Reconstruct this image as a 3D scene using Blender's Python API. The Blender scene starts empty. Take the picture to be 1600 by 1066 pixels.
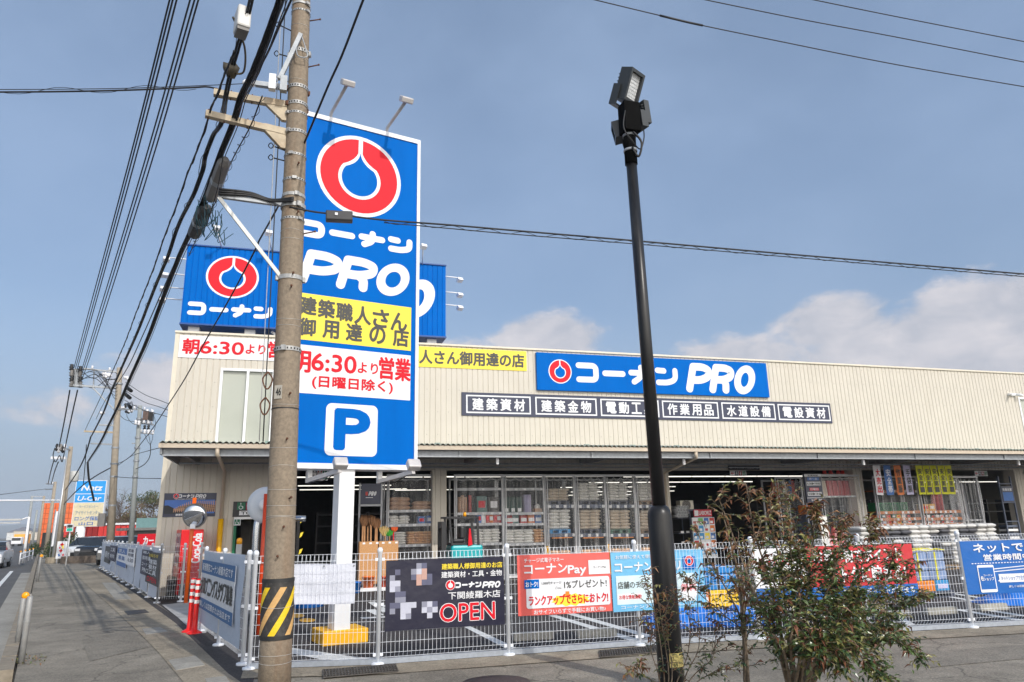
import bpy, math, random
from mathutils import Vector, Matrix
random.seed(7)
C = bpy.context.scene.collection
rad = math.radians
for blk in (bpy.data.objects, bpy.data.meshes, bpy.data.materials):
    for b in list(blk): blk.remove(b)

# ------------------------------------------------------------------ camera
EYE = Vector((0.0, 0.0, 1.6))
F, CX, CY = 1121.0, 800.0, 533.0          # focal length and centre in photograph pixels
RM = Matrix(((0.95787653, 0.05025404, 0.28274915),
             (-0.28628676, 0.24470776, 0.92636818),
             (-0.02263717, -0.96829368, 0.24878689)))
cd = bpy.data.cameras.new('camera'); cam = bpy.data.objects.new('camera', cd); C.objects.link(cam)
cd.sensor_width = 36; cd.lens = F / 1600 * 36; cd.clip_start = 0.1; cd.clip_end = 20000
mw = Matrix.Identity(4)
for r in range(3):
    mw[r][0] = RM[r][0]; mw[r][1] = -RM[r][1]; mw[r][2] = -RM[r][2]; mw[r][3] = EYE[r]
cam.matrix_world = mw
bpy.context.scene.camera = cam

# ------------------------------------------------------------------ light
SUN_EL, SUN_AZ = rad(37.0), math.atan2(0.295, -0.956)
sd = Vector((math.sin(SUN_AZ) * math.cos(SUN_EL), math.cos(SUN_AZ) * math.cos(SUN_EL), math.sin(SUN_EL)))
sl = bpy.data.lights.new('sun', 'SUN'); sun = bpy.data.objects.new('sun', sl); C.objects.link(sun)
sl.energy = 2.5; sl.angle = rad(0.5); sl.color = (1.0, 0.955, 0.89)
sun.rotation_euler = sd.to_track_quat('Z', 'Y').to_euler(); sun.location = (20, -30, 40)
W = bpy.data.worlds.new('World'); bpy.context.scene.world = W; W.use_nodes = True
vs_ = bpy.context.scene.view_settings
vs_.view_transform = 'Standard'; vs_.look = 'None'; vs_.exposure = 0.0; vs_.gamma = 1.0; vs_.use_curve_mapping = False
bpy.context.scene.render.engine = 'CYCLES'
bpy.context.scene.cycles.max_bounces = 6
bpy.context.scene.cycles.transparent_max_bounces = 16
bpy.context.scene.cycles.use_denoising = True
try: bpy.context.scene.cycles.denoiser = 'OPENIMAGEDENOISE'
except Exception: pass

def ray(px, py): return RM @ Vector((px - CX, py - CY, F))
def Wp(px, py, y):
    r = ray(px, py); return EYE + r * (y / r.y)
def Gd(px, py, z=0.0):
    r = ray(px, py); return EYE + r * ((z - EYE.z) / r.z)
def Vp(px, py, p, d):          # point of the sight line on the upright plane through p along d
    n = Vector((-d[1], d[0], 0)); r = ray(px, py)
    return EYE + r * ((Vector((p[0], p[1], 0)) - Vector((EYE.x, EYE.y, 0))).dot(n) / r.dot(n))

def world_sky():
    nt = W.node_tree; nt.nodes.clear(); L = nt.links
    def N(t, **k):
        n = nt.nodes.new(t)
        for a, b in k.items(): setattr(n, a, b)
        return n
    def m(op, a, b=None, c=None):
        n = N('ShaderNodeMath', operation=op)
        for i, x in enumerate((a, b, c)):
            if x is None: continue
            if isinstance(x, (int, float)): n.inputs[i].default_value = x
            else: L.new(x, n.inputs[i])
        return n.outputs[0]
    out = N('ShaderNodeOutputWorld'); bg = N('ShaderNodeBackground'); bg.inputs[1].default_value = SKY_STRENGTH
    sk = N('ShaderNodeTexSky', sky_type='NISHITA'); sk.sun_disc = False
    sk.sun_elevation = SUN_EL; sk.sun_rotation = SUN_AZ; sk.air_density = SKY_AIR; sk.dust_density = SKY_DUST; sk.ozone_density = SKY_OZONE
    tc = N('ShaderNodeTexCoord'); sp = N('ShaderNodeSeparateXYZ'); L.new(tc.outputs['Generated'], sp.inputs[0])
    x, y, z = sp.outputs
    az = m('ARCTAN2', x, y); el = m('ARCSINE', z)
    cb = N('ShaderNodeCombineXYZ'); L.new(az, cb.inputs[0]); L.new(m('MULTIPLY', el, 1.7), cb.inputs[1])
    def noise(scale, det, rough, dist=0.0):
        n = N('ShaderNodeTexNoise'); n.inputs['Scale'].default_value = scale; n.inputs['Detail'].default_value = det
        n.inputs['Roughness'].default_value = rough; n.inputs['Distortion'].default_value = dist
        L.new(cb.outputs[0], n.inputs['Vector']); return n.outputs[0]
    n1 = noise(11.0, 9, 0.6, 0.25); n2 = noise(3.2, 5, 0.5); n3 = noise(26.0, 6, 0.6)
    mask = None
    for (px, py, aw, ah, amp) in CLOUDS:
        d = ray(px, py).normalized(); a0 = math.atan2(d.x, d.y); e0 = math.asin(d.z)
        q = m('ADD', m('POWER', m('DIVIDE', m('SUBTRACT', az, a0), aw / F), 2), m('POWER', m('DIVIDE', m('SUBTRACT', el, e0), ah / F), 2))
        b = m('MULTIPLY', m('SUBTRACT', 1.0, m('SQRT', q)), amp)
        mask = b if mask is None else m('MAXIMUM', mask, b)
    f = m('ADD', mask, m('MULTIPLY', m('SUBTRACT', n1, 0.5), 1.5))
    f = m('ADD', f, m('MULTIPLY', m('SUBTRACT', n3, 0.5), 0.35))
    mr = N('ShaderNodeMapRange', interpolation_type='SMOOTHSTEP'); L.new(f, mr.inputs[0])
    mr.inputs[1].default_value = 0.14; mr.inputs[2].default_value = 0.56; mr.inputs[4].default_value = 0.90
    # thin milky veil, thicker towards the horizon
    mv = N('ShaderNodeMapRange', interpolation_type='SMOOTHSTEP'); L.new(n2, mv.inputs[0])
    mv.inputs[1].default_value = 0.32; mv.inputs[2].default_value = 0.75; mv.inputs[3].default_value = 0.33; mv.inputs[4].default_value = 0.50
    hz = N('ShaderNodeMapRange', interpolation_type='SMOOTHSTEP'); L.new(el, hz.inputs[0]); hz.inputs[1].default_value = -0.02; hz.inputs[2].default_value = 0.5
    hz.inputs[3].default_value = 0.97; hz.inputs[4].default_value = 0.0
    vf = m('MAXIMUM', mv.outputs[0], hz.outputs[0])
    vr = N('ShaderNodeValToRGB'); L.new(hz.outputs[0], vr.inputs[0]); vr.color_ramp.elements[0].color = (*VEIL_HIGH, 1); vr.color_ramp.elements[1].color = (*VEIL_LOW, 1)
    vbg = N('ShaderNodeBackground'); L.new(vr.outputs[0], vbg.inputs[0])
    vd = N('ShaderNodeVectorMath', operation='DOT_PRODUCT'); L.new(tc.outputs['Generated'], vd.inputs[0]); vd.inputs[1].default_value = Vector((sd.x, sd.y, 0)).normalized()   # warm fill glow added low on the sun's side to lift shaded fronts
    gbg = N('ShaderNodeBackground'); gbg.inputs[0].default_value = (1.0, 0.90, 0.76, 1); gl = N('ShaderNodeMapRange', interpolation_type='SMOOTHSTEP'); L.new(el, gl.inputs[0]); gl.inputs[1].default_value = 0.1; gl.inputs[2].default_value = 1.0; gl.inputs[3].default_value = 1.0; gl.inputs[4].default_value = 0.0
    L.new(m('MULTIPLY', m('MULTIPLY', m('POWER', m('MAXIMUM', vd.outputs['Value'], 0.0), 1.5), gl.outputs[0]), FILL_GLOW), gbg.inputs[1])
    L.new(sk.outputs[0], bg.inputs[0])
    m0 = N('ShaderNodeMixShader'); L.new(vf, m0.inputs[0]); L.new(bg.outputs[0], m0.inputs[1]); L.new(vbg.outputs[0], m0.inputs[2])
    fac = mr.outputs[0]
    cr = N('ShaderNodeValToRGB'); L.new(n1, cr.inputs[0])
    cr.color_ramp.elements[0].position = 0.3; cr.color_ramp.elements[0].color = CLOUD_DARK
    cr.color_ramp.elements[1].position = 0.65; cr.color_ramp.elements[1].color = CLOUD_LIGHT
    cbg = N('ShaderNodeBackground'); L.new(cr.outputs[0], cbg.inputs[0]); cbg.inputs[1].default_value = 1.0
    mx = N('ShaderNodeMixShader'); L.new(fac, mx.inputs[0]); L.new(m0.outputs[0], mx.inputs[1]); L.new(cbg.outputs[0], mx.inputs[2])
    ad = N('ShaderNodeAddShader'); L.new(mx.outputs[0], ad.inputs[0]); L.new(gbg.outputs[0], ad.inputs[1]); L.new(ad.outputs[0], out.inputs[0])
SKY_STRENGTH, SKY_AIR, SKY_DUST, SKY_OZONE = 0.125, 1.0, 0.7, 2.2
FILL_GLOW = 3.2  # strength of the added out-of-view glow that brightens the shaded bays
VEIL_HIGH = (0.47, 0.625, 0.88); VEIL_LOW = (0.33, 0.405, 0.515)
CLOUD_LIGHT = (0.76, 0.73, 0.76, 1); CLOUD_DARK = (0.47, 0.50, 0.58, 1)
CLOUDS = [(1480, 545, 310, 85, 1.25), (1550, 485, 190, 62, 1.15), (1300, 505, 110, 55, 1.2), (860, 530, 120, 55, 1.25), (700, 560, 160, 40, 0.9),
          (240, 600, 110, 60, 0.95), (90, 640, 120, 50, 0.55), (1150, 560, 160, 45, 1.0)]
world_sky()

# ------------------------------------------------------------------ mesh helpers
class MB:
    def __init__(s): s.v = []; s.f = []; s.m = []; s.sm = []
    def add(s, vs, fs, m=0, smooth=False):
        b = len(s.v); s.v += [tuple(p) for p in vs]
        for f in fs: s.f.append(tuple(b + i for i in f)); s.m.append(m); s.sm.append(smooth)
        return s
    def poly(s, pts, m=0): return s.add(pts, [tuple(range(len(pts)))], m)
    def box(s, x0, x1, y0, y1, z0, z1, m=0):
        return s.add([(x0,y0,z0),(x1,y0,z0),(x1,y1,z0),(x0,y1,z0),(x0,y0,z1),(x1,y0,z1),(x1,y1,z1),(x0,y1,z1)],
                     [(0,3,2,1),(4,5,6,7),(0,1,5,4),(1,2,6,5),(2,3,7,6),(3,0,4,7)], m)
    def obox(s, c, sx, sy, sz, rot=0.0, m=0, tilt=0.0):
        M = Matrix.Translation(Vector(c)) @ Matrix.Rotation(rot, 4, 'Z') @ Matrix.Rotation(tilt, 4, 'X')
        vs = [M @ Vector((i*sx/2, j*sy/2, k*sz/2)) for k in (-1,1) for i, j in ((-1,-1),(1,-1),(1,1),(-1,1))]
        return s.add(vs, [(0,3,2,1),(4,5,6,7),(0,1,5,4),(1,2,6,5),(2,3,7,6),(3,0,4,7)], m)
    def bar(s, a, b, w, h, m=0):        # rectangular bar from a to b
        a = Vector(a); b = Vector(b); d = (b - a).normalized()
        up = Vector((0,0,1)) if abs(d.z) < 0.95 else Vector((0,1,0))
        r = d.cross(up).normalized(); u = r.cross(d)
        vs = [p + r*(i*w/2) + u*(j*h/2) for p in (a, b) for i, j in ((-1,-1),(1,-1),(1,1),(-1,1))]
        return s.add(vs, [(0,3,2,1),(4,5,6,7),(0,1,5,4),(1,2,6,5),(2,3,7,6),(3,0,4,7)], m)
    def tube(s, pts, r, n=6, m=0, caps=True, smooth=True):
        pts = [Vector(p) for p in pts]; k = len(pts)
        rs = r if isinstance(r, (list, tuple)) else [r] * k
        vs = []; pr = None
        for i, p in enumerate(pts):
            d = (pts[min(i+1, k-1)] - pts[max(i-1, 0)])
            d = d.normalized() if d.length > 1e-9 else Vector((0,0,1))
            if pr is None: pr = d.cross(Vector((0,0,1)) if abs(d.z) < 0.9 else Vector((1,0,0))).normalized()
            else:
                pr = pr - d * pr.dot(d)
                pr = pr.normalized() if pr.length > 1e-6 else d.orthogonal().normalized()
            q = d.cross(pr)
            for j in range(n):
                a = 2*math.pi*j/n; vs.append(p + (pr*math.cos(a) + q*math.sin(a)) * rs[i])
        fs = [(i*n+j, i*n+(j+1)%n, (i+1)*n+(j+1)%n, (i+1)*n+j) for i in range(k-1) for j in range(n)]
        s.add(vs, fs, m, smooth)
        if caps and n > 3:
            b = len(s.v) - len(vs)
            s.f.append(tuple(b + j for j in range(n))[::-1]); s.m.append(m); s.sm.append(False)
            s.f.append(tuple(b + (k-1)*n + j for j in range(n))); s.m.append(m); s.sm.append(False)
        return s
    def lathe(s, prof, c, n=16, m=0, axis=None, smooth=True):   # prof: (radius, height) along axis
        c = Vector(c); ax = Vector(axis or (0,0,1)).normalized(); o = ax.orthogonal().normalized(); q = ax.cross(o)
        vs = [c + ax*h + (o*math.cos(2*math.pi*j/n) + q*math.sin(2*math.pi*j/n))*max(r, 1e-4) for r, h in prof for j in range(n)]
        k = len(prof)
        s.add(vs, [(i*n+j, i*n+(j+1)%n, (i+1)*n+(j+1)%n, (i+1)*n+j) for i in range(k-1) for j in range(n)], m, smooth)
        b = len(s.v) - len(vs)
        s.f.append(tuple(b + j for j in range(n))[::-1]); s.m.append(m); s.sm.append(False)
        s.f.append(tuple(b + (k-1)*n + j for j in range(n))); s.m.append(m); s.sm.append(False)
        return s
    def ball(s, c, r, n=10, k=6, m=0, sc=(1,1,1), jit=0.0):
        c = Vector(c); vs = []; 
        for i in range(k+1):
            t = math.pi*i/k
            for j in range(n):
                a = 2*math.pi*j/n; w = 1 + random.uniform(-jit, jit)
                vs.append(c + Vector((math.sin(t)*math.cos(a)*sc[0], math.sin(t)*math.sin(a)*sc[1], math.cos(t)*sc[2]))*r*w)
        return s.add(vs, [(i*n+j, (i+1)*n+j, (i+1)*n+(j+1)%n, i*n+(j+1)%n) for i in range(k) for j in range(n)], m, True)
    def prism(s, pts, d, m=0):          # outline pts swept by d
        k = len(pts); d = Vector(d); a = [Vector(p) for p in pts]
        return s.add(a + [p + d for p in a], [tuple(range(k))[::-1], tuple(range(k, 2*k))] + [(i, (i+1)%k, k+(i+1)%k, k+i) for i in range(k)], m)
    def build(s, name, mats, parent=None, loc=None, bevel=0.0):
        base = Vector(loc) if loc is not None else (ORI.get(parent.name, Vector()) if parent else Vector())
        me = bpy.data.meshes.new(name)
        me.from_pydata([tuple(Vector(p) - base) for p in s.v], [], s.f)
        for mt in (mats if isinstance(mats, (list, tuple)) else [mats]): me.materials.append(mt)
        me.polygons.foreach_set('material_index', s.m); me.polygons.foreach_set('use_smooth', s.sm)
        me.update()
        o = bpy.data.objects.new(name, me); C.objects.link(o)
        if parent: o.parent = parent
        if loc is not None and not parent: o.location = base
        ORI[o.name] = base
        if bevel:
            b = o.modifiers.new('bevel', 'BEVEL'); b.width = bevel; b.segments = 2; b.limit_method = 'ANGLE'
        return o
ORI = {}
def tag(o, label=None, cat=None, group=None, kind=None):
    if label: o['label'] = label
    if cat: o['category'] = cat
    if group: o['group'] = group
    if kind: o['kind'] = kind
    return o
def thing(name, label, cat, loc=(0,0,0), group=None):
    o = bpy.data.objects.new(name, None); C.objects.link(o); o.location = loc; o.empty_display_size = 0.1
    ORI[o.name] = Vector(loc); return tag(o, label, cat, group)
def single(name, mb, mats, label, cat, loc=(0,0,0), group=None, bevel=0.0):
    return tag(mb.build(name, mats, None, loc, bevel), label, cat, group)
def struct(name, mb, mats): return tag(mb.build(name, mats, None, (0,0,0)), kind='structure')
def kids(o): return [c for c in bpy.data.objects if c.parent == o]
def dup(o, loc, rot=None, label=None, group=None, parent=None):
    ch = kids(o)
    c = o.copy(); C.objects.link(c); c.parent = parent
    if parent is None:
        c.location = loc; ORI[c.name] = Vector(loc)
        if rot is not None: c.rotation_euler = (0, 0, rot)
    if label: c['label'] = label
    if group: c['group'] = group
    for k in ch: dup(k, None, parent=c)
    return c
def catmull(pts, n=6):
    pts = [Vector(p) for p in pts]
    if len(pts) < 3: return [pts[0].lerp(pts[1], i/n) for i in range(n+1)]
    o = []
    for i in range(len(pts)-1):
        p0 = pts[max(i-1,0)]; p1 = pts[i]; p2 = pts[i+1]; p3 = pts[min(i+2,len(pts)-1)]
        for j in range(n):
            t = j/n
            o.append(0.5*((2*p1) + (p2-p0)*t + (2*p0-5*p1+4*p2-p3)*t*t + (3*p1-p0-3*p2+p3)*t**3))
    return o + [pts[-1]]

# ------------------------------------------------------------------ materials
def S(r, g, b):
    f = lambda c: (c/255/12.92 if c <= 10 else ((c/255+0.055)/1.055)**2.4)
    return (f(r), f(g), f(b))
MATS = {}
def mat(name, col, rough=0.6, metal=0.0, var=0.10, vs=5.0, bump=0.0, bs=60.0, spec=0.5, alpha=1.0, emit=0.0, stain=None, st_amt=0.3, st_scale=(1,1,1), coat=0.0):
    if name in MATS: return MATS[name]
    m = bpy.data.materials.new(name); m.use_nodes = True; nt = m.node_tree; L = nt.links
    p = nt.nodes['Principled BSDF']
    p.inputs['Roughness'].default_value = rough; p.inputs['Metallic'].default_value = metal
    p.inputs['Specular IOR Level'].default_value = spec; p.inputs['Coat Weight'].default_value = coat
    tc = nt.nodes.new('ShaderNodeTexCoord')
    n = nt.nodes.new('ShaderNodeTexNoise'); n.inputs['Scale'].default_value = vs; n.inputs['Detail'].default_value = 5; n.inputs['Roughness'].default_value = 0.6
    L.new(tc.outputs['Object'], n.inputs['Vector'])
    cr = nt.nodes.new('ShaderNodeValToRGB'); L.new(n.outputs[0], cr.inputs[0])
    cr.color_ramp.elements[0].position = 0.32; cr.color_ramp.elements[1].position = 0.68
    cr.color_ramp.elements[0].color = (*[max(0, c*(1-var)) for c in col], 1); cr.color_ramp.elements[1].color = (*[min(1, c*(1+var)) for c in col], 1)
    colout = cr.outputs[0]
    if stain:
        mp = nt.nodes.new('ShaderNodeMapping'); mp.inputs['Scale'].default_value = st_scale; L.new(tc.outputs['Object'], mp.inputs[0])
        n2 = nt.nodes.new('ShaderNodeTexNoise'); n2.inputs['Scale'].default_value = 1.0; n2.inputs['Detail'].default_value = 7; n2.inputs['Roughness'].default_value = 0.65
        L.new(mp.outputs[0], n2.inputs['Vector'])
        r2 = nt.nodes.new('ShaderNodeMapRange'); L.new(n2.outputs[0], r2.inputs[0])
        r2.inputs[1].default_value = 0.5; r2.inputs[2].default_value = 0.72; r2.inputs[4].default_value = st_amt
        mx = nt.nodes.new('ShaderNodeMix'); mx.data_type = 'RGBA'; L.new(r2.outputs[0], mx.inputs[0]); L.new(colout, mx.inputs[6]); mx.inputs[7].default_value = (*stain, 1)
        colout = mx.outputs[2]
    L.new(colout, p.inputs['Base Color'])
    if bump:
        nb = nt.nodes.new('ShaderNodeTexNoise'); nb.inputs['Scale'].default_value = bs; nb.inputs['Detail'].default_value = 4
        L.new(tc.outputs['Object'], nb.inputs['Vector'])
        bp = nt.nodes.new('ShaderNodeBump'); bp.inputs['Strength'].default_value = bump; bp.inputs['Distance'].default_value = 0.01
        L.new(nb.outputs[0], bp.inputs['Height']); L.new(bp.outputs[0], p.inputs['Normal'])
    if alpha < 1: p.inputs['Alpha'].default_value = alpha
    if emit:
        L.new(colout, p.inputs['Emission Color']); p.inputs['Emission Strength'].default_value = emit
    MATS[name] = m; return m
def ground_mat(name, col, speck=0.35, patch=0.25, speck_scale=110.0, rough=0.9, crack=0.0, tint=(1,1,1)):
    m = bpy.data.materials.new(name); m.use_nodes = True; nt = m.node_tree; L = nt.links; p = nt.nodes['Principled BSDF']
    p.inputs['Roughness'].default_value = rough; p.inputs['Specular IOR Level'].default_value = 0.3
    tc = nt.nodes.new('ShaderNodeTexCoord')
    def nz(sc, det=4, ro=0.6):
        n = nt.nodes.new('ShaderNodeTexNoise'); n.inputs['Scale'].default_value = sc; n.inputs['Detail'].default_value = det; n.inputs['Roughness'].default_value = ro
        L.new(tc.outputs['Object'], n.inputs['Vector']); return n.outputs[0]
    def rng(src, a, b, lo, hi):
        r = nt.nodes.new('ShaderNodeMapRange'); L.new(src, r.inputs[0]); r.inputs[1].default_value = a; r.inputs[2].default_value = b; r.inputs[3].default_value = lo; r.inputs[4].default_value = hi; return r.outputs[0]
    def mul(a, b):
        n = nt.nodes.new('ShaderNodeMath'); n.operation = 'MULTIPLY'; L.new(a, n.inputs[0]); L.new(b, n.inputs[1]); return n.outputs[0]
    f = mul(mul(rng(nz(0.45, 6), 0.35, 0.65, 1-patch, 1+patch), rng(nz(3.2, 6, .7), 0.35, 0.65, 1-patch*0.8, 1+patch*0.8)), mul(rng(nz(speck_scale, 2), 0.3, 0.7, 1-speck, 1+speck), rng(nz(38, 3), 0.3, 0.7, 1-speck, 1+speck)))
    if crack:
        v = nt.nodes.new('ShaderNodeTexVoronoi'); v.feature = 'DISTANCE_TO_EDGE'; v.inputs['Scale'].default_value = 0.55
        mxv = nt.nodes.new('ShaderNodeVectorMath'); mxv.operation = 'ADD'; nn = nt.nodes.new('ShaderNodeTexNoise'); nn.inputs['Scale'].default_value = 1.6; nn.inputs['Detail'].default_value = 6
        L.new(tc.outputs['Object'], nn.inputs['Vector']); L.new(tc.outputs['Object'], mxv.inputs[0]); L.new(nn.outputs['Color'], mxv.inputs[1]); L.new(mxv.outputs[0], v.inputs['Vector'])
        f = mul(f, rng(v.outputs['Distance'], 0.0, 0.012, 1-crack, 1.0))
    rgb = nt.nodes.new('ShaderNodeVectorMath'); rgb.operation = 'SCALE'; rgb.inputs[0].default_value = col; L.new(f, rgb.inputs['Scale'])
    L.new(rgb.outputs[0], p.inputs['Base Color'])
    bp = nt.nodes.new('ShaderNodeBump'); bp.inputs['Strength'].default_value = 0.5; bp.inputs['Distance'].default_value = 0.006
    L.new(nz(speck_scale*0.6, 3), bp.inputs['Height']); L.new(bp.outputs[0], p.inputs['Normal'])
    return m

# ------------------------------------------------------------------ flat signs: planes, lettering, rounded strokes
class Plane:
    def __init__(s, o, r):
        s.o = Vector(o); s.r = Vector((r[0], r[1], 0)).normalized(); s.n = Vector((s.r.y, -s.r.x, 0))
    def uv(s, px, py):
        d = ray(px, py); p = EYE + d * ((s.o - EYE).dot(s.n) / d.dot(s.n)); q = p - s.o
        return q.dot(s.r), q.z
    def pt(s, u, v, off=0.0): return s.o + s.r*u + Vector((0,0,v)) + s.n*off
    def bx(s, b):                       # photograph box -> (u0, v0, u1, v1)
        u0, v1 = s.uv(b[0], b[1]); u1, v0 = s.uv(b[2], b[3]); return (u0, v0, u1, v1)
    def rect(s, mb, b, off=0.003, m=0):
        u0, v0, u1, v1 = b
        return mb.poly([s.pt(u0,v0,off), s.pt(u1,v0,off), s.pt(u1,v1,off), s.pt(u0,v1,off)], m)
    def slab(s, mb, b, o0, o1, m=0):
        u0, v0, u1, v1 = b
        return mb.prism([s.pt(u0,v0,o0), s.pt(u1,v0,o0), s.pt(u1,v1,o0), s.pt(u0,v1,o0)], s.n*(o1-o0), m)
    def frame(s, mb, b, t, off, m=0):
        u0, v0, u1, v1 = b
        for q in ((u0,v0,u1,v0+t),(u0,v1-t,u1,v1),(u0,v0+t,u0+t,v1-t),(u1-t,v0+t,u1,v1-t)): s.rect(mb, q, off, m)
    def poly(s, mb, uvs, off, m=0): return mb.poly([s.pt(u, v, off) for u, v in uvs], m)
TX = {}
def glyphs(body):
    if body not in TX:
        c = bpy.data.curves.new('t', 'FONT'); c.body = body; c.resolution_u = 4
        o = bpy.data.objects.new('t', c); C.objects.link(o); bpy.context.view_layer.update()
        me = bpy.data.meshes.new_from_object(o.evaluated_get(bpy.context.evaluated_depsgraph_get()))
        vs = [(v.co.x, v.co.y) for v in me.vertices]; fs = [tuple(p.vertices) for p in me.polygons]
        bpy.data.objects.remove(o); bpy.data.curves.remove(c); bpy.data.meshes.remove(me)
        if vs:
            x0 = min(v[0] for v in vs); x1 = max(v[0] for v in vs); y0 = min(v[1] for v in vs); y1 = max(v[1] for v in vs)
            vs = [((x-x0)/max(x1-x0,1e-6), (y-y0)/max(y1-y0,1e-6)) for x, y in vs]
        TX[body] = (vs, fs)
    return TX[body]
def text(mb, pl, body, b, off=0.006, bold=0.0, m=0, slant=0.0, vert=False):
    vs, fs = glyphs(body); u0, v0, u1, v1 = b; w = u1-u0; h = v1-v0; e = bold*h
    sh = [(0,0)] if not bold else [(-e,0),(e,0),(0,-e),(0,e),(0,0)] if bold < .03 else [(e*math.cos(k*math.pi/4), e*math.sin(k*math.pi/4)) for k in range(8)] + [(0,0)]
    for k, (dx, dy) in enumerate(sh):
        if vert:    # text turned a quarter, reading upwards
            P = [pl.pt(u1 - y*w + dx, v0 + x*h + dy, off + k*0.0004) for x, y in vs]
        else:
            P = [pl.pt(u0 + x*w + dx + slant*(y-0.5)*h, v0 + y*h + dy, off + k*0.0004) for x, y in vs]
        mb.add(P, fs, m)
def stroke(mb, pl, pts, w, off, m=0, n=4):
    P = [Vector((p[0], p[1])) for p in pts]
    r = w/2; k = len(P); Lf = []; Rt = []
    for i in range(k):
        d = (P[min(i+1,k-1)] - P[max(i-1,0)]); d = d.normalized(); q = Vector((-d.y, d.x))
        Lf.append(P[i] + q*r); Rt.append(P[i] - q*r)
    vs = [pl.pt(p.x, p.y, off) for p in Lf + Rt]
    mb.add(vs, [(i, k+i, k+i+1, i+1) for i in range(k-1)], m)
    for e, (p, d) in enumerate(((P[0], P[0]-P[1]), (P[-1], P[-1]-P[-2]))):
        a0 = math.atan2(d.y, d.x)
        cap = [pl.pt(p.x + r*math.cos(a0 - math.pi/2 + math.pi*j/8), p.y + r*math.sin(a0 - math.pi/2 + math.pi*j/8), off) for j in range(9)]
        mb.poly(cap, m)
def rnd(pts, r, n=6):                   # round the corners of a polyline
    P = [Vector(p) for p in pts]; o = [P[0]]
    for i in range(1, len(P)-1):
        a = (P[i-1]-P[i]); b = (P[i+1]-P[i]); rr = min(r, a.length*0.49, b.length*0.49)
        s0 = P[i] + a.normalized()*rr; s1 = P[i] + b.normalized()*rr
        for j in range(n+1):
            t = j/n; o.append(s0*(1-t)**2 + P[i]*2*t*(1-t) + s1*t*t)
    return o + [P[-1]]
def mapbox(b, pts, slant=0.0):
    u0, v0, u1, v1 = b
    return [(u0 + x*(u1-u0) + slant*(y-0.5)*(v1-v0), v0 + y*(v1-v0)) for x, y in pts]
def konan(mb, pl, b, off, m=0, wr=0.28):         # the rounded katakana word
    u0, v0, u1, v1 = b; h = v1-v0; cw = (u1-u0)/4.0; w = h*wr; i = w/2
    def cell(k, ax, ay, bx_, by): return (u0+cw*(k+ax)+i, v0+h*ay+i, u0+cw*(k+bx_)-i, v0+h*by-i)
    c = cell(0, 0.0, 0.02, 0.86, 0.98)
    stroke(mb, pl, rnd(mapbox(c, [(0,1),(1,1),(1,0),(0,0)]), w*0.8), w, off, m)
    c = cell(1, 0.0, 0.3, 0.9, 0.7)
    stroke(mb, pl, mapbox(c, [(0,0.5),(1,0.5)]), w, off+.0005, m)
    c = cell(2, 0.02, 0.0, 0.98, 1.0)
    stroke(mb, pl, mapbox(c, [(0,0.62),(1,0.62)]), w, off+.001, m)
    stroke(mb, pl, rnd(mapbox(c, [(0.53,1),(0.53,0.35),(0.14,0.0)]), w*1.2), w, off+.0015, m)
    c = cell(3, 0.08, 0.0, 1.0, 0.98)
    stroke(mb, pl, mapbox(c, [(0.0,0.88),(0.36,0.86)]), w, off+.002, m)
    stroke(mb, pl, rnd(mapbox(c, [(0.02,0.02),(0.55,0.02),(1.0,0.25),(1,0.9)]), w*1.6), w, off+.0025, m)
def pro(mb, pl, b, off, m=0, wr=0.255):
    u0, v0, u1, v1 = b; h = v1-v0; tot = u1-u0; w = h*wr; i = w/2; sl = 0.26
    def L(k0, k1, pts):
        s = sl*h; bw = tot - s
        return [(u0 + s/2 + bw*(k0+(k1-k0)*0) + i + (bw*(k1-k0)-2*i)*x + s*(( i + y*(h-2*i))/h-0.5), v0 + i + y*(h-2*i)) for x, y in pts]
    stroke(mb, pl, L(0, .33, [(0,0),(0,1)]), w, off, m)
    stroke(mb, pl, rnd(L(0, .33, [(0,1),(.62,1),(1.05,.86),(1.05,.56),(.62,.40),(0,.40)]), w*1.4), w, off+.0005, m)
    stroke(mb, pl, L(.335, .66, [(0,0),(0,1)]), w, off+.001, m)
    stroke(mb, pl, rnd(L(.335, .66, [(0,1),(.62,1),(1.05,.88),(1.05,.6),(.62,.45),(0,.45)]), w*1.4), w, off+.0015, m)
    stroke(mb, pl, rnd(L(.335, .66, [(.55,.45),(.8,.3),(.86,0)]), w), w, off+.002, m)
    n = 40; c = L(.68, 1.0, [(.5,.5)])[0]; rx = (tot-sl*h)*0.32/2*0.98; ry = h/2
    def el(k):
        o = []
        for j in range(n):
            a = 2*math.pi*j/n; x = (rx-w*k)*math.cos(a); y = (ry-w*k)*math.sin(a); o.append(pl.pt(c[0]+x+sl*y, c[1]+y, off+.0025))
        return o
    A = el(0); B = el(1.0)
    mb.add(A + B, [(j, (j+1)%n, n+(j+1)%n, n+j) for j in range(n)], m)
def drop(r, cx, cy, tip, n=28):
    o = []
    for j in range(n+1):
        a = rad(38) - rad(256)*j/n; o.append((cx + r*math.cos(a), cy + r*math.sin(a)))
    a0 = o[-1]; a1 = o[0]
    for j in range(1, 7):
        t = j/7; o.append(((a0[0])*(1-t)**2 + 2*t*(1-t)*(cx-0.05*r) , a0[1]*(1-t)**2 + 2*t*(1-t)*(cy+r*0.95) + t*t*(cy+tip)))
    o.append((cx, cy+tip))
    for j in range(1, 7):
        t = j/7; o.append((2*t*(1-t)*(cx+0.05*r)*1.0 + a1[0]*t*t + cx*(1-t)**2, (cy+tip)*(1-t)**2 + 2*t*(1-t)*(cy+r*0.95) + a1[1]*t*t))
    return o
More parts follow.
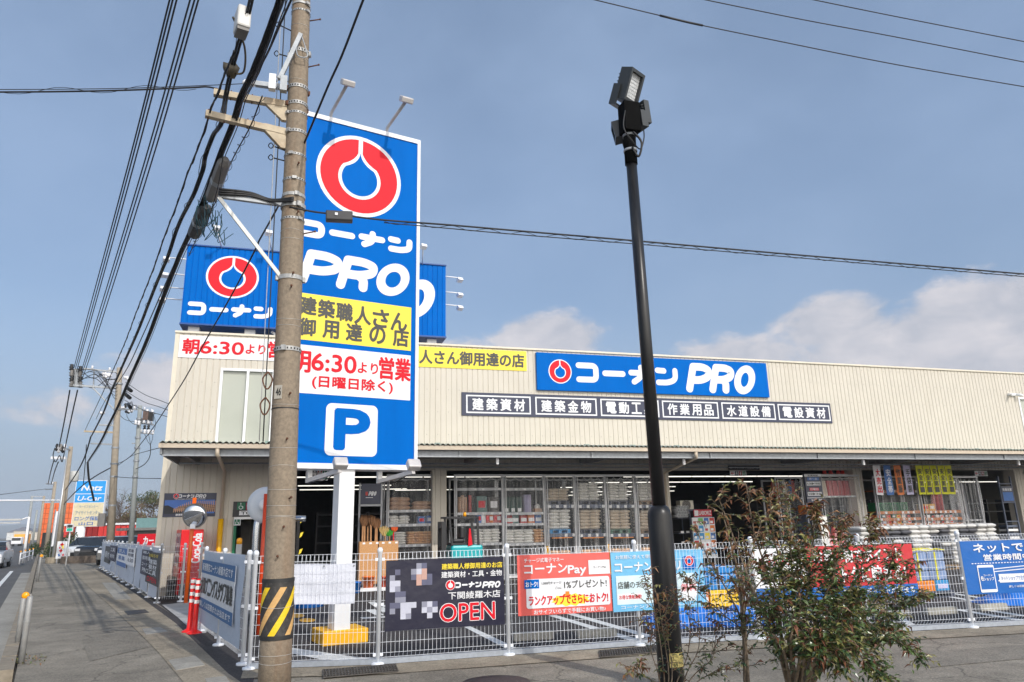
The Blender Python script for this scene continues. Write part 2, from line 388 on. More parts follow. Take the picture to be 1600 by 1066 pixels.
def logo(mb, pl, c, rx, ry, off, mw=0, mr=1, mb_=2, ring=0.08):
    P = lambda pts, o, m: mb.poly([pl.pt(c[0]+x*rx, c[1]+y*ry, o) for x, y in pts], m)
    circ = lambda r: [(r*math.cos(2*math.pi*j/48), r*math.sin(2*math.pi*j/48)) for j in range(48)]
    P(circ(1.0), off, mw); P(circ(1-ring), off+.002, mr)
    P(drop(0.50, 0, -0.08, 0.86), off+.004, mw); P(drop(0.42, 0, -0.08, 0.66), off+.006, mb_)
    P([(-.05,.5),(.05,.5),(.05,.97),(-.05,.97)], off+.0035, mw)

# ================================================================== the ground
YF = 21.734
M_old = ground_mat('old_asphalt', (0.250, 0.222, 0.178), speck=0.36, patch=0.22, crack=0.5)
M_road = ground_mat('road_asphalt', (0.115, 0.112, 0.108), speck=0.22, patch=0.12)
M_lot = ground_mat('fresh_asphalt', (0.060, 0.054, 0.053), speck=0.35, patch=0.14)
M_strip = ground_mat('weathered_concrete', (0.30, 0.255, 0.19), speck=0.26, patch=0.22, crack=0.25)
M_slab = ground_mat('concrete_slab', (0.33, 0.31, 0.27), speck=0.15, patch=0.14)
M_earth = ground_mat('far_ground', (0.13, 0.125, 0.11), speck=0.2, patch=0.35, speck_scale=8)
M_paint = mat('road_paint', S(226, 226, 222), 0.7, var=0.12, vs=14, stain=(0.2, 0.2, 0.2), st_amt=0.45, st_scale=(9, 9, 9))
M_ypaint = mat('yellow_paint', S(232, 170, 30), 0.6, var=0.1)
def kx(y): return -3.35 - 0.2795 * (y - 11.66)
def flat(name, pts, z, m, down=0.0):
    mb = MB()
    if down: mb.prism([(p[0], p[1], z) for p in pts], (0, 0, -down))
    else: mb.poly([(p[0], p[1], z) for p in pts])
    return struct(name, mb, m)
flat('ground', [(-4000, -300), (4000, -300), (4000, 7000), (-4000, 7000)], -0.32, M_earth)
flat('road', [(kx(-60)-14, -60), (kx(-60), -60), (kx(420), 420), (kx(420)-14, 420)], -0.15, M_road)
flat('pavement', [(kx(-30), -30), (70, -30), (70, 46), (70, 130), (kx(130), 130)], 0.0, M_old, 0.3)
lot = [(-0.50, 9.86), (1.10, 9.44), (4.54, 9.32), (9.56, 8.72), (14, 8.2), (60, 8.2), (60, YF+1), (-3.5, YF+1), (-3.5, 21.7), (-3.0, 19.9), (-1.42, 13.75)]
flat('car_park', lot, 0.004, M_lot)
# fresh dark asphalt along the street fence, and the old concrete drain strip beside it
re = [Gd(*p) for p in [(392, 1078), (357, 1054), (275, 975), (207, 925), (175, 905), (148, 889)]]
le = [Gd(*p) for p in [(296, 1078), (250, 1023), (222, 994), (170, 945), (140, 919), (115, 894)]]
fl = [Gd(*p) for p in [(400, 1052), (380, 1042), (313, 989), (245, 945), (206, 918), (157, 890)]]
flat('asphalt_patch', [tuple(p)[:2] for p in re] + [tuple(p)[:2] for p in fl[::-1]], 0.006, M_lot)
flat('drain_strip', [tuple(p)[:2] for p in le] + [tuple(p)[:2] for p in re[::-1]], 0.008, M_strip)
mb = MB()
fr_o = [(-0.45, 9.86), (1.10, 9.44), (4.54, 9.32), (9.56, 8.72), (14.2, 8.16)]
mb.poly([(x, y, 0.010) for x, y in fr_o] + [(x, y - 0.62, 0.010) for x, y in fr_o[::-1]])
struct('concrete_strip', mb, M_strip)
# drain covers let into the strip
M_grate = mat('grate_steel', (0.11, 0.10, 0.09), 0.6, 0.6, var=0.3, vs=20)
def cover(pxs, m, lab, z=0.014): 
    P = [Gd(*p) for p in pxs]; c = sum((Vector(p) for p in P), Vector()) / len(P)
    mb = MB(); mb.prism([(p.x, p.y, z) for p in P], (0, 0, -0.01))
    return single('drain_cover', mb, m, lab, 'drain cover', (c.x, c.y, 0))
cover([(159, 911), (180, 911), (206, 937), (180, 938)], M_slab, 'long grey concrete drain cover on the pavement edge before the far utility pole')
cover([(194, 956), (226, 953), (233, 958), (200, 962)], M_grate, 'small dark steel drain cover set in the tan concrete strip')
cover([(222, 984), (250, 981), (262, 988), (228, 993)], M_slab, 'grey concrete lid in the tan strip near the red posts')
cover([(263, 1033), (306, 1026), (320, 1041), (275, 1049)], M_slab, 'pale slotted concrete cover at the front end of the tan strip')
cover([(320, 1062), (352, 1058), (362, 1072), (328, 1078)], M_slab, 'pale concrete cover beside the foot of the big utility pole')
def grating(pxs, lab):
    P = [Gd(*p) for p in pxs]; c = sum((Vector(p) for p in P), Vector()) / 4; mb = MB()
    a, b, d, e = [Vector((p.x, p.y, 0.022)) for p in P]
    for i in range(25): t = i/24; mb.bar(a.lerp(b, t), e.lerp(d, t), 0.012, 0.012)
    for j in range(5): t = j/4; mb.bar(a.lerp(e, t), b.lerp(d, t), 0.014, 0.012)
    g = single('drain_grating', mb, M_grate, lab, 'drain grating', (c.x, c.y, 0))
    q = MB(); q.poly([(p.x, p.y, 0.0135) for p in P]); q.build('grating_pit', mat('pit_black', (0.012, 0.012, 0.012), 0.9), g)
grating([(504, 1050), (618, 1041), (622, 1052), (505, 1062)], 'steel drain grating in front of the fence below the white sheet')
grating([(936, 1020), (1028, 1012), (1032, 1021), (938, 1030)], 'steel drain grating in front of the fence beside the black lamp post')
# manhole
pm = Gd(775, 1068); mb = MB(); mb.lathe([(0.0, 0.0), (0.36, 0.0), (0.36, 0.012), (0.0, 0.012)], (pm.x, pm.y, 0.001), 28)
single('manhole_cover', mb, mat('rust_iron', (0.09, 0.07, 0.065), 0.7, 0.4, var=0.3, vs=30), 'dark round iron manhole cover in the asphalt before the black banner', 'manhole cover', (pm.x, pm.y, 0))
# kerb of separate stones, gutter, road lines
M_kerb = mat('kerb_stone', (0.26, 0.22, 0.165), 0.9, var=0.2, vs=9, bump=0.3, bs=90)
mb = MB(); y = 10.9; k = 0
while y < 120:
    L = 0.6; a = Vector((kx(y) - 0.03, y, 0)); b = Vector((kx(y + L - 0.012) - 0.03, y + L - 0.012, 0)); r = Vector((-0.963, -0.269, 0)) * 0.17
    dz = random.uniform(-0.006, 0.006) + 0.03
    mb.prism([a, b, b + r, a + r], (0, 0, dz)); mb.prism([a + Vector((0,0,-0.001)), b + Vector((0,0,-0.001)), b + r + Vector((0,0,-0.001)), a + r + Vector((0,0,-0.001))], (0, 0, -0.18)); y += L
struct('kerb', mb, M_kerb)
o = Vector((-0.963, -0.269, 0))
def along(y0, y1, d0, d1): return [Vector((kx(y0), y0, 0)) + o*d0, Vector((kx(y1), y1, 0)) + o*d0, Vector((kx(y1), y1, 0)) + o*d1, Vector((kx(y0), y0, 0)) + o*d1]
flat('gutter', along(-5, 43, 0.21, 0.62), -0.146, M_slab)
flat('road_line', along(-30, 46, 1.02, 1.17), -0.142, M_paint)
flat('centre_line', along(52, 75, 4.4, 4.55), -0.142, M_paint)
flat('centre_line', along(20, 30, 4.4, 4.55), -0.142, M_paint)
mb = MB()
def mark(pxs, z=0.0085): mb.poly([tuple(Gd(*p, z)) for p in pxs])
for q in ([(716, 975), (727, 975), (806, 1012), (795, 1016)], [(857, 962), (868, 961), (1012, 1003), (996, 1005)], [(884, 959), (896, 958), (1040, 999), (1026, 1001)],
          [(440, 1010), (560, 1027), (700, 1031), (600, 1036), (500, 1030), (440, 1018)], [(612, 906), (618, 905), (643, 922), (634, 923)],
          [(575, 941), (585, 940), (610, 955), (598, 957)], [(570, 953), (586, 952), (600, 961), (588, 962)], [(590, 946), (660, 943), (664, 945.5), (592, 949)], [(562, 965), (640, 961), (643, 963), (566, 967)],
          [(612, 949), (632, 948), (648, 957), (622, 959)], [(640, 940), (662, 939), (672, 945), (650, 946)],
          [(1432, 925), (1440, 925), (1556, 943), (1546, 944)], [(1456, 923), (1464, 923), (1585, 941), (1574, 942)], [(1490, 953), (1500, 952), (1640, 975), (1626, 976)], [(1520, 951), (1530, 950), (1670, 972), (1658, 973)],
          [(1395, 960), (1403, 960), (1430, 976), (1418, 977)], [(1300, 950), (1308, 950), (1400, 985), (1388, 986)], [(1595, 905), (1603, 905), (1660, 915), (1650, 916)]): mark(q)
struct('parking_marking', mb, M_paint)
mb = MB()
for cx_, cy_, rx_, ry_ in ((463, 962, 13, 3.2), (480, 969, 13, 3.0)): mark([(cx_ + rx_*math.cos(a*math.pi/8), cy_ + ry_*math.sin(a*math.pi/8)) for a in range(16)][::-1], 0.009)
struct('yellow_marking', mb, M_ypaint)
# concrete wheel stops
M_stop = mat('stop_concrete', (0.42, 0.40, 0.34), 0.85, var=0.14, vs=10, bump=0.2)
for i, (x0, x1, yb, lab) in enumerate([(803, 853, 1003, 'pale concrete wheel stop behind the red banner, nearer the black banner'), (903, 956, 998, 'pale concrete wheel stop behind the pale blue banner'),
        (1090, 1150, 978, 'pale concrete wheel stop beside the blue tarpaulin'), (1376, 1424, 968, 'pale concrete wheel stop half hidden by the bush, under the long red banner'),
        (1452, 1500, 962, 'pale concrete wheel stop between the orange crate and the fence post'), (1534, 1578, 956, 'pale concrete wheel stop below the bright blue banner')]):
    a = Gd(x0, yb); b = Gd(x1, yb - 3); d = (b - a).normalized(); q = Vector((-d.y, d.x, 0))
    mb = MB(); mb.prism([a, a + q*0.14, a + q*0.12 + Vector((0,0,.11)), a + q*0.02 + Vector((0,0,.11))], d * 0.6)
    single('wheel_stop', mb, M_stop, lab, 'wheel stop', tuple(a), 'wheel stops in the car park', bevel=0.012)
# far hills across the bay
mb = MB(); random.seed(3)
def ridge(y, x0, x1, h, n, seed):
    rr = random.Random(seed); vs = []; fs = []
    for i in range(n+1):
        t = i/n; x = x0 + (x1-x0)*t
        hh = h*(0.55 + 0.3*math.sin(3.1*t*math.pi + seed) + 0.2*math.sin(9*t*math.pi + 2*seed) + rr.uniform(-.06, .06))
        vs += [(x, y, -0.3), (x, y + 500, max(8, hh)), (x, y + 1100, -0.3)]
    for i in range(n):
        b = i*3
        fs += [(b, b+3, b+4, b+1), (b+1, b+4, b+5, b+2)]
    mb.add(vs, fs, 0, True)
ridge(2600, -3000, 2600, 58, 90, 4)
struct('hills', mb, mat('hill_woods', (0.05, 0.065, 0.04), 0.95, var=0.35, vs=0.01))

flat('entrance_ramp', [tuple(Gd(*p))[:2] for p in [(253, 946), (318, 939), (330, 968), (322, 990), (306, 992), (278, 966)]], 0.012, ground_mat('pale_concrete', (0.42, 0.41, 0.39), speck=.12, patch=.18))
# old repair patches in the pavement
M_patch = ground_mat('patch_asphalt', (0.215, 0.192, 0.155), speck=.36, patch=.15)
for q in ([(128, 1000), (205, 985), (232, 1012), (140, 1034)], [(96, 930), (140, 926), (150, 940), (97, 946)], [(640, 1052), (720, 1046), (740, 1068), (640, 1075)], [(1440, 1020), (1600, 1008), (1600, 1030), (1450, 1044)]): flat('repair_patch', [tuple(Gd(*p))[:2] for p in q], 0.005, M_patch)

# ================================================================== the store
M_clad = mat('cream_cladding', (0.60, 0.556, 0.475), 0.5, var=0.035, vs=1.2, spec=0.4, stain=(0.45, 0.40, 0.31), st_amt=0.24, st_scale=(2.2, 2.2, 0.22))
M_trim = mat('cream_trim', (0.70, 0.64, 0.52), 0.45, var=0.05)
M_gutter = mat('gutter_beige', (0.56, 0.47, 0.36), 0.4, var=0.05)
M_galv = mat('galvanised_steel', (0.34, 0.36, 0.38), 0.55, 0.35, var=0.14, vs=12)
M_soff = mat('soffit_grey', (0.24, 0.235, 0.23), 0.7, var=0.15)
M_tile = mat('roof_sheet', (0.34, 0.38, 0.31), 0.45, var=0.12)
M_white = mat('white_paint', S(236, 236, 236), 0.4, var=0.04)
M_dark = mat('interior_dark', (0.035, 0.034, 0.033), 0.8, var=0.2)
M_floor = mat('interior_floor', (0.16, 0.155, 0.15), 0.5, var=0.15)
M_lampon = mat('tube_light', S(255, 250, 238), 0.5, emit=1.5, var=0.01)
M_glassp = mat('frosted_pane', (0.40, 0.42, 0.36), 0.12, var=0.04, vs=0.7, spec=0.6)
FAC = Plane((0, YF, 0), (1, 0))
def fx(px, py=850): return Wp(px, py, YF).x
def fz(px, py): return Wp(px, py, YF).z
X0 = -3.41; XR = 44.0; ZP = 7.16; ZL = 3.27; ZW = 3.30
store = thing('store_building', 'long cream clad hardware store with open bays under a canopy', 'shop building', (X0, YF, 0))
PER = 0.17
def ribbed(mb, x0, x1, z0, z1, y=YF, m=0):
    k = math.floor(x0/PER); xs = [x0]; ys = [y]
    while k*PER < x1:
        for dx, dy in ((0.0, 0.0), (0.010, 0.016), (0.026, 0.016), (0.036, 0.0)):
            x = k*PER + dx
            if x0 < x < x1: xs.append(x); ys.append(y + dy)
        k += 1
    xs.append(x1); ys.append(y); n = len(xs)
    vs = [(xs[i], ys[i], z0) for i in range(n)] + [(xs[i], ys[i], z1) for i in range(n)]
    mb.add(vs, [(i, i+1, n+i+1, n+i) for i in range(n-1)], m)
    mb.box(x0, x1, y + 0.022, y + 0.25, z0, z1, m)
wx0, wx1, wz0, wz1 = -2.15, 0.06, 3.95, 6.18
rx0, rx1 = 28.1, 31.6
mb = MB()
ribbed(mb, X0, wx0, ZL, ZP); ribbed(mb, wx0, wx1, wz1, ZP); ribbed(mb, wx0, wx1, ZL, wz0)
ribbed(mb, wx1, rx0, ZL, ZP); ribbed(mb, rx0, rx1, wz1, ZP); ribbed(mb, rx0, rx1, ZL, wz0); ribbed(mb, rx1, XR, ZL, ZP)
dx0, dx1, dz1 = fx(363), 0.02, fz(380, 808)
ribbed(mb, X0, dx0, 0, ZL); ribbed(mb, dx0, dx1 - 0.75, dz1, ZL); ribbed(mb, dx1 - 0.75, dx1, 0, ZL)
for z in (4.35, 5.05, 5.75, 6.45, 7.0):           # screw heads along the sheet fixings
    k = math.ceil(X0/PER)
    while k*PER < 29:
        x = k*PER + .10
        if not (wx0 < x < wx1 and z < wz1): mb.box(x - .009, x + .009, YF - .006, YF + .001, z - .012, z + .012, 1)
        k += 2
mb.build('wall', [M_clad, mat('screw_head', (.34, .31, .26), .5)], store)
for a_ in (X0, XR - .2): mb = MB(); mb.box(a_, a_ + 0.2, YF + 0.25, YF + 28, 0, ZP); mb.build('side_wall', M_clad, store)
mb = MB(); mb.box(X0 - 0.03, XR, YF - 0.05, YF + 0.3, ZP, ZP + 0.06); mb.box(X0 - 0.02, X0 + 0.09, YF - 0.012, YF + 0.02, 0, ZP - 0.002)
mb.build('parapet_cap', M_trim, store)
mb = MB(); mb.box(X0, XR, YF + 0.3, YF + 28, 6.6, 6.8); mb.build('roof', M_soff, store)
PIL = [(4.03, 4.46), (11.55, 11.97), (19.45, 19.82), (27.12, 27.6), (34.9, 35.4)]
for a, b in PIL:
    mb = MB(); ribbed(mb, a, b, 0, ZL, YF - 0.01); mb.box(a + .03, b - .03, YF + 0.1, YF + 0.5, 0, ZL); mb.build('pillar', M_clad, store)
# windows above the canopy
def window(x0, x1, n):
    mb = MB(); t = 0.07
    for z in (wz0, wz1 - t): mb.box(x0, x1, YF - 0.02, YF + 0.13, z, z + t)
    for i in range(n + 1):
        x = x0 + (x1 - x0 - t) * i / n; mb.box(x, x + t, YF - 0.017, YF + 0.127, wz0 + t, wz1 - t)
    f = mb.build('window', M_white, store)
    mb = MB(); mb.box(x0 + 0.01, x1 - 0.01, YF + 0.09, YF + 0.1, wz0 + .01, wz1 - .01); mb.build('pane', M_glassp, f)
    mb = MB(); mb.box(x0 + 0.01, x1 - 0.01, YF + 0.13, YF + 0.2, wz0 + .01, wz1 - .01); mb.build('blind', M_soff, f)
window(wx0, wx1, 3); window(rx0, rx1, 3)
# interior hall
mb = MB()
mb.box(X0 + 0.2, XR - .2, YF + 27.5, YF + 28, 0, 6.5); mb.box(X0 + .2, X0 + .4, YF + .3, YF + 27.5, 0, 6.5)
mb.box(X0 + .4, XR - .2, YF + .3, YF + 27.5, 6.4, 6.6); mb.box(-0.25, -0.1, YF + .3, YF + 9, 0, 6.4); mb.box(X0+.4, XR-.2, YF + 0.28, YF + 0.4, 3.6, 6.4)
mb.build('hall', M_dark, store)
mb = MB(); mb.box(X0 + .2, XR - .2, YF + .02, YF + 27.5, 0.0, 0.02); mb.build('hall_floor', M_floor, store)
for (xa, xb, d) in ((-0.1, 11.4, 3.6), (0.2, 3.9, 8.6), (0.3, 5.0, 11.6), (4.6, 10.5, 12.6), (12.2, 22.4, 3.9), (12.3, 20.5, 7.6), (12.4, 18.6, 11.4), (14.8, 21.2, 16.2), (15.4, 22.5, 20.5), (31.5, 37, 9.0)):
    mb = MB(); x = xa
    while x < xb:
        mb.box(x, min(x + 1.44, xb), YF + d, YF + d + 0.06, 3.30, 3.335); x += 1.5
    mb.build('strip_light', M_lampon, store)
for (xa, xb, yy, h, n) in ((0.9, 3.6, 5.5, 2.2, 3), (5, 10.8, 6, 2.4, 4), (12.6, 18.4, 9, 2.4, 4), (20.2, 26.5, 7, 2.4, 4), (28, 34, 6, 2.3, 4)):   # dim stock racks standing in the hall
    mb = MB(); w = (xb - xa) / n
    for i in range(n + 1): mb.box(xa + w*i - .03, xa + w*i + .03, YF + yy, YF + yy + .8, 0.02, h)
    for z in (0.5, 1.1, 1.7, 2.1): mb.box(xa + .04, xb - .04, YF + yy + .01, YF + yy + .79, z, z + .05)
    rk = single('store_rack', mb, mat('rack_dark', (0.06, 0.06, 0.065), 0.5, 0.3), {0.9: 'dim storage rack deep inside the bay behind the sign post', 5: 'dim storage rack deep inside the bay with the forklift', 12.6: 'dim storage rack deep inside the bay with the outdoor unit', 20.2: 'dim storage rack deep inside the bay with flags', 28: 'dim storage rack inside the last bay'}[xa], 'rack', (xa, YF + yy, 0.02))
# toilet entrance
M_green = mat('sign_green', S(0, 105, 70), 0.5)
mb = MB(); mb.box(dx0, dx0 + 0.07, YF - 0.03, YF + 0.28, 0, dz1 - .06); d = mb.build('door_frame', M_green, store)
mb = MB(); mb.box(dx0, dx1 - .75, YF - 0.05, YF + 0.28, dz1 - .06, dz1); mb.build('lintel', M_white, store)
mb = MB(); mb.box(dx0 + .1, dx1 - .7, YF + 1.6, YF + 1.66, 0, 2.6); mb.build('toilet_wall', mat('toilet_beige', (0.20, 0.18, 0.15), 0.6), store)
mb = MB(); mb.box(dx0 + .38, dx1 - .75, YF + 1.56, YF + 1.59, 0.02, 2.0); dr = mb.build('door', mat('door_black', (0.02, 0.02, 0.02), 0.4), store)
# canopy
YC = YF - 3.0; CX0 = -3.06; XE = 40.0
mb = MB(); per = 0.14; n = int((XE - CX0) / per); vs = []
for i in range(n*4 + 1):
    ph = i % 4; x = CX0 + i*per/4; dz = (0.0, 0.035, 0.055, 0.035)[ph]
    vs += [(x, YC - 0.10, 3.675 + dz), (x, YF, 3.93 + dz), (x, YC - .10, 3.668 + dz), (x, YF, 3.92 + dz)]
k = len(vs)//4
mb.add(vs, [(i*4, i*4+4, i*4+5, i*4+1) for i in range(k-1)] + [(i*4+2, i*4+3, i*4+7, i*4+6) for i in range(k-1)] + [(i*4, i*4+2, i*4+6, i*4+4) for i in range(k-1)])
can = mb.build('canopy', M_tile, store)
mb = MB(); mb.box(CX0 - .02, XE, YC - 0.06, YC + 0.06, 3.565, 3.672); mb.build('gutter', M_gutter, can)
mb = MB(); mb.box(CX0 + .05, XE, YC + 0.12, YC + 0.16, 3.40, 3.565); mb.box(CX0 + .05, XE, YC + 0.08, YC + 0.20, 3.385, 3.40); x = 0.4
while x < XE: mb.box(x, x + .05, YC + .085, YC + .119, 3.401, 3.56); x += 3.8
mb.build('edge_beam', M_galv, can)
mb = MB(); mb.box(CX0 + .05, XE, YC + 0.2, YF - .02, 3.60, 3.62)
x = -2.6
while x < XE: mb.box(x, x + .1, YC + .2, YF - .02, 3.42, 3.599); x += 3.8
mb.build('soffit', M_soff, can)
mb = MB(); mb.box(CX0, CX0 + .05, YC + .06, YF - .02, 3.42, 3.66); mb.build('end_plate', M_galv, can)
for yy, zz, x_ in ((YF - 1.2, 3.36, -2.85), (YF - .5, 3.315, 0.3)):
    mb = MB(); mb.tube([(x_, yy, zz), (XE, yy, zz)], 0.025, 6); mb.build('cable_rail', M_galv, can)
mb = MB()
for x in [(-2.32 + 1.55*i) for i in range(27)]: mb.box(x, x + .14, YF - 1.2, YF - 1.08, 3.86, 3.96)
mb.build('snow_stop', mat('teal_steel', (0.20, 0.30, 0.27), 0.5), can)
for px in (777, 1068, 1348, 1590):
    p = Wp(px, 716, YC + .3); mb = MB(); mb.box(p.x - .035, p.x + .035, p.y - .03, p.y + .03, 3.22, 3.38); mb.tube([(p.x, p.y, 3.38), (p.x, p.y, 3.5)], 0.012, 5); mb.build('canopy_lamp', M_white, can)
# rainwater pipes
def pipe(pts, name='downpipe', r=0.05, m=M_gutter): mb = MB(); mb.tube(pts, r, 8); return mb.build(name, m, store)
a = Wp(340, 700, YC); xw = Wp(351, 735, YF - .1).x
pipe([(a.x, YC, 3.57), (a.x, YC, 3.42), (a.x + .03, YC + .2, 3.36), (xw, YF - .09, 3.24), (xw, YF - .09, 0.03)])
gx = Wp(345, 840, YF - .09).x
mb = MB(); mb.tube([(xw, YF - .09, 0.03), (xw, YF - .09, 1.95)], 0.075, 10); mb.build('pipe_guard', mat('guard_yellow', S(240, 180, 10), 0.4, var=0.04), store)
a = Wp(1087, 703, YC)
pipe([(a.x, YC, 3.57), (a.x, YC, 3.40), (11.76, YF - .12, 3.16), (11.76, YF - .12, 0.03)])
# cameras on the wall
p = Wp(1579, 617, YF); mb = MB(); mb.lathe([(.02, 0), (.05, .02), (.05, .22), (.03, .24)], (p.x - .1, YF - .08, p.z), 10, axis=(-.5, -.8, -.3)); mb.lathe([(.02, 0), (.06, .02), (.06, .2), (.03, .24)], (p.x + .2, YF - .08, p.z), 10, axis=(.5, -.8, -.3))
mb.box(p.x - .15, p.x + .25, YF - .09, YF - .0, p.z - .04, p.z + .05); mb.build('wall_camera', M_white, store)

# ---- signs on the facade
M_blue = mat('sign_blue', S(0, 100, 188), 0.5, var=0.05, vs=.8, spec=0.03, stain=S(0, 84, 165), st_amt=.3, st_scale=(3, 3, .3))
M_red = mat('sign_red', S(215, 32, 46), 0.5, var=0.03, spec=.15)
M_swhite = mat('sign_white', S(230, 231, 234), 0.5, var=0.02, spec=.2)
M_yel = mat('sign_yellow', S(248, 222, 60), 0.45, var=0.03)
M_ink = mat('sign_ink', S(62, 62, 58), 0.5, var=0.02)
M_navy = mat('sign_navy', S(36, 44, 72), 0.35, var=0.04)
def sign(name, lab, cat, pl, b, depth, mats, m=0, group=None, off0=0.0):
    u0, v0, u1, v1 = b; p = pl.pt((u0+u1)/2, v0, 0); t = thing(name, lab, cat, tuple(p), group)
    mb = MB(); pl.slab(mb, b, off0, off0 + depth, 0); mb.build('panel', mats, t); return t
f0 = 0.022
b = FAC.bx((281.5, 524, 476, 571)); v1 = FAC.uv(283, 524)[1]; v0 = FAC.uv(281.5, 558.5)[1]; b = (b[0], v0, b[2], v1)
t = sign('opening_time_banner', 'white banner with red early opening time on the cream wall', 'banner', FAC, b, 0.02, M_swhite)
mb = MB()
for s, q in (('朝', (287, 529.5, 310, 553.5)), ('6:30', (314, 533, 380, 555)), ('より', (385, 538.5, 414, 554)), ('営業', (420, 534, 470, 561))): text(mb, FAC, s, FAC.bx(q), 0.026, 0.032)
mb.build('lettering', M_red, t)
u1, v1 = FAC.uv(822, 549.5); v0 = FAC.uv(822, 580)[1]; u0 = FAC.uv(582, 540)[0]
t = sign('yellow_banner', 'yellow banner with dark lettering on the wall behind the tower sign', 'banner', FAC, (u0, v0, u1, v1), 0.02, M_yel)
mb = MB(); h = v1 - v0; text(mb, FAC, '建築職人さん御用達の店', (FAC.uv(590, 540)[0], v0 + h*.17, FAC.uv(818, 560)[0], v1 - h*.17), 0.026, 0.035); mb.build('lettering', M_ink, t)
u0, v1 = FAC.uv(836.5, 551.5); u1, v0 = FAC.uv(1200, 621.7)
t = sign('facade_sign', 'long blue shop sign with ring emblem and white lettering on the cream wall', 'sign', FAC, (u0, v0, u1, v1), 0.10, M_blue)
mb = MB(); logo(mb, FAC, FAC.uv(873.5, 581.5), 0.405, 0.405, 0.104, 0, 1, 2); mb.build('emblem', [M_swhite, M_red, M_blue], t)
mb = MB(); konan(mb, FAC, FAC.bx((897.5, 566.5, 1058, 604.5)), 0.104); pro(mb, FAC, FAC.bx((1065, 567.5, 1185, 618)), 0.104); mb.build('lettering', M_swhite, t)
v1 = FAC.uv(721, 613)[1]; v0 = FAC.uv(721, 649.5)[1]
t = sign('category_sign', 'long navy sign with six framed groups of white characters', 'sign', FAC, (FAC.uv(721, 630)[0], v0, FAC.uv(1298, 645)[0], v1), 0.03, M_navy)
mb = MB(); h = v1 - v0
for s, a, c in (('建築資材', 728, 829), ('建築金物', 836, 932), ('電動工具', 937.5, 1029), ('作業用品', 1033.5, 1121.5), ('水道設備', 1126, 1210), ('電設資材', 1213.5, 1295)):
    ua = FAC.uv(a, 630)[0]; uc = FAC.uv(c, 640)[0]; FAC.frame(mb, (ua, v0 + h*.11, uc, v1 - h*.11), 0.045, 0.034)
    for i, ch in enumerate(s):
        w = (uc - ua - .3) / 4; x = ua + .15 + w*i; text(mb, FAC, ch, (x + w*.12, v0 + h*.25, x + w*.88, v1 - h*.25), 0.034, 0.03)
mb.build('lettering', M_swhite, t)

# ---- roof sign box
RS = Plane((0, 23.234, 0), (1, 0))
ra, rb_, rz0, rz1 = -3.565, 4.735, 7.868, 10.42
t = thing('roof_sign', 'large blue box sign on posts above the roof', 'sign', (ra, 23.234, ZP))
mb = MB(); P_ = PER; PER = 0.17
k = MB(); ribbed(mb, ra, rb_, rz0, rz1, 23.234); mb.box(ra, rb_, 23.484, 26.2, rz0, rz1); mb.build('box', M_blue, t)
mb = MB(); mb.box(ra - .02, rb_ + .02, 23.19, 26.25, rz1, rz1 + .04); mb.box(ra - .02, rb_ + .02, 23.19, 26.25, rz0 - .05, rz0); mb.build('edge_trim', mat('dark_blue', S(0, 70, 140), 0.4), t)
for x in (-3.2, -1.55, 0.6, 2.7, 4.3):
    for yy in (23.6, 25.9):
        mb = MB(); mb.box(x - .16, x + .16, yy - .15, yy + .15, 6.8, rz0 - .05); mb.build('post', M_white, t)
mb = MB(); mb.bar((-.9, 23.5, 7.8), (0.4, 23.5, 6.9), .07, .07); mb.bar((1.0, 25.6, 7.8), (2.3, 25.6, 6.9), .07, .07); mb.build('brace', M_white, t)
mb = MB(); logo(mb, RS, RS.uv(363.5, 433), 0.79, 0.71, 0.004, 0, 1, 2); mb.build('emblem', [M_swhite, M_red, M_blue], t)
mb = MB(); konan(mb, RS, RS.bx((294, 470.5, 425, 499.5)), 0.004, wr=.32); pro(mb, RS, RS.bx((500, 425, 687, 500)), 0.004)
mb.build('lettering', M_swhite, t)
def slamp(a, b_, hd):
    mb = MB(); mb.tube([a, b_], 0.022, 5); mb.obox(Vector(b_) + Vector(hd)*.08, .2, .16, .12, 0.3, 0, -.5); return mb.build('lamp', M_white, t)
for py_ in (396, 421, 443, 461): p = Wp(290, py_, 24.2); slamp((ra, p.y + .6, p.z), (ra - 0.85, p.y + .6, p.z + .03), (0, 0, -1))
for py_ in (432, 456, 476): p = Wp(697, py_, 24.2); slamp((rb_, p.y, p.z), (rb_ + 0.72, p.y, p.z - .02), (0, 0, -1))
for px_ in (346, 425, 660): p = Wp(px_, 392, 23.234); slamp((p.x, 23.24, rz1), (p.x - .1, 22.5, rz1 + .32), (0, -1, 0))
mb = MB(); mb.box(-3.2, 8, 27.5, 36, 6.8, 7.75); single('roof_hut', mb, M_clad, 'low cream rooftop enclosure beneath the blue roof sign', 'rooftop enclosure', (2, 27.5, 6.8))
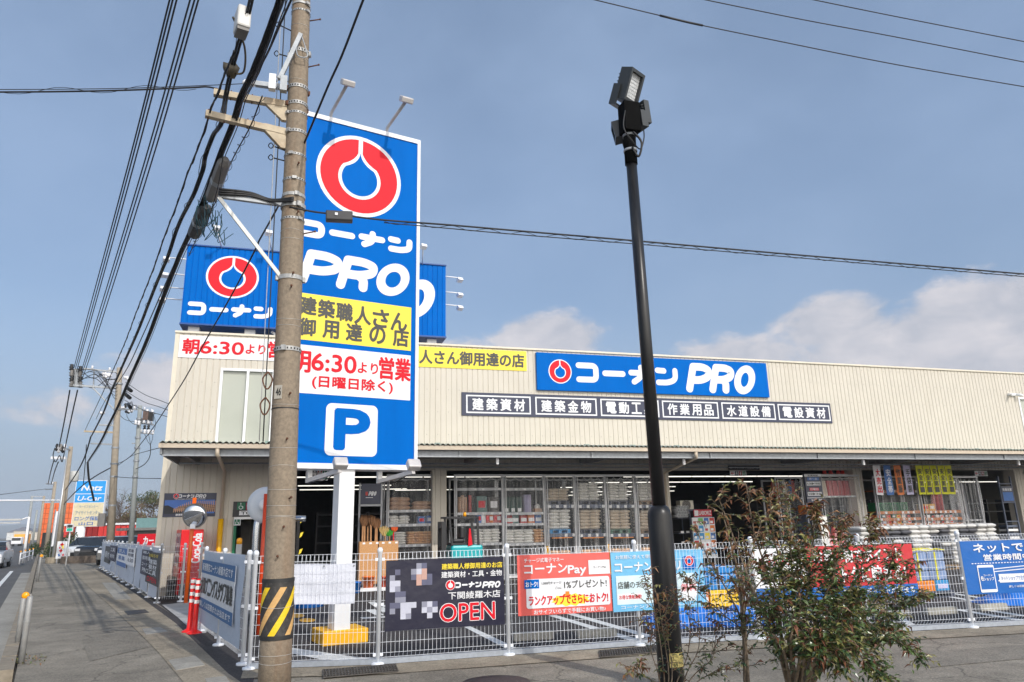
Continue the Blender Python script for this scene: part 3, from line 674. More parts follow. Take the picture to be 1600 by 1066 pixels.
# ---- wall posters and boards by the toilets
t = sign('wall_poster', 'dark poster of timber framing on the shaded cream wall', 'poster', FAC, FAC.bx((257.5, 771, 336, 807)), 0.015, M_navy)
mb = MB(); logo(mb, FAC, FAC.uv(275.5, 774.8+.5), 0.075, 0.075, 0.017, 0, 1, 2); konan(mb, FAC, FAC.bx((280, 772.5, 303.5, 778)), 0.018); pro(mb, FAC, FAC.bx((305, 772.3, 323, 778.5)), 0.018)
text(mb, FAC, 'THE KOHNAN WORKS BUILDING CENTER', FAC.bx((273, 779.3, 321, 780.7)), 0.018)
text(mb, FAC, '建築職人', FAC.bx((274.5, 803, 291, 806)), 0.018, 0.03); mb.build('lettering', [M_swhite, M_red, M_navy], t)
b = FAC.bx((258, 781.8, 334.5, 802)); u0, v0, u1, v1 = b; w = u1-u0; h = v1-v0
mb = MB(); FAC.rect(mb, b, 0.0165, 0); FAC.poly(mb, [(u0, v0), (u0+w*.42, v0), (u0+w*.2, v0+h*.38), (u0+w*.07, v0+h*.62), (u0, v0+h*.6)], 0.018, 1)
FAC.poly(mb, [(u0+w*.16, v0+h*.12), (u1, v0+h*.12), (u1, v0+h*.62), (u0+w*.6, v0+h*.78), (u0+w*.28, v0+h*.5)], 0.0172, 3)
for i in range(22):
    x = u0 + w*(.18 + .82*i/21); top = v0 + h*(.42 + .5*min(1, i/8))
    FAC.poly(mb, [(x, v0+h*.1), (x+.014, v0+h*.1), (x+.03, top), (x+.012, top)], 0.019, 2)
for k2 in (.35, .6, .8): FAC.poly(mb, [(u0+w*.2, v0+h*(.1+.25*k2)), (u1, v0+h*(.1+.62*k2)), (u1, v0+h*(.13+.62*k2)), (u0+w*.2, v0+h*(.13+.25*k2))], 0.0195, 2)
mb.build('picture', [mat('pic_sky', S(60, 110, 190), 0.4, var=0.1), mat('pic_dark', S(28, 32, 40), 0.5), mat('pic_timber', S(205, 160, 125), 0.5), mat('pic_shade', S(95, 75, 70), 0.5, var=.3)], t)
TP = Plane((0, YF - .03, 0), (1, 0))
t = sign('toilet_sign', 'black sign with white toilet pictograms above the doorway', 'sign', TP, TP.bx((365, 784, 424, 807)), 0.02, mat('sign_black', S(26, 26, 32), 0.4))
mb = MB(); TP.rect(mb, TP.bx((371, 785.5, 382.5, 796.5)), .023, 1); TP.rect(mb, TP.bx((385, 785.8, 396.5, 797)), .023, 2); TP.rect(mb, TP.bx((399, 786.2, 410.5, 797.5)), .023, 3); TP.rect(mb, TP.bx((374, 798.5, 419, 804.5)), .023, 0)
def man(mb, pl, cx_, cy_, s, off, m, skirt=False):
    mb.poly([pl.pt(cx_ + s*.13*math.cos(a*.785), cy_ + s*.36 + s*.13*math.sin(a*.785), off) for a in range(8)], m)
    pl.poly(mb, [(cx_-s*.2, cy_+s*.2), (cx_-s*(.28 if skirt else .2), cy_-s*.15), (cx_-s*.1, cy_-s*.15), (cx_-s*.1, cy_-s*.5), (cx_+s*.1, cy_-s*.5), (cx_+s*.1, cy_-s*.15), (cx_+s*(.28 if skirt else .2), cy_-s*.15), (cx_+s*.2, cy_+s*.2)], off, m)
def wheelchair(mb, pl, cx_, cy_, s, off, m):
    A = [(cx_ + s*.3*math.cos(rad(a)), cy_ - s*.18 + s*.3*math.sin(rad(a))) for a in range(140, 381, 20)]; stroke(mb, pl, A, s*.09, off, m)
    stroke(mb, pl, [(cx_-s*.05, cy_+s*.28), (cx_-s*.03, cy_-.02*s), (cx_+s*.2, cy_-.02*s), (cx_+s*.32, cy_-s*.35)], s*.1, off+.0005, m)
    mb.poly([pl.pt(cx_-s*.06 + s*.09*math.cos(a*.785), cy_ + s*.42 + s*.09*math.sin(a*.785), off) for a in range(8)], m)
s_ = 0.17; wheelchair(mb, TP, *TP.uv(376.7, 791), s_, .025, 0); man(mb, TP, *TP.uv(390.7, 791.4), s_, .025, 0, True); man(mb, TP, *TP.uv(404.7, 791.8), s_, .025, 0)
text(mb, TP, 'TOILET', TP.bx((377, 799.6, 416, 803.6)), .025, .03, 4); mb.build('pictogram', [M_swhite, M_green, mat('sign_maroon', S(150, 25, 50), .5), M_blue, mat('sign_black', S(26, 26, 32), 0.4)], t)
t = sign('accessible_toilet_sign', 'small green square wheelchair sign hung in the toilet doorway', 'sign', Plane((0, YF - .12, 0), (1, 0)), TP.bx((366, 811, 376, 821)), 0.03, M_swhite)
mb = MB(); q = Plane((0, YF - .12, 0), (1, 0)); TP.rect(mb, q.bx((366.6, 811.8, 374.6, 819.6)), .132, 1); wheelchair(mb, TP, *q.uv(370.5, 816), .14, .135, 0); mb.build('pictogram', [M_swhite, M_green], t)

# ================================================================== the tower sign by the road
ang = rad(13.4); TS = Plane((0.519, 11.195, 0), (math.cos(ang), math.sin(ang)))
uc = TS.uv(562, 275)[0]; ur = TS.uv(655, 222.5)[0]; ul = 2*uc - ur; tz0, tz1 = 2.51, 8.288
up_ = TS.uv(540, 850)[0]
t = thing('tower_sign', 'tall blue tower sign on a white post with emblem and parking mark', 'sign', tuple(TS.pt(up_, 0)))
mb = MB(); TS.slab(mb, (ul, tz0, ur, tz1), -0.36, 0.0); mb.build('panel', M_blue, t)
mb = MB(); fr = 0.05
for q in ((ul - .02, tz0 - .03, ur + .02, tz0 + fr), (ul - .02, tz1 - fr, ur + .02, tz1 + .03), (ul - .02, tz0 + fr, ul + fr*.7, tz1 - fr), (ur - fr*.7, tz0 + fr, ur + .02, tz1 - fr)): TS.slab(mb, q, -0.38, 0.02)
mb.build('frame', M_swhite, t)
mb = MB(); logo(mb, TS, TS.uv(562, 275.5), 0.735, 0.735, 0.003, 0, 1, 2, ring=0.09); mb.build('emblem', [M_swhite, M_red, M_blue], t)
mb = MB(); konan(mb, TS, TS.bx((468, 340, 644, 399.5)), 0.003, wr=.35); pro(mb, TS, TS.bx((466, 386.5, 645.5, 468)), 0.003); mb.build('lettering', M_swhite, t)
u1 = TS.uv(642.3, 500)[0]; u0 = 2*uc - u1
v1 = TS.uv(642.5, 481)[1]; v0 = TS.uv(641.5, 548.5)[1]
mb = MB(); TS.rect(mb, (u0, v0, u1, v1), 0.003); y_ = mb.build('yellow_field', M_yel, t)
mb = MB()
for i, ch in enumerate('建築職人さん'):
    w = 0; ua, va = TS.uv(470 + 28.3*i, 463 + 5.0*i); ub, vb = TS.uv(470 + 28.3*i + 23.5, 463 + 5.0*i + 30); text(mb, TS, ch, (ua, vb, ub, va), 0.006, 0.036)
for i, ch in enumerate('御用達の店'):
    ua, va = TS.uv(469 + 36.4*i, 496.5 + 4.2*i); ub, vb = TS.uv(469 + 36.4*i + 23, 496.5 + 4.2*i + 29); text(mb, TS, ch, (ua, vb, ub, va), 0.006, 0.036)
mb.build('lettering', M_ink, y_)
v1 = TS.uv(642, 556)[1]; v0 = TS.uv(641.5, 626)[1]
mb = MB(); TS.rect(mb, (u0, v0, u1, v1), 0.003); y_ = mb.build('white_field', M_swhite, t)
mb = MB()
for s, q in (('朝', (450, 545, 484, 582)), ('6:30', (488, 551.5, 556, 584)), ('より', (559.5, 566, 590, 585)), ('営', (593, 558, 614.5, 593)), ('業', (618, 560, 640.5, 596)), ('(日曜日除く)', (488.5, 586, 613, 616))): text(mb, TS, s, TS.bx(q), 0.006, 0.03)
mb.build('lettering', M_red, y_)
def rbox(b, r, n=6):
    u0, v0, u1, v1 = b; o = []
    for cx_, cy_, a0 in ((u1-r, v1-r, 0), (u0+r, v1-r, 90), (u0+r, v0+r, 180), (u1-r, v0+r, 270)):
        for j in range(n+1): a = rad(a0 + 90*j/n); o.append((cx_ + r*math.cos(a), cy_ + r*math.sin(a)))
    return o
mb = MB(); TS.poly(mb, rbox(TS.bx((510, 629.5, 588.5, 714)), .09), 0.003, 0); text(mb, TS, 'P', TS.bx((526, 641, 574.5, 701.5)), 0.006, 0.06, 1); mb.build('parking_mark', [M_swhite, M_blue], t)
# post, plinth, meter box, hangers
mb = MB(); c = TS.pt(up_, 0, -0.18)
TS.slab(mb, (up_ - .12, 0.19, up_ + .12, tz0), -0.33, -0.03); mb.build('post', M_white, t, bevel=0.008)
ub0, ub1 = TS.uv(504, 1011)[0], TS.uv(576, 1004)[0]
mb = MB(); TS.slab(mb, (0.0, 0.0, 0.668, 0.20), -0.60, 0.0); mb.build('plinth', mat('plinth_yellow', S(250, 185, 20), 0.5, var=0.06, vs=9, bump=.1), t, bevel=0.015)
mb = MB(); TS.slab(mb, (up_ + .12, 0.60, up_ + .20, 0.80), -0.25, -0.12); mb.build('switch_box', mat('cream_box', S(222, 214, 190), .5), t)
for px in (491, 602):
    u = TS.uv(px, 738)[0]; mb = MB(); TS.slab(mb, (u - .035, tz0 - .22, u + .035, tz0 - .03), -.3, -.22); mb.build('hanger', M_white, t)
M_lamp = mat('lamp_grey', (0.55, 0.53, 0.52), 0.45, 0.2, var=.1); M_lens = mat('lamp_lens', (0.75, 0.75, 0.72), 0.15, var=.05)
for px, py in ((518, 186), (606, 207)):
    u = TS.uv(px, py)[0]; mb = MB(); a = TS.pt(u, tz1 + .03, -.1); b = TS.pt(u, tz1 + .14, -.02); e = TS.pt(u, tz1 + .17, .80)
    mb.tube([a, b, e], .028, 8); l = mb.build('top_lamp', M_lamp, t)
    mb = MB(); mb.obox(e + Vector((0.02, 0, .05)), .21, .17, .10, ang, 0, rad(35)); mb.build('lamp_head', M_lamp, l, bevel=.02)
for px, py in ((517, 745), (627, 745)):
    u = TS.uv(px, py)[0] - .05; mb = MB(); a = TS.pt(u - .25, tz0 - .2, -.2); e = TS.pt(u, tz0 - .10, .62); mb.bar(a, e, .06, .06); l = mb.build('bottom_lamp', M_lamp, t)
    mb = MB(); mb.obox(e + Vector((0, 0, .10)), .20, .12, .15, ang, 0, rad(-35)); hd_ = mb.build('lamp_head', M_lamp, l, bevel=.02)
    mb = MB(); mb.tube(catmull([a + Vector((.02, -.05, -.02)), a.lerp(e, .4) + Vector((0, 0, -.07)), a.lerp(e, .7) + Vector((0, 0, -.05)), e + Vector((0, 0, .02))]), .007, 5); mb.build('flex', mat('cable_black', (.012, .012, .013), .5), l)

# ================================================================== fences
M_fence = mat('fence_white', S(226, 230, 236), 0.35, var=0.04, spec=0.5)
def mesh_panel(mb, a, b, z0, z1, pitch=0.05, rows=9, r=0.0016, fold=True):
    a = Vector((a[0], a[1], 0)); b = Vector((b[0], b[1], 0)); d = b - a; n = max(2, int(d.length/pitch)); q = Vector((-d.y, d.x, 0)).normalized()
    zt = z1 - (0.08 if fold else 0)
    def wire(p, q_, r_=r): mb.bar(p, q_, r_*2, r_*2)
    for i in range(n+1):
        p = a + d*(i/n)
        if fold:
            wire(p + Vector((0,0,z0+.06)), p + Vector((0,0,zt))); wire(p + Vector((0,0,zt)), p + q*.03 + Vector((0,0,z1))); wire(p + q*.03 + Vector((0,0,z1)), p + q*.06 + Vector((0,0,zt)))
            wire(p + Vector((0,0,z0+.06)), p + q*.05 + Vector((0,0,z0)))
        else: wire(p + Vector((0,0,z0)), p + Vector((0,0,z1)))
    zs = [z0 + .06 + (zt - z0 - .06)*k/rows for k in range(rows+1)]
    for z in zs: wire(a - q*.006 + Vector((0,0,z)), b - q*.006 + Vector((0,0,z)), r*1.15)
    if fold:
        for off, z in ((.03, z1), (.06, zt), (.05, z0)): wire(a + q*off + Vector((0,0,z)), b + q*off + Vector((0,0,z)), r*1.3)
def fpost(par, p, h, r=0.028, base=True):
    mb = MB(); mb.lathe([(r, 0), (r, h), (r*1.25, h + .005), (r*1.25, h + .035), (r*.7, h + .06)], (p[0], p[1], 0.01), 12)
    if base: mb.lathe([(.075, 0), (.08, .01), (.08, .03), (.05, .04)], (p[0], p[1], 0.0), 12)
    for z in (h*.08, h*.52, h*.93): mb.box(p[0] - .06, p[0] + .06, p[1] - .012, p[1] + .012, z, z + .035)
    return mb.build('post', M_fence, par)
FP = [(-0.389, 9.79), (1.091, 9.438), (2.731, 9.405), (4.544, 9.368), (6.25, 9.15), (7.92, 8.953), (9.564, 8.756), (11.25, 8.55), (12.95, 8.34)]
FH = 1.30
t = thing('front_fence', 'white wire mesh fence along the front of the car park', 'fence', (FP[0][0], FP[0][1], 0))
for p in FP: fpost(t, p, FH)
for a, b in zip(FP, FP[1:]):
    mb = MB(); mesh_panel(mb, a, b, 0.08, FH); mb.build('mesh_panel', M_fence, t)
mb = MB()
for a, b in zip(FP, FP[1:]): mb.bar((a[0], a[1], .045), (b[0], b[1], .045), .05, .06)
mb.build('bottom_rail', mat('rail_galv', (0.40, 0.44, 0.50), 0.4, 0.5, var=.12, vs=20), t)
# street side fences, turned to the street, hung with pale sheets
def sfence(pts, lab, h=FH, names='street_fence'):
    t = thing(names, lab, 'fence', (pts[0][0], pts[0][1], 0))
    for p in pts: fpost(t, p, h)
    for a, b in zip(pts, pts[1:]):
        mb = MB(); mesh_panel(mb, a, b, 0.08, h, rows=9, fold=False); mb.build('mesh_panel', M_fence, t)
    return t
A0, A1 = Vector((-0.481, 10.137)), Vector((-1.354, 13.777))
sf1 = sfence([tuple(A0), tuple(A0.lerp(A1, .5)), tuple(A1)], 'short white street fence between the pole and the red posts')
B0 = Vector((-2.942, 19.672)); B1 = Vector((-8.942, 41.653)); nB = 12
sf2 = sfence([tuple(B0.lerp(B1, i/nB)) for i in range(nB+1)], 'long white street fence running back beside the pavement')
RP = [(-2.942, 19.672), Gd(282, 941)[:2], Gd(309, 936.5)[:2]]
sf3 = sfence([tuple(p) for p in RP], 'see through white fence end panel before the drinks machine')
# translucent sheets tied on the fences
def sheet_mat(name, col, tr=0.3):
    m = bpy.data.materials.new(name); m.use_nodes = True; nt = m.node_tree; L = nt.links; p = nt.nodes['Principled BSDF']; p.inputs['Base Color'].default_value = (*col, 1); p.inputs['Roughness'].default_value = .5
    tl = nt.nodes.new('ShaderNodeBsdfTranslucent'); tl.inputs[0].default_value = (*col, 1); mx = nt.nodes.new('ShaderNodeMixShader'); mx.inputs[0].default_value = tr
    tc = nt.nodes.new('ShaderNodeTexCoord'); n = nt.nodes.new('ShaderNodeTexNoise'); n.inputs['Scale'].default_value = 3; n.inputs['Detail'].default_value = 5; L.new(tc.outputs['Object'], n.inputs[0])
    b = nt.nodes.new('ShaderNodeBump'); b.inputs['Strength'].default_value = .5; b.inputs['Distance'].default_value = .06; L.new(n.outputs[0], b.inputs['Height']); L.new(b.outputs[0], p.inputs['Normal']); L.new(b.outputs[0], tl.inputs['Normal'])
    L.new(p.outputs[0], mx.inputs[1]); L.new(tl.outputs[0], mx.inputs[2]); L.new(mx.outputs[0], nt.nodes['Material Output'].inputs[0]); return m
M_sheet = sheet_mat('white_sheet', S(222, 228, 238), .35)
def cloth(mb, pl, b, off, amp=.012, nu=14, nv=10, m=0, seed=0, thick=.004):
    rr = random.Random(seed); ph = [rr.uniform(0, 6) for _ in range(4)]; u0, v0, u1, v1 = b; vs = []
    for j in range(nv+1):
        for i in range(nu+1):
            s, q = i/nu, j/nv; w = amp*(math.sin(7*s + ph[0]) * .5 + math.sin(15*s + 4*q + ph[1])*.3 + math.sin(9*q + ph[2])*.4)
            vs.append(pl.pt(u0 + (u1-u0)*s, v0 + (v1-v0)*q + amp*.5*math.sin(5*s + ph[3])*(1 if j in (0, nv) else 0), off + w))
    k = (nu+1)*(nv+1); bk = [p - pl.n*thick for p in vs]
    f = [(j*(nu+1)+i, j*(nu+1)+i+1, (j+1)*(nu+1)+i+1, (j+1)*(nu+1)+i) for j in range(nv) for i in range(nu)]
    mb.add(vs + bk, f + [tuple(k+x for x in q[::-1]) for q in f], m, True)
SB = Plane((B0.x, B0.y, 0), (B0.x - B1.x, B0.y - B1.y)); SB.n = Vector((-abs(SB.n.x), -abs(SB.n.y), 0)) if SB.n.x > 0 else SB.n
LB = (B1 - B0).length
for i in range(nB):
    mb = MB(); a = -LB*(i+1)/nB + .04; cloth(mb, SB, (a, .10 + random.uniform(-.02, .05), a + LB/nB - .08, FH - .03), 0.03, .02, seed=i)
    s = single('fence_sheet', mb, M_sheet, 'white plastic sheet tied to the long street fence', 'sheet', tuple(SB.pt(a + .8, .1)), 'white sheets on the long street fence')
def poster(px, lab, mats, content, pl=SB, off=.07, name='fence_poster', cat='poster', depth=.006):
    b = pl.bx(px); t = sign(name, lab, cat, pl, b, depth, mats, off0=off)
    if content: content(t, b, off + depth)
    return t
M_char = mat('sheet_charcoal', S(62, 60, 60), .5, var=.05); M_pnavy = mat('sheet_navy', S(52, 50, 72), .5, var=.05); M_pblue = mat('sheet_blue', S(70, 110, 170), .5, var=.05)
def lines(specs, pl=SB):
    def f(t, b, o):
        u0, v0, u1, v1 = b; w = u1-u0; h = v1-v0
        by = {}
        for s, x0, y0, x1, y1, m in specs: by.setdefault(m, []).append((s, x0, y0, x1, y1))
        for m, L in by.items():
            mb = MB()
            for s, x0, y0, x1, y1 in L:
                q = (u0+w*x0, v0+h*y0, u0+w*x1, v0+h*y1)
                if s is None: pl.rect(mb, q, o + .001)
                else: text(mb, pl, s, q, o + .003, .02)
            mb.build('lettering', m, t)
    return f
poster((236, 861.5, 252, 917.5), 'charcoal sheet with yellow heading at the near end of the long street fence', M_char, lines([('お知らせ', .15, .84, .85, .95, M_yel), ('建築', .2, .62, .8, .77, M_swhite), ('資材', .2, .45, .8, .6, M_swhite), ('工具', .2, .28, .8, .43, M_swhite), ('OPEN', .15, .06, .85, .22, M_red)]))
poster((227, 858.5, 239.5, 902), 'navy sheet with white lettering next to the charcoal sheet', M_pnavy, lines([('職人', .15, .85, .85, .96, M_swhite), ('御用達', .1, .6, .9, .76, M_swhite), ('コーナン', .1, .36, .9, .5, M_swhite), ('PRO', .2, .12, .8, .28, M_swhite)]))
poster((188, 855.5, 200, 888), 'blue and white notice midway along the street fence', M_swhite, lines([(None, 0, .68, 1, 1, M_pblue), (None, 0, 0, 1, .24, M_pblue), ('求人', .15, .74, .85, .94, M_swhite), ('募集', .15, .34, .85, .58, M_pblue)]))
poster((204, 855, 213, 886), 'white notice with dark characters on the street fence', M_swhite, lines([('営業', .15, .74, .85, .92, M_pnavy), ('時間', .15, .5, .85, .68, M_pnavy), ('6:30', .15, .2, .85, .4, M_pnavy)]))
poster((175.5, 852, 182.5, 878), 'dark purple notice on the far part of the street fence', M_pnavy, lines([('工具', .15, .6, .85, .85, M_swhite), ('金物', .15, .2, .85, .45, M_swhite)]))
poster((168, 853, 173, 881), 'slim charcoal notice on the far part of the street fence', M_char, lines([('資材', .1, .3, .9, .7, M_swhite)]))
# recruiting banner on the short fence, over white sheeting
SA = Plane((A0.x, A0.y, 0), (A0.x - A1.x, A0.y - A1.y)); SA.n = Vector((-abs(SA.n.x), -abs(SA.n.y), 0)) if SA.n.x > 0 else SA.n
LA = (A1 - A0).length
mb = MB(); cloth(mb, SA, (-LA + .05, .16, -.12, FH), 0.03, .02, seed=21); single('fence_sheet', mb, sheet_mat('milky_film', S(214, 222, 232), .5), 'white film on the short fence behind the staff recruiting banner', 'sheet', tuple(SA.pt(-LA/2, .1)))
b = (-LA + .12, SA.uv(318, 949)[1], -.42, SA.uv(324, 875)[1])
b = (SA.uv(322, 900)[0], SA.uv(320, 949)[1], SA.uv(377, 900)[0], SA.uv(324, 874)[1]); h = b[3] - b[1]
M_bcloth = mat('banner_grey', S(205, 207, 210), .6, var=.06); M_bblue = mat('banner_blue', S(62, 104, 150), .6, var=.08)
t = thing('recruiting_banner', 'grey and blue staff recruiting banner on the short street fence', 'banner', tuple(SA.pt((b[0]+b[2])/2, b[1])))
mb = MB(); SA.slab(mb, b, .07, .075); mb.build('cloth', M_bcloth, t)
mb = MB(); SA.rect(mb, (b[0], b[3]-h*.27, b[2], b[3]), .077); SA.rect(mb, (b[0], b[1], b[2], b[1]+h*.22), .077); mb.build('border', M_bblue, t)
w = b[2]-b[0]
mb = MB(); text(mb, SA, '新規開店コーナン綾羅木店です', (b[0]+w*.05, b[3]-h*.22, b[2]-w*.05, b[3]-h*.06), .080, .02); text(mb, SA, '詳しくは店頭または当店まで', (b[0]+w*.03, b[1]+h*.05, b[2]-w*.05, b[1]+h*.17), .080, .02); mb.build('lettering', M_swhite, t)
mb = MB()
for i, ch in enumerate('オープニングスタッフ募集'): text(mb, SA, ch, (b[0]+w*(.03+.079*i), b[1]+h*.32, b[0]+w*(.03+.079*i+.07), b[1]+h*.64), .080, .03)
mb.build('headline', M_ink, t)

# ---- banners on the front fence
def fplane(i): a, b = FP[i], FP[i+1]; return Plane((a[0], a[1], 0), (b[0]-a[0], b[1]-a[1]))
F0, F1, F2, F3, F6 = fplane(0), fplane(1), fplane(2), fplane(3), fplane(6)
b = F0.bx((456, 882.5, 553.5, 943)); t = thing('white_banner', 'plain white banner seen from behind through the fence wires', 'banner', tuple(F0.pt((b[0]+b[2])/2, b[1])))
mb = MB(); cloth(mb, F0, b, -.03, .012, seed=4); mb.build('cloth', sheet_mat('white_cloth', S(236, 238, 246), .25), t)
mb = MB()
for s, q in ((0, .03), (.5, .03), (1, .03)):
    mb.lathe([(.012, 0), (.012, .004)], F0.pt(b[0] + .02 + (b[2]-b[0]-.04)*s, b[3] - .03, -.02), 8, axis=tuple(F0.n))
mb.build('eyelet', M_galv, t)
M_bn = mat('vinyl_black', S(34, 34, 54), .32, var=.05, bump=.9, bs=4.5)
u0, v1 = F1.uv(603, 877); u1, v0 = F1.uv(788, 978); b = (u0, F1.uv(603, 986.5)[1], u1, F1.uv(788, 869.5)[1])
t = thing('open_banner', 'dark navy banner with a large red OPEN on the front fence', 'banner', tuple(F1.pt((u0+u1)/2, b[1])))
mb = MB(); cloth(mb, F1, b, .028, .004, seed=5); mb.build('cloth', M_bn, t)
o_ = .036
mb = MB(); text(mb, F1, '建築職人様御用達のお店', F1.bx((689.5, 883, 783.5, 886)), o_, .02); u_, v_ = F1.uv(689.5, 881); b2 = (F1.uv(689.5, 885)[0], F1.uv(689.5, 890)[1], F1.uv(783.5, 882)[0], F1.uv(689.5, 881)[1])
mb = MB(); text(mb, F1, '建築職人様御用達のお店', b2, o_, .02); mb.build('lettering', M_yel, t)
def rowbox(pl, x0, x1, ytl, ybl): return (pl.uv(x0, (ytl+ybl)/2)[0], pl.uv(x0, ybl)[1], pl.uv(x1, (ytl+ybl)/2)[0], pl.uv(x0, ytl)[1])
mb = MB(); text(mb, F1, '建築資材・工具・金物', rowbox(F1, 689, 783, 893.5, 903), o_, .02)
text(mb, F1, '下関綾羅木店', rowbox(F1, 699.5, 780.5, 925, 936.5), o_, .015)
konan(mb, F1, rowbox(F1, 710.5, 751, 909.5, 919), o_); pro(mb, F1, rowbox(F1, 752, 782, 908.5, 919), o_); mb.build('lettering', M_swhite, t)
mb = MB(); logo(mb, F1, F1.uv(703, 914), .062, .062, o_, 0, 1, 0, ring=.1); mb.build('emblem', [M_swhite, M_red], t)
mb = MB(); q = rowbox(F1, 687, 772, 944, 971.5); text(mb, F1, 'OPEN', q, o_, .055, 0); text(mb, F1, 'OPEN', q, o_ + .004, .018, 1); mb.build('headline', [M_swhite, M_red], t)
# soft grey blocks where the picture on the banner is not legible
mb = MB(); gm = [mat('block_%s' % n, S(*c), .5) for n, c in (('dim', (92, 94, 118)), ('mid', (140, 142, 158)), ('pale', (190, 192, 206)), ('skin', (190, 152, 140)))]
for (x, y, c) in [(0,0,1),(0,1,2),(1,1,2),(0,2,2),(1,2,1),(1,-1,0),(2,3,0),(1,4,1),(2,4,1),(0,5,0),(1,5,0),(0,6,1),(2,5,2),(2,6,2),(3,6,2),(3,5,2),(1,3,0),(4,5,2),(2,7,2),(3,7,1),(5,-1,2),(6,-1,3),(5,0,3),(6,0,3),(4,-1,1),(5,1,3),(6,1,0),(7,0,0),(7,1,0),(4,0,0),(6,-2,0),(5,-2,1),(6,5,1),(7,5,2),(6,6,2),(7,6,1),(8,6,2),(7,7,2),(8,5,0)]:
    ua, vt = F1.uv(608.5 + 8.3*x, 899 + 8.6*y - .35*x); F1.rect(mb, (ua, vt - .068, ua + .066, vt), o_, c)
mb.build('picture', gm, t)
M_vred = mat('vinyl_red', S(226, 98, 90), .35, var=.04, bump=.9, bs=4.5); M_vsky = mat('vinyl_sky', S(110, 182, 222), .35, var=.04, bump=.9, bs=4.5); M_vpale = mat('vinyl_pale', S(206, 228, 236), .4)
b = (F2.uv(808, 915)[0], F2.uv(808, 963)[1], F2.uv(953, 900)[0], F2.uv(808, 868)[1])
t = thing('payment_banner', 'salmon red payment banner with a white offer panel on the front fence', 'banner', tuple(F2.pt((b[0]+b[2])/2, b[1])))
mb = MB(); cloth(mb, F2, b, .03, .004, seed=6); mb.build('cloth', M_vred, t)
B2 = lambda x0, x1, y0, y1: rowbox(F2, x0, x1, y0 + (x0-808)*.022, y1 + (x0-808)*.022)
mb = MB(); F2.poly(mb, rbox(B2(821, 951.5, 905, 951), .03), .038, 0); F2.rect(mb, B2(918, 951, 873, 895), .038, 0)
text(mb, F2, 'チャージ式電子マネー', B2(817.5, 879, 872.5, 879.5), .038, .015); text(mb, F2, 'コーナン', B2(818, 884.5, 882, 897), .038, .03); text(mb, F2, 'Pay', B2(886, 914, 882, 898), .038, .035)
text(mb, F2, 'おサイフいらずで手軽にお買い物♪', B2(833, 945, 952.5, 959.5), .038, .02); mb.build('lettering', M_swhite, t)
mb = MB(); text(mb, F2, 'ランクアップでさらにおトク!', B2(825, 948.5, 931, 946), .042, .03, 1); F2.poly(mb, [(B2(862, 930, 930, 945)[0] + .25 + .28*math.cos(a*.2618)*(1.0 if a % 2 else .84), B2(862, 930, 937, 937.1)[1] + .075*math.sin(a*.2618)*(1.1 if a % 2 else .8)) for a in range(24)], .040, 0)
text(mb, F2, '1%プレゼント!', B2(880, 946, 905.5, 917.5), .042, .02, 2); text(mb, F2, '1,000円チャージ', B2(845, 875.5, 908.5, 913), .042, .01, 2); text(mb, F2, 'ごとに', B2(866, 875.5, 915, 919), .042, .01, 2)
F2.poly(mb, [(q, r) for q, r in [(B2(x, x+1, y, y+1)[0], B2(x, x+1, y, y+1)[3]) for x, y in ((882, 922), (888, 922), (888, 926), (891, 926), (885, 931), (879, 926), (882, 926))]][::-1], .041, 3)
F2.rect(mb, B2(818, 841, 906, 920), .040, 4); text(mb, F2, 'おトク!', B2(820, 839, 909, 917), .043, .03, 5); text(mb, F2, 'コーナンPay', B2(925, 945, 882, 886), .040, .01, 2)
mb.build('offer', [M_yel, M_red, M_ink, mat('ink_orange', S(240, 140, 40), .5), M_blue, M_swhite], t)
b1 = (F2.uv(953.5, 900)[0], F2.uv(957, 955)[1]+.0, F2.uv(995, 900)[0], F2.uv(953.5, 863.5)[1])
b = (0.0, F3.uv(1000, 952)[1], F3.uv(1098, 900)[0], F3.uv(1000, 861.5)[1]); uL = -(FP[3][0] - F2.pt(F2.uv(953.5, 900)[0], 0).x)
F3b = Plane((FP[3][0], FP[3][1], 0), (1, -0.02)); b = (uL, F3b.uv(957, 956)[1], F3b.uv(1098, 900)[0], F3b.uv(954, 863)[1])
t = thing('app_banner', 'pale blue phone application banner hung behind the black lamp post', 'banner', tuple(F3b.pt((b[0]+b[2])/2, b[1])))
mb = MB(); cloth(mb, F3b, b, .045, .004, seed=8); mb.build('cloth', M_vsky, t)
B3 = lambda x0, x1, y0, y1: rowbox(F3b, x0, x1, y0, y1)
mb = MB(); F3b.rect(mb, B3(961, 1084, 900, 945), .053, 0); mb.build('field', M_vpale, t)
mb = MB(); text(mb, F3b, 'お気軽に使えて便利にお買い物', B3(959, 1050, 868, 874), .056, .01); text(mb, F3b, 'コーナンアプリ', B3(958, 1060, 879, 894), .056, .035); text(mb, F3b, 'コーナンアプリで検索', B3(968, 1060, 946, 952), .056, .01)
F3b.poly(mb, [(F3b.uv(1074, 920)[0] + .13*math.cos(a*.3927), F3b.uv(1074, 920)[1] + .15*math.sin(a*.3927)) for a in range(16)], .055, 0); F3b.rect(mb, B3(963, 1000, 928, 938), .055, 0); mb.build('lettering', M_swhite, t)
mb = MB(); text(mb, F3b, '店舗のチラシ・', B3(963, 1022, 909, 920), .057, .015, 0); text(mb, F3b, 'すぐ見られる', B3(1006, 1062, 922, 937), .057, .015, 0); text(mb, F3b, '無料', B3(1061, 1085, 912, 924), .058, .01, 1); text(mb, F3b, 'お得な情報満載!', B3(965, 1000, 930, 936.5), .058, .01, 1)
F3b.poly(mb, rbox(B3(1064, 1084, 869, 890), .03), .054, 2); mb.build('headline', [M_ink, M_red, M_blue], t)
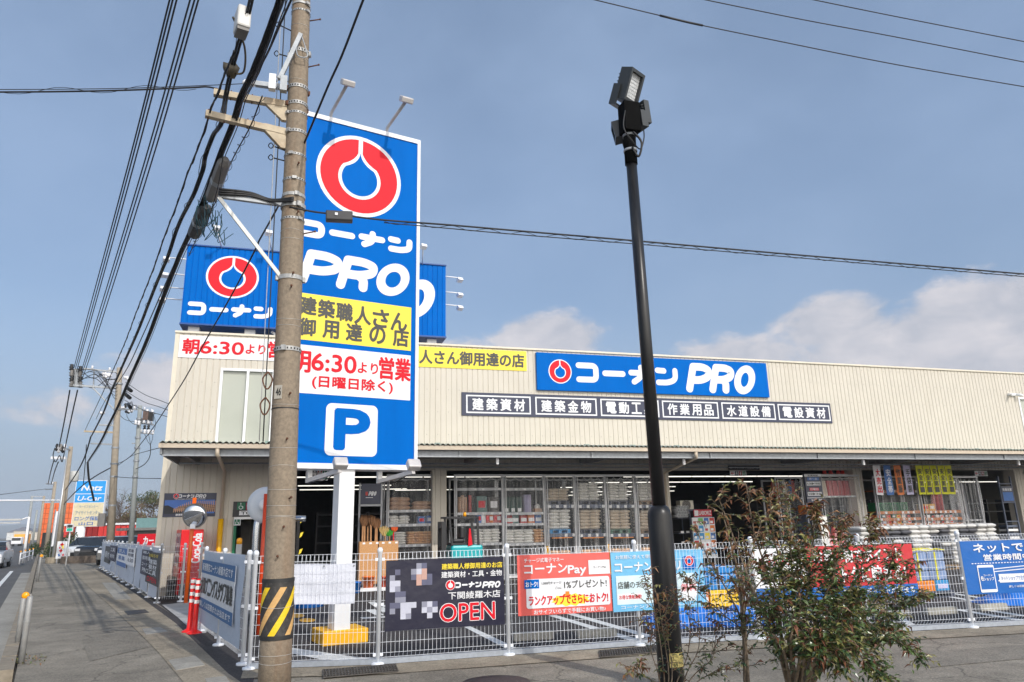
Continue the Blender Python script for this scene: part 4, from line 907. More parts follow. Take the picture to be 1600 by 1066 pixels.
mb = MB(); logo(mb, F3b, F3b.uv(1073.5, 876), .07, .07, .057, 0, 1, 2, ring=.1); mb.build('emblem', [M_swhite, M_red, M_blue], t)
# white banner, long red banner and bright blue banner farther along
F4, F5 = fplane(4), fplane(5)
M_vcrim = mat('vinyl_crimson', S(196, 48, 56), .35, var=.05, bump=.9, bs=4.5); M_vblue = mat('vinyl_blue', S(10, 96, 176), .35, var=.04, bump=.9, bs=4.5)
F4 = Plane((FP[4][0], FP[4][1], 0), (FP[6][0]-FP[4][0], FP[6][1]-FP[4][1]))
B4 = lambda x0, x1, y0, y1: rowbox(F4, x0, x1, y0, y1)
b = B4(1178, 1258, 858, 940); t = thing('white_blue_banner', 'white banner with blue lower edge largely hidden by the bush', 'banner', tuple(F4.pt((b[0]+b[2])/2, b[1])))
mb = MB(); cloth(mb, F4, b, .03, .004, seed=9); mb.build('cloth', M_swhite, t)
mb = MB(); F4.rect(mb, (b[0], b[1], b[2], b[1] + .17), .037); mb.build('border', M_vblue, t); mb = MB(); text(mb, F4, 'コーナンカード', B4(1184, 1252, 872, 884), .037, .03, 0); text(mb, F4, '会員募集中', B4(1188, 1250, 892, 910), .037, .03, 1); mb.build('lettering', [M_red, M_ink], t)
b = B4(1262, 1426, 853.5, 941); hb = .20; b = (b[0], F4.uv(1435, 930)[1], F4.uv(1428, 890)[0], F4.uv(1422, 849.5)[1])
t = thing('points_banner', 'long crimson banner with blue lower edge half behind the bush', 'banner', tuple(F4.pt((b[0]+b[2])/2, b[1])))
mb = MB(); cloth(mb, F4, b, .03, .004, seed=10); mb.build('cloth', M_vcrim, t)
h = b[3]-b[1]; w = b[2]-b[0]
mb = MB(); F4.rect(mb, (b[0], b[1], b[2], b[1] + h*.23), .037); mb.build('border', M_vblue, t)
mb = MB(); text(mb, F4, 'お買い物でポイント', (b[0]+w*.06, b[1]+h*.68, b[2]-w*.12, b[1]+h*.94), .038, .03); text(mb, F4, 'おトクに貯まる!', (b[0]+w*.18, b[1]+h*.30, b[2]-w*.1, b[1]+h*.60), .038, .035); text(mb, F4, '200円でポイントが貯まる', (b[0]+w*.3, b[1]+h*.06, b[2]-w*.04, b[1]+h*.18), .038, .02); mb.build('lettering', M_swhite, t)
u0 = F6.uv(1502, 880)[0]; b = (u0, F6.uv(1517, 929)[1], 2.95, F6.uv(1502, 846)[1]); h = b[3]-b[1]
t = thing('net_order_banner', 'bright blue ordering banner with a white phone drawing', 'banner', tuple(F6.pt((b[0]+b[2])/2, b[1])))
mb = MB(); cloth(mb, F6, b, .03, .004, seed=11); mb.build('cloth', M_vblue, t)
B6 = lambda x0, x1, y0, y1: rowbox(F6, x0, x1, y0, y1)
mb = MB(); q0 = B6(1517, 1604, 849, 861.5); w1 = q0[2]-q0[0]; text(mb, F6, 'ネットで注文、店舗で受取', (q0[0], b[1]+h*.78, b[2]-.1, b[1]+h*.95), .037, .03)
text(mb, F6, '営業時間中お好きな時に受取可能', (F6.uv(1533, 868)[0], b[1]+h*.62, b[2]-.1, b[1]+h*.74), .037, .025)
for i in range(30): F6.rect(mb, (F6.uv(1515, 880)[0] + .05*i, b[1]+h*.565, F6.uv(1515, 880)[0] + .05*i + .03, b[1]+h*.58), .037)
ua, ub = F6.uv(1526, 900)[0], F6.uv(1552, 900)[0]
F6.poly(mb, rbox((ua, b[1]+h*.03, ub, b[1]+h*.54), .02), .036, 0); F6.rect(mb, (ub + .06, b[1]+h*.2, ub + .9, b[1]+h*.36), .037); F6.poly(mb, [(ub + .03, b[1]+h*.23), (ub + .07, b[1]+h*.22), (ub + .07, b[1]+h*.27)], .0372)
stroke(mb, F6, [(ub, b[1]+h*.46), (ub + .8, b[1]+h*.52)], .012, .037); stroke(mb, F6, [(ub, b[1]+h*.41), (ub + .8, b[1]+h*.46)], .012, .0375)
text(mb, F6, '詳しくは店頭で', (ub + .2, b[1]+h*.1, ub + .5, b[1]+h*.145), .037, .01); mb.build('lettering', M_swhite, t)
mb = MB(); F6.rect(mb, (ua + .015, b[1]+h*.085, ub - .015, b[1]+h*.495), .0375); text(mb, F6, 'ネットショップで注文', (ub + .09, b[1]+h*.24, ub + .5, b[1]+h*.32), .0385, .01); sc_ = mb.build('phone_screen', M_vblue, t)
mb = MB(); text(mb, F6, 'e', (ua + .03, b[1]+h*.25, ua + .07, b[1]+h*.33), .0405, .03); text(mb, F6, 'ショップ', (ua + .075, b[1]+h*.25, ub - .03, b[1]+h*.31), .0405, .03); text(mb, F6, 'コーナン', (ua + .08, b[1]+h*.33, ub - .05, b[1]+h*.365), .0405, .03); mb.build('screen_lettering', M_swhite, sc_)

# ================================================================== the big utility pole
M_conc = mat('pole_concrete', (0.255, 0.205, 0.150), 0.9, var=0.20, vs=26, bump=0.6, bs=130, stain=(0.20, 0.105, 0.05), st_amt=0.5, st_scale=(5, 5, 0.35))
M_black = mat('cable_black', (.012, .012, .013), .5)
M_band = mat('band_steel', (0.40, 0.40, 0.39), 0.55, 0.3, var=.2, vs=30)
M_rust = mat('bolt_rust', (0.13, 0.055, 0.03), 0.8, .2, var=.3, vs=40)
M_arm = mat('arm_weathered', (0.50, 0.42, 0.30), 0.7, var=.2, vs=7, stain=(0.35, .18, .07), st_amt=.55, st_scale=(3, 3, 3))
PB = Vector((-0.075, 8.285, 0)); PT = Vector((-0.206, 8.285, 8.233)); PD = (PT - PB) / 8.233
def pr_(z): return 0.163 - 0.0064*z
def pz(y): return Wp(428 + 43*(1085 - y)/1085, y, 8.285).z
def pc(z): return PB + PD*z
pole = thing('utility_pole', 'large concrete utility pole with black and yellow striped sleeve', 'utility pole', tuple(PB))
mb = MB(); mb.tube([pc(z) for z in [i*0.5 for i in range(25)]], [pr_(i*0.5) for i in range(25)], 32); mb.build('shaft', M_conc, pole)
z0, z1 = pz(998), pz(903)
mb = MB(); mb.tube([pc(z0), pc(z1)], [pr_(z0) + .005, pr_(z1) + .005], 32, caps=False); sl_ = mb.build('striped_sleeve', mat('sleeve_black', S(52, 50, 48), .6, var=.2, vs=12, stain=(.2, .18, .16), st_amt=.3, st_scale=(20, 20, 20)), pole)
mb = MB(); za, zb = z0 + .045, z1 - .085; ns = 6; kk = 3.7
stm = [mat('stripe_yellow', S(232, 196, 28), .5, var=.08, vs=14, stain=(.3, .25, .1), st_amt=.3, st_scale=(14, 14, 14)), mat('stripe_tan', S(206, 164, 104), .6, var=.1, vs=14)]
for i in range(ns):
    mb = MB(); st = 12; w = 2*math.pi/ns*.40
    for j in range(st):
        q = []
        for (zz, e) in ((za + (zb-za)*j/st, 0), (za + (zb-za)*(j+1)/st, 0)):
            th = 2*math.pi*i/ns + kk*(zz - za); q.append([(th + w*f, zz) for f in (0, .34, .67, 1)])
        for f in range(3):
            P = [q[0][f], q[0][f+1], q[1][f+1], q[1][f]]
            mb.poly([pc(zz) + Vector((math.cos(t_)*(pr_(zz)+.0085), math.sin(t_)*(pr_(zz)+.0085), 0)) for t_, zz in P])
    mb.build('stripe', stm[i % 2], pole)
for z in (z0 + .02, z1 - .02):
    mb = MB(); mb.tube([pc(z - .018), pc(z + .018)], pr_(z) + .009, 32, caps=False); mb.build('sleeve_strap', mat('strap_dark', S(40, 40, 40), .5), pole)
holes = MB()
for y, w, proud, hole in ((12, .03, .02, 0), (23, .025, .012, 1), (85, .05, .014, 1), (141, .045, .016, 1), (167, .045, .016, 1), (182, .03, .010, 1), (211, .04, .016, 1), (247, .03, .010, 1), (285, .03, .010, 1), (309, .04, .014, 0), (325, .05, .03, 0), (346, .028, .010, 1), (437, .05, .018, 0), (548, .05, .018, 1)):
    z = pz(y); mb = MB(); mb.tube([pc(z - w/2), pc(z + w/2)], pr_(z) + proud*.5, 32, caps=False); mb.build('band', M_band, pole)
    if hole:
        for k in range(24): 
            a = 2*math.pi*k/24; r_ = pr_(z) + proud*.5 + .001; c = pc(z) + Vector((math.cos(a)*r_, math.sin(a)*r_, 0)); holes.obox(c, .004, .014, w*.4, a)
    a = rad(-60) + y*.01; r_ = pr_(z) + proud
    for s in (0, math.pi*.93): mb = MB(); mb.obox(pc(z) + Vector((math.cos(a+s)*r_, math.sin(a+s)*r_, 0)), .05, .03, w*1.15, a + s + 1.57); mb.build('clamp', M_rust if y in (167, 141) else M_band, pole)
holes.build('band_hole', mat('hole_black', (.02, .02, .02), .8), pole)
wires = MB()
for y in (44, 99, 130, 366, 377, 500, 512, 633, 700, 732, 764, 790, 808, 812, 945, 1022, 1033):
    z = pz(y); r_ = pr_(z) + .002 + (.008 if 905 < y < 998 else 0); sl2 = random.uniform(-.03, .03)
    wires.tube([pc(z + sl2*math.sin(t_*math.pi/12)) + Vector((math.cos(t_*math.pi/12)*r_, math.sin(t_*math.pi/12)*r_, 0)) for t_ in range(25)], .0022, 4)
wires.build('tie_wire', mat('tie_pale', (.55, .53, .5), .5, .4), pole)
z = pz(640); mb = MB(); mb.tube([pc(z-.006), pc(z+.006)], pr_(z)+.004, 32, caps=False); mb.build('strap', M_black, pole)
for y, a in ((455, -85), (340, -70), (620, -75), (690, -80), (265, -75), (435, -80), (780, -60), (32, -10), (105, -15), (365, -10), (90, 170), (128, 165), (52, 190), (238, 185), (252, 170), (870, -95), (825, -80)):
    z = pz(y); a = rad(a); p = pc(z) + Vector((math.cos(a), math.sin(a), 0))*pr_(z); e = p + Vector((math.cos(a), math.sin(a), .25))*(.13 if abs(math.degrees(a) + 12) < 10 or math.degrees(a) > 100 else .045)
    mb = MB(); mb.tube([p, e], .008, 6); mb.ball(e, .014, 6, 4)
    if math.degrees(a) > 100: mb.tube(catmull([e, e + Vector((-.03, -.02, .03)), e + Vector((-.06, 0, 0)), e + Vector((-.03, .02, -.02)), e]), .006, 5)
    mb.build('step_bolt', M_rust if y not in (90, 52, 128, 238, 252) else M_black, pole)
# number plate on the pole
th = rad(-90 - 33); z = pz(616); c = pc(z) + Vector((math.cos(th), math.sin(th), 0))*(pr_(z) + .003); PL = Plane((c.x, c.y, 0), (-math.sin(th), math.cos(th)))
mb = MB(); PL.slab(mb, (-.045, z - .075, .045, z + .075), -.006, .004); npl = mb.build('number_plate', mat('plate_grey', S(176, 170, 158), .6, var=.06), pole)
mb = MB(); text(mb, PL, '46', (-.025, z - .04, .038, z + .045), .006, .02); mb.build('number', mat('ink_black', (.015, .015, .015), .5), npl)
# cross arms
def arm(y0, x1, y1, m, wd=.075, br=True, name='cross_arm', frac=0.0):
    z = pz(y0); e = Gd(x1, y1, z); p = pc(z); d = (e - p); d.z = 0; dn = d.normalized()
    mb = MB(); mb.bar(p + dn*pr_(z), e, wd, wd)
    if br:
        q = Vector((-dn.y, dn.x, 0))*.03; a = p + dn*pr_(z)
        mb.prism([a + q + Vector((0,0,.05)), a + q + Vector((0,0,-.22)), a + q + dn*.05 + Vector((0,0,-.22)), a + q + dn*.26 + Vector((0,0,-.03)), a + q + dn*.26 + Vector((0,0,.05))], -2*q)
    o = mb.build(name, m, pole); return p, e, z, o
zA = arm(140, 399, 131, M_galv, .06, False)
pB, eB, zB, aB = arm(168, 334, 145, M_arm); pC_, eC, zC, aC = arm(212, 321, 178, M_arm)
for p, e, par in ((pB, eB, aB), (pC_, eC, aC)):
    for f in (.55, .8, .97):
        c = p.lerp(e, f); mb = MB(); mb.tube([c + Vector((0, 0, -.06)), c + Vector((0, 0, .07))], .008, 6); mb.build('bolt', M_rust, par)
c = zA[1]; mb = MB(); mb.lathe([(.02, 0), (.045, .02), (.03, .05), (.045, .07), (.03, .1), (.045, .12), (.02, .15)], c, 10, axis=(-1, .1, 0)); mb.build('insulator', mat('porcelain', S(225, 225, 228), .2), zA[3])
pD, eD, zD, aD = arm(322, 342, 306, M_galv, .05, False, 'side_arm')
mb = MB(); pe = pc(pz(437)); mb.bar(eD + Vector((0, 0, -.02)), pe + Vector((-.1, -.05, 0)), .04, .04); mb.build('strut', mat('strut_galv', (.55, .55, .52), .5, .3), pole)
mb = MB()
for k in range(3): mb.tube(catmull([eD + Vector((0, -.05, .03*k)), pD.lerp(eD, .6) + Vector((0, -.04, .035 + .02*k)), pD.lerp(eD, .3) + Vector((0, -.05, .01*k)), pD + Vector((0, -pr_(zD) - .06, -.02 + .02*k))]), .014, 6)
mb.build('lead_cable', M_black, pole)
# small slanted bracket with boxes near the top, and earth wires down the side
a = pc(pz(66)) + Vector((.01, -.16, 0)); b = Wp(437, 124, 8.1); mb = MB(); mb.bar(a, b, .05, .05); mb.tube(catmull([a, a + Vector((.06, -.02, -.18)), a + Vector((.09, -.02, -.32)), a + Vector((-.02, -.03, -.33)), a + Vector((-.05, 0, -.15))]), .008, 5); sb_ = mb.build('slanted_bracket', M_galv, pole)
for dx, c in ((-.08, M_swhite), (.05, M_galv)): mb = MB(); mb.box(b.x + dx - .04, b.x + dx + .04, b.y - .04, b.y + .04, b.z - .16, b.z + .04); mb.build('junction_box', c, sb_)
for x0, x1, c in ((447, 411, M_black), (441, 405, M_band)):
    mb = MB(); pts = [Wp(x0 - (x0-x1)*t_/8, -20 + 710*t_/8, 8.25) for t_ in range(9)]; mb.tube(pts, .005 if c is M_band else .007, 5); mb.build('earth_wire', c, pole)
for y in (595, 635): 
    c = Wp(418 if y < 600 else 414, y, 8.25); mb = MB(); mb.tube(catmull([c + Vector((0, 0, .10)), c + Vector((-.05, 0, .02)), c + Vector((-.02, 0, -.08)), c + Vector((.02, 0, -.08)), c + Vector((.05, 0, .02)), c + Vector((0, 0, .1))]), .009, 6); mb.build('wire_clip', M_rust, pole)
# ================================================================== overhead lines
SDIR = (-0.2645, 0.9644)
def helix(mb, pts, r, turns_per_m, R, n=10):
    pts = [Vector(p) for p in pts]; out = []; s = 0
    for a, b in zip(pts, pts[1:]):
        L = (b-a).length; d = (b-a).normalized(); o = d.cross(Vector((0,0,1))).normalized(); q = d.cross(o); k = max(2, int(L*turns_per_m*n))
        for i in range(k):
            t = i/k; ph = 2*math.pi*(s + L*t)*turns_per_m; out.append(a.lerp(b, t) + o*R*math.cos(ph) + q*R*math.sin(ph))
        s += L
    mb.tube(out, r, 3, caps=False)
def line(name, lab, cat, p, d, pxs, r, group=None, hel=None, extra=None, n=5, bump_=0.0):
    P = [Vp(x, y, p, d) for x, y in pxs]; P = catmull(P, n)
    if bump_: P = [q + Vector((0, 0, bump_*random.uniform(-1, 1))) for q in P]
    mb = MB(); mb.tube(P, r, 6)
    if hel: helix(mb, P, hel[0], hel[1], hel[2])
    if extra:
        for off, rr in extra: mb.tube([q + Vector(off) for q in P], rr, 5)
    o = single(name, mb, M_black, lab, cat, tuple(P[0]), group); return o, P
pb = pC_.lerp(eC, .66)
pb = Gd(365, 191, zC)
o, bP = line('cable_bundle', 'thickest black cable bundle slanting down past the big pole to the next pole', 'cable', pb, SDIR, [(452, -45), (438, 1), (420, 50), (406, 87), (390, 125), (377, 151), (365, 191), (345, 240), (327, 292), (314, 325), (300, 358), (280, 401), (250, 478), (232, 526), (217, 561), (202, 594), (185, 634), (170, 664), (157, 691), (137, 722)], .019, hel=(.004, .9, .035), bump_=.008, extra=[((.030, 0, .014), .012), ((-.030, 0, -.008), .012), ((.014, 0, -.03), .010), ((-.014, 0, .03), .009), ((.055, 0, -.016), .006)])
p2 = Gd(345, 190, zC)
o, mP = line('cable_bundle', 'second black cable bundle carrying a white box near the top of the picture', 'cable', p2, SDIR, [(396, -40), (390, 0), (380, 40), (372, 66), (365, 90), (357, 121), (350, 156), (345, 190), (331, 212), (319, 245), (315, 266), (300, 306), (277, 353), (260, 403), (240, 451), (210, 528), (175, 607), (160, 647), (142, 682)], .016, bump_=.008, hel=(.005, .8, .035), extra=[((.03, 0, 0), .014)])
line('cable', 'wavy black cable just beyond the second bundle', 'cable', Gd(330, 172, zC), SDIR, [(366, 80), (358, 100), (350, 120), (341, 144), (330, 170), (319, 205), (302, 250), (295, 266), (275, 323), (255, 376), (237, 428), (215, 483), (197, 531), (175, 582), (152, 632), (132, 674)], .011, bump_=.012, hel=(.006, 1.2, .012))
line('cable', 'straight black cable meeting the thick bundle at the white cross arm', 'cable', Gd(392, 140, zB), SDIR, [(470, -30), (455, 0), (437, 40), (420, 79), (406, 106), (395, 128)], .012)
line('cable', 'thin black cable running straight below the grey splice cases', 'cable', Gd(297, 358, 6.2), SDIR, [(300, 350), (297, 358), (258, 445), (220, 531), (195, 582), (165, 625), (150, 655)], .012)
line('cable', 'spiral wrapped thin cable under the white cross arm', 'cable', Gd(390, 200, zC - .1), SDIR, [(410, 150), (404, 165), (390, 200), (362, 252), (340, 310), (320, 345), (295, 400)], .008, hel=(.004, 4.0, .03))
Pd = Wp(168, 722, 39.7); pfront = Vector((-0.02, 8.02, 0)); dd = (pfront.x - Pd.x, pfront.y - Pd.y)
line('cable', 'single black cable crossing in front of the big pole and the cream wall', 'cable', Pd, dd, [(580, -30), (567.5, 0), (535, 85), (512.5, 135), (482.5, 207), (459, 262), (439, 314), (405, 376), (400, 388), (362, 461), (322, 531), (290, 590), (264, 631), (239, 669), (222, 691), (205, 712), (188, 723), (172, 725)], .013)
Po = Wp(119, 578, 39.8)
for k, pts in enumerate(([(272, -25), (265, 0), (198, 266), (127, 531), (116, 574)], [(277, -25), (270, 0), (202, 266), (130.5, 531), (117.5, 577)], [(283, -25), (276, 0), (207, 266), (133.5, 531), (119, 582)],
          [(304, -25), (297, 0), (222, 266), (142, 531), (126, 584)], [(311, -25), (304, 0), (227, 266), (145.5, 531), (127, 588)], [(317, -25), (310, 0), (233, 266), (149.5, 531), (128, 594)])):
    N0 = Gd(pts[1][0], 0, 10.6); Pe = Wp(pts[-1][0], pts[-1][1], 39.8)
    line('power_line', 'straight thin power line, one of six running high along the street', 'power line', Pe, (N0.x - Pe.x, N0.y - Pe.y), pts, .016, 'six power lines high along the street', n=8)
PH = Vector((5, 8.0, 0)); HD = (1, -.09)
o, P1 = line('power_line', 'lowest of three thin wires crossing the upper sky, with a thick sleeve', 'power line', PH, HD, [(900, -8), (930, 0), (1034, 25), (1098, 40), (1200, 61), (1400, 101), (1620, 139)], .008)
mb = MB(); mb.tube([Vp(x, y, PH, HD) for x, y in ((1031, 24.3), (1050, 29), (1075, 35), (1098, 40))], .016, 6); mb.build('sleeve', M_black, o)
line('power_line', 'middle of three thin wires crossing the upper sky', 'power line', PH, HD, [(1080, -5), (1103, 0), (1250, 30), (1400, 58), (1620, 101)], .008)
line('power_line', 'topmost of three thin wires, cutting the upper corner of the sky', 'power line', PH, HD, [(1250, -4), (1272, 0), (1400, 26), (1620, 69)], .008)
RD = (1, -.06); PR = pc(zD) + Vector((.1, -.14, 0))
o, P1 = line('service_cable', 'twisted pair of service cables running from the big pole across the sign', 'cable', PR, RD, [(452, 323), (490, 331), (534, 336), (600, 344), (700, 351.5), (800, 360), (1000, 377), (1200, 394.5), (1400, 411.5), (1620, 430)], .011)
mb = MB(); Q = catmull([Vp(x, y, PR, RD) for x, y in ((600, 348), (700, 357), (800, 366), (1000, 382), (1200, 399), (1400, 416), (1620, 434))], 6); mb.tube(Q, .007, 5)
helix(mb, [a.lerp(b, .5) for a, b in zip(catmull([Vp(x, y, PR, RD) for x, y in ((600, 345), (700, 353), (800, 362), (1000, 378.5), (1200, 396), (1400, 413), (1620, 431))], 6), Q)], .004, 2.2, .022); mb.build('lashing_wire', M_black, o)
mb = MB(); a, b = Vp(509, 338, PR, RD), Vp(551, 340, PR, RD); mb.bar(a, b, .11, .12); single('cable_box', mb, mat('box_black', (.03, .03, .033), .5), 'black box on the service cable in front of the tower sign', 'cable box', tuple(a), bevel=.012)
mb = MB(); c = a.lerp(b, .38) + Vector((0, -.062, .01)); mb.box(c.x - .016, c.x + .016, c.y - .004, c.y, c.z - .016, c.z + .016); mb.build('label_plate', M_swhite, bpy.data.objects['cable_box'])
LD = (-1, .12); PLf = zA[1]
o, P1 = line('service_cable', 'spiral wrapped cable leading away from the cross arms over the road', 'cable', PLf, LD, [(-20, 144), (0, 144), (100, 143.2), (200, 141), (300, 137), (325, 136), (345, 141), (366, 147)], .010)
mb = MB(); Q = catmull([Vp(x, y, PLf, LD) for x, y in ((-20, 140), (0, 140), (100, 139.5), (200, 138), (325, 133.5), (398, 130))], 6); mb.tube(Q, .005, 5); helix(mb, [Vp(x, y, PLf, LD) for x, y in ((-20, 142), (0, 142), (100, 141.3), (200, 139.5), (318, 135.5))], .004, 1.1, .035); mb.build('lashing_wire', M_black, o)
# slack drop wires along the bundles
for k, (dx, dy, lab) in enumerate(((6, 2, 'loose thin wire drooping just right of the thick bundle above the white arm'), (-7, 3, 'loose thin wire drooping just left of the thick bundle'), (10, 5, 'slack thin wire looping below the thick bundle by the splice cases'))):
    base_ = ([(440, 1), (420, 50), (404, 92), (390, 125), (372, 172)], [(372, 172), (350, 235), (325, 296), (305, 350), (283, 398)], [(350, 235), (330, 288), (318, 330), (309, 352), (300, 358)])[k]
    line('drop_wire', lab, 'cable', pb, SDIR, [(x + dx*math.sin(math.pi*i/4)*(1 + .5*(i % 2)), y + dy*math.sin(math.pi*i/4)) for i, (x, y) in enumerate(base_)], .006)
# cases hanging on the bundles
def near(P, px, py):
    best = None
    for q in P:
        c = RM.transposed() @ (q - EYE); 
        if c.z <= 0: continue
        e = (CX + F*c.x/c.z - px)**2 + (CY + F*c.y/c.z - py)**2
        if best is None or e < best[0]: best = (e, q)
    return best[1]
M_case = mat('splice_grey', (0.20, 0.19, 0.18), .6, var=.15)
def case(px0, py0, px1, py1, P, r, m, name, lab, cat, off=(0, 0, 0)):
    a = near(P, px0, py0) + Vector(off); b = near(P, px1, py1) + Vector(off); d = (b - a).normalized(); L = (b-a).length
    mb = MB(); mb.lathe([(r*.45, 0), (r*.95, L*.08), (r, L*.2), (r, L*.8), (r*.95, L*.92), (r*.45, L)], a, 8, axis=tuple(d), smooth=False); o = single(name, mb, m, lab, cat, tuple(a))
    q = MB(); q.lathe([(r*1.06, L*.46), (r*1.06, L*.54)], a, 8, axis=tuple(d), smooth=False); q.build('seam_band', M_galv, o); return o
case(352, 248, 322, 305, bP, .085, M_case, 'splice_case', 'grey splice case nearer the big pole on the thick cable bundle', 'splice case', (.06, 0, -.06))
case(318, 318, 298, 365, bP, .10, mat('splice_dark', (.06, .06, .06), .6, var=.3), 'splice_case', 'dark splice case with teal wires farther along the thick bundle', 'splice case', (.05, 0, -.03))
a = near(bP, 318, 312); mb = MB()
for k in range(14):
    s = a + Vector((random.uniform(-.1, .22), random.uniform(-.3, .5), random.uniform(-.05, .05))); mb.tube(catmull([s, s + Vector((random.uniform(-.05, .1), random.uniform(-.2, .2), -.2)), s + Vector((random.uniform(-.05, .15), random.uniform(-.2, .3), -.45)), s + Vector((random.uniform(0, .2), .1, -.25))], 4), .006, 4)
single('loose_wire', mb, mat('wire_teal', (.02, .07, .085), .5), 'tangle of thin teal and dark wires dangling at the splice cases', 'wires', tuple(a))
a = near(mP, 381, 36); mb = MB(); mb.obox(a + Vector((-.02, 0, 0)), .14, .22, .26, .27); o = single('cable_box', mb, mat('box_white', (.62, .61, .58), .5, var=.08), 'white box clamped on the second cable bundle', 'cable box', tuple(a), bevel=.02)
q = MB(); q.obox(a + Vector((-.02, .0, -.14)), .12, .18, .05, .27); q.build('box_base', M_case, o)
a = near(mP, 360, 108); mb = MB(); mb.ball(a, .09, 8, 5, jit=.25); mb.tube(catmull([a + Vector((.05, -.6, .25)), a + Vector((.16, -.3, .12)), a + Vector((.15, -.05, -.03)), a + Vector((.05, 0, -.05))], 6), .012, 5); single('cable_clamp', mb, mat('clamp_brass', (.10, .085, .06), .6, .4), 'knotted clamp with a cable loop on the second bundle', 'clamp', tuple(a))

# ================================================================== black lamp post
M_lpost = mat('post_black', (.010, .010, .011), .34, var=.1, spec=.4, stain=(.05, .047, .042), st_amt=.45, st_scale=(9, 9, 1.2))
lb = Vector((3.712, 6.993, 0)); lp = thing('lamp_post', 'tall black lamp post with floodlights in front of the fence', 'lamp post', tuple(lb))
zc0 = Wp(1033, 858, 6.993).z; zc1 = Wp(1030, 790, 6.993).z; zt = Wp(985, 236, 6.993).z; tx = Wp(985, 236, 6.993).x - lb.x
mb = MB(); mb.lathe([(.128, 0), (.126, .9), (.126, zc1 - .10), (.118, zc1 - .06), (.098, zc1 - .02), (.074, zc1)], lb, 32); mb.build('base_column', M_lpost, lp)
mb = MB(); mb.tube([lb + Vector((0, 0, zc1 - .01)), lb + Vector((tx*.5, 0, (zc1+zt)/2)), lb + Vector((tx, 0, zt))], [.072, .068, .062], 28); mb.build('shaft', M_lpost, lp)
mb = MB(); a = lb + Vector((tx, 0, zt)); mb.tube([a + Vector((0, 0, -.18)), a + Vector((0, 0, .45))], .075, 20); mb.box(a.x - .10, a.x + .10, a.y - .12, a.y + .06, a.z + .22, a.z + .60); mb.build('mounting', mat('mount_black', (.006, .006, .006), .9, spec=.05), lp)
M_head = mat('head_charcoal', (.035, .040, .043), .45, var=.08); M_led = mat('led_cells', (.72, .75, .78), .3, var=.35, vs=60, spec=.8)
def flood(c, nrm, w, h, d, glass=True, name='floodlight', roll=0):
    n = Vector(nrm).normalized(); r = Vector((0,0,1)).cross(n).normalized(); u = n.cross(r)
    r, u = r*math.cos(roll) + u*math.sin(roll), u*math.cos(roll) - r*math.sin(roll)
    c = Vector(c); B = lambda x, y, z: c + r*x + u*y + n*z
    def bx(mb, x0, x1, y0, y1, z0, z1, m=0): mb.add([B(x0,y0,z0),B(x1,y0,z0),B(x1,y1,z0),B(x0,y1,z0),B(x0,y0,z1),B(x1,y0,z1),B(x1,y1,z1),B(x0,y1,z1)], [(0,3,2,1),(4,5,6,7),(0,1,5,4),(1,2,6,5),(2,3,7,6),(3,0,4,7)], m)
    mb = MB(); bx(mb, -w/2, w/2, -h/2, h/2, -d, -.02); t_ = .035
    bx(mb, -w/2, w/2, h/2 - t_, h/2, -.02, .03); bx(mb, -w/2, w/2, -h/2, -h/2 + t_, -.02, .03); bx(mb, -w/2, -w/2 + t_, -h/2 + t_, h/2 - t_, -.02, .03); bx(mb, w/2 - t_, w/2, -h/2 + t_, h/2 - t_, -.02, .03)
    for k in range(7): bx(mb, -w/2 + .02, w/2 - .02, -h/2 + .04 + k*(h-.08)/7, -h/2 + .05 + k*(h-.08)/7, -d - .03, -d)
    o = mb.build(name, M_head, lp)
    if glass:
        mb = MB(); nx, ny = 6, 8; cw, ch = (w - 2*t_)/nx, (h - 2*t_)/ny
        for i in range(nx):
            for j in range(ny): bx(mb, -w/2 + t_ + cw*(i + .08), -w/2 + t_ + cw*(i + .92), -h/2 + t_ + ch*(j + .08), -h/2 + t_ + ch*(j + .92), -.02, -.008)
        mb.build('led_panel', M_led, o)
    mb = MB(); bx(mb, -w/2 - .03, -w/2 - .012, -h/2 - .06, -.02, -.16, -.06); bx(mb, w/2 + .012, w/2 + .03, -h/2 - .06, -.02, -.16, -.06); bx(mb, -w/2 - .03, w/2 + .03, -h/2 - .08, -h/2 - .06, -.16, -.06); mb.build('bracket', M_head, o)
flood(Wp(989, 136, 6.9), (.52, -.74, -.42), .30, .38, .13, roll=.10)
flood(Wp(1002, 182, 7.1), (.95, .25, .1), .26, .30, .05, False); flood(Wp(962, 208, 7.2), (-.9, .4, -.2), .2, .22, .08, False)
mb = MB(); mb.tube(catmull([a + Vector((-.1, -.13, .45)), a + Vector((-.15, -.16, .2)), a + Vector((-.05, -.15, .05)), a + Vector((.08, -.1, -.02)), a + Vector((.16, -.06, .15)), a + Vector((.2, 0, .3))]), .008, 5); mb.tube(catmull([a + Vector((.0, -.1, .2)), a + Vector((.08, -.14, .05)), a + Vector((.05, -.1, -.12)), a + Vector((-.02, -.09, 0))]), .014, 6); mb.build('cable_loop', M_black, lp)
for k in range(2): mb = MB(); mb.tube([a + Vector((0, 0, -.02 + .2*k)), a + Vector((0, 0, .01 + .2*k))], .082, 20); mb.build('hose_band', M_galv, lp)
zl = Wp(1050, 1030, 6.87).z; c = lb + Vector((.02, -.128, zl)); PLq = Plane((c.x, c.y, 0), (1, .12)); mb = MB()
mb.tube([lb + Vector((0, 0, zl - .07)), lb + Vector((0, 0, zl + .055))], .1285, 32, caps=False); vs = mb.v; keep = MB()
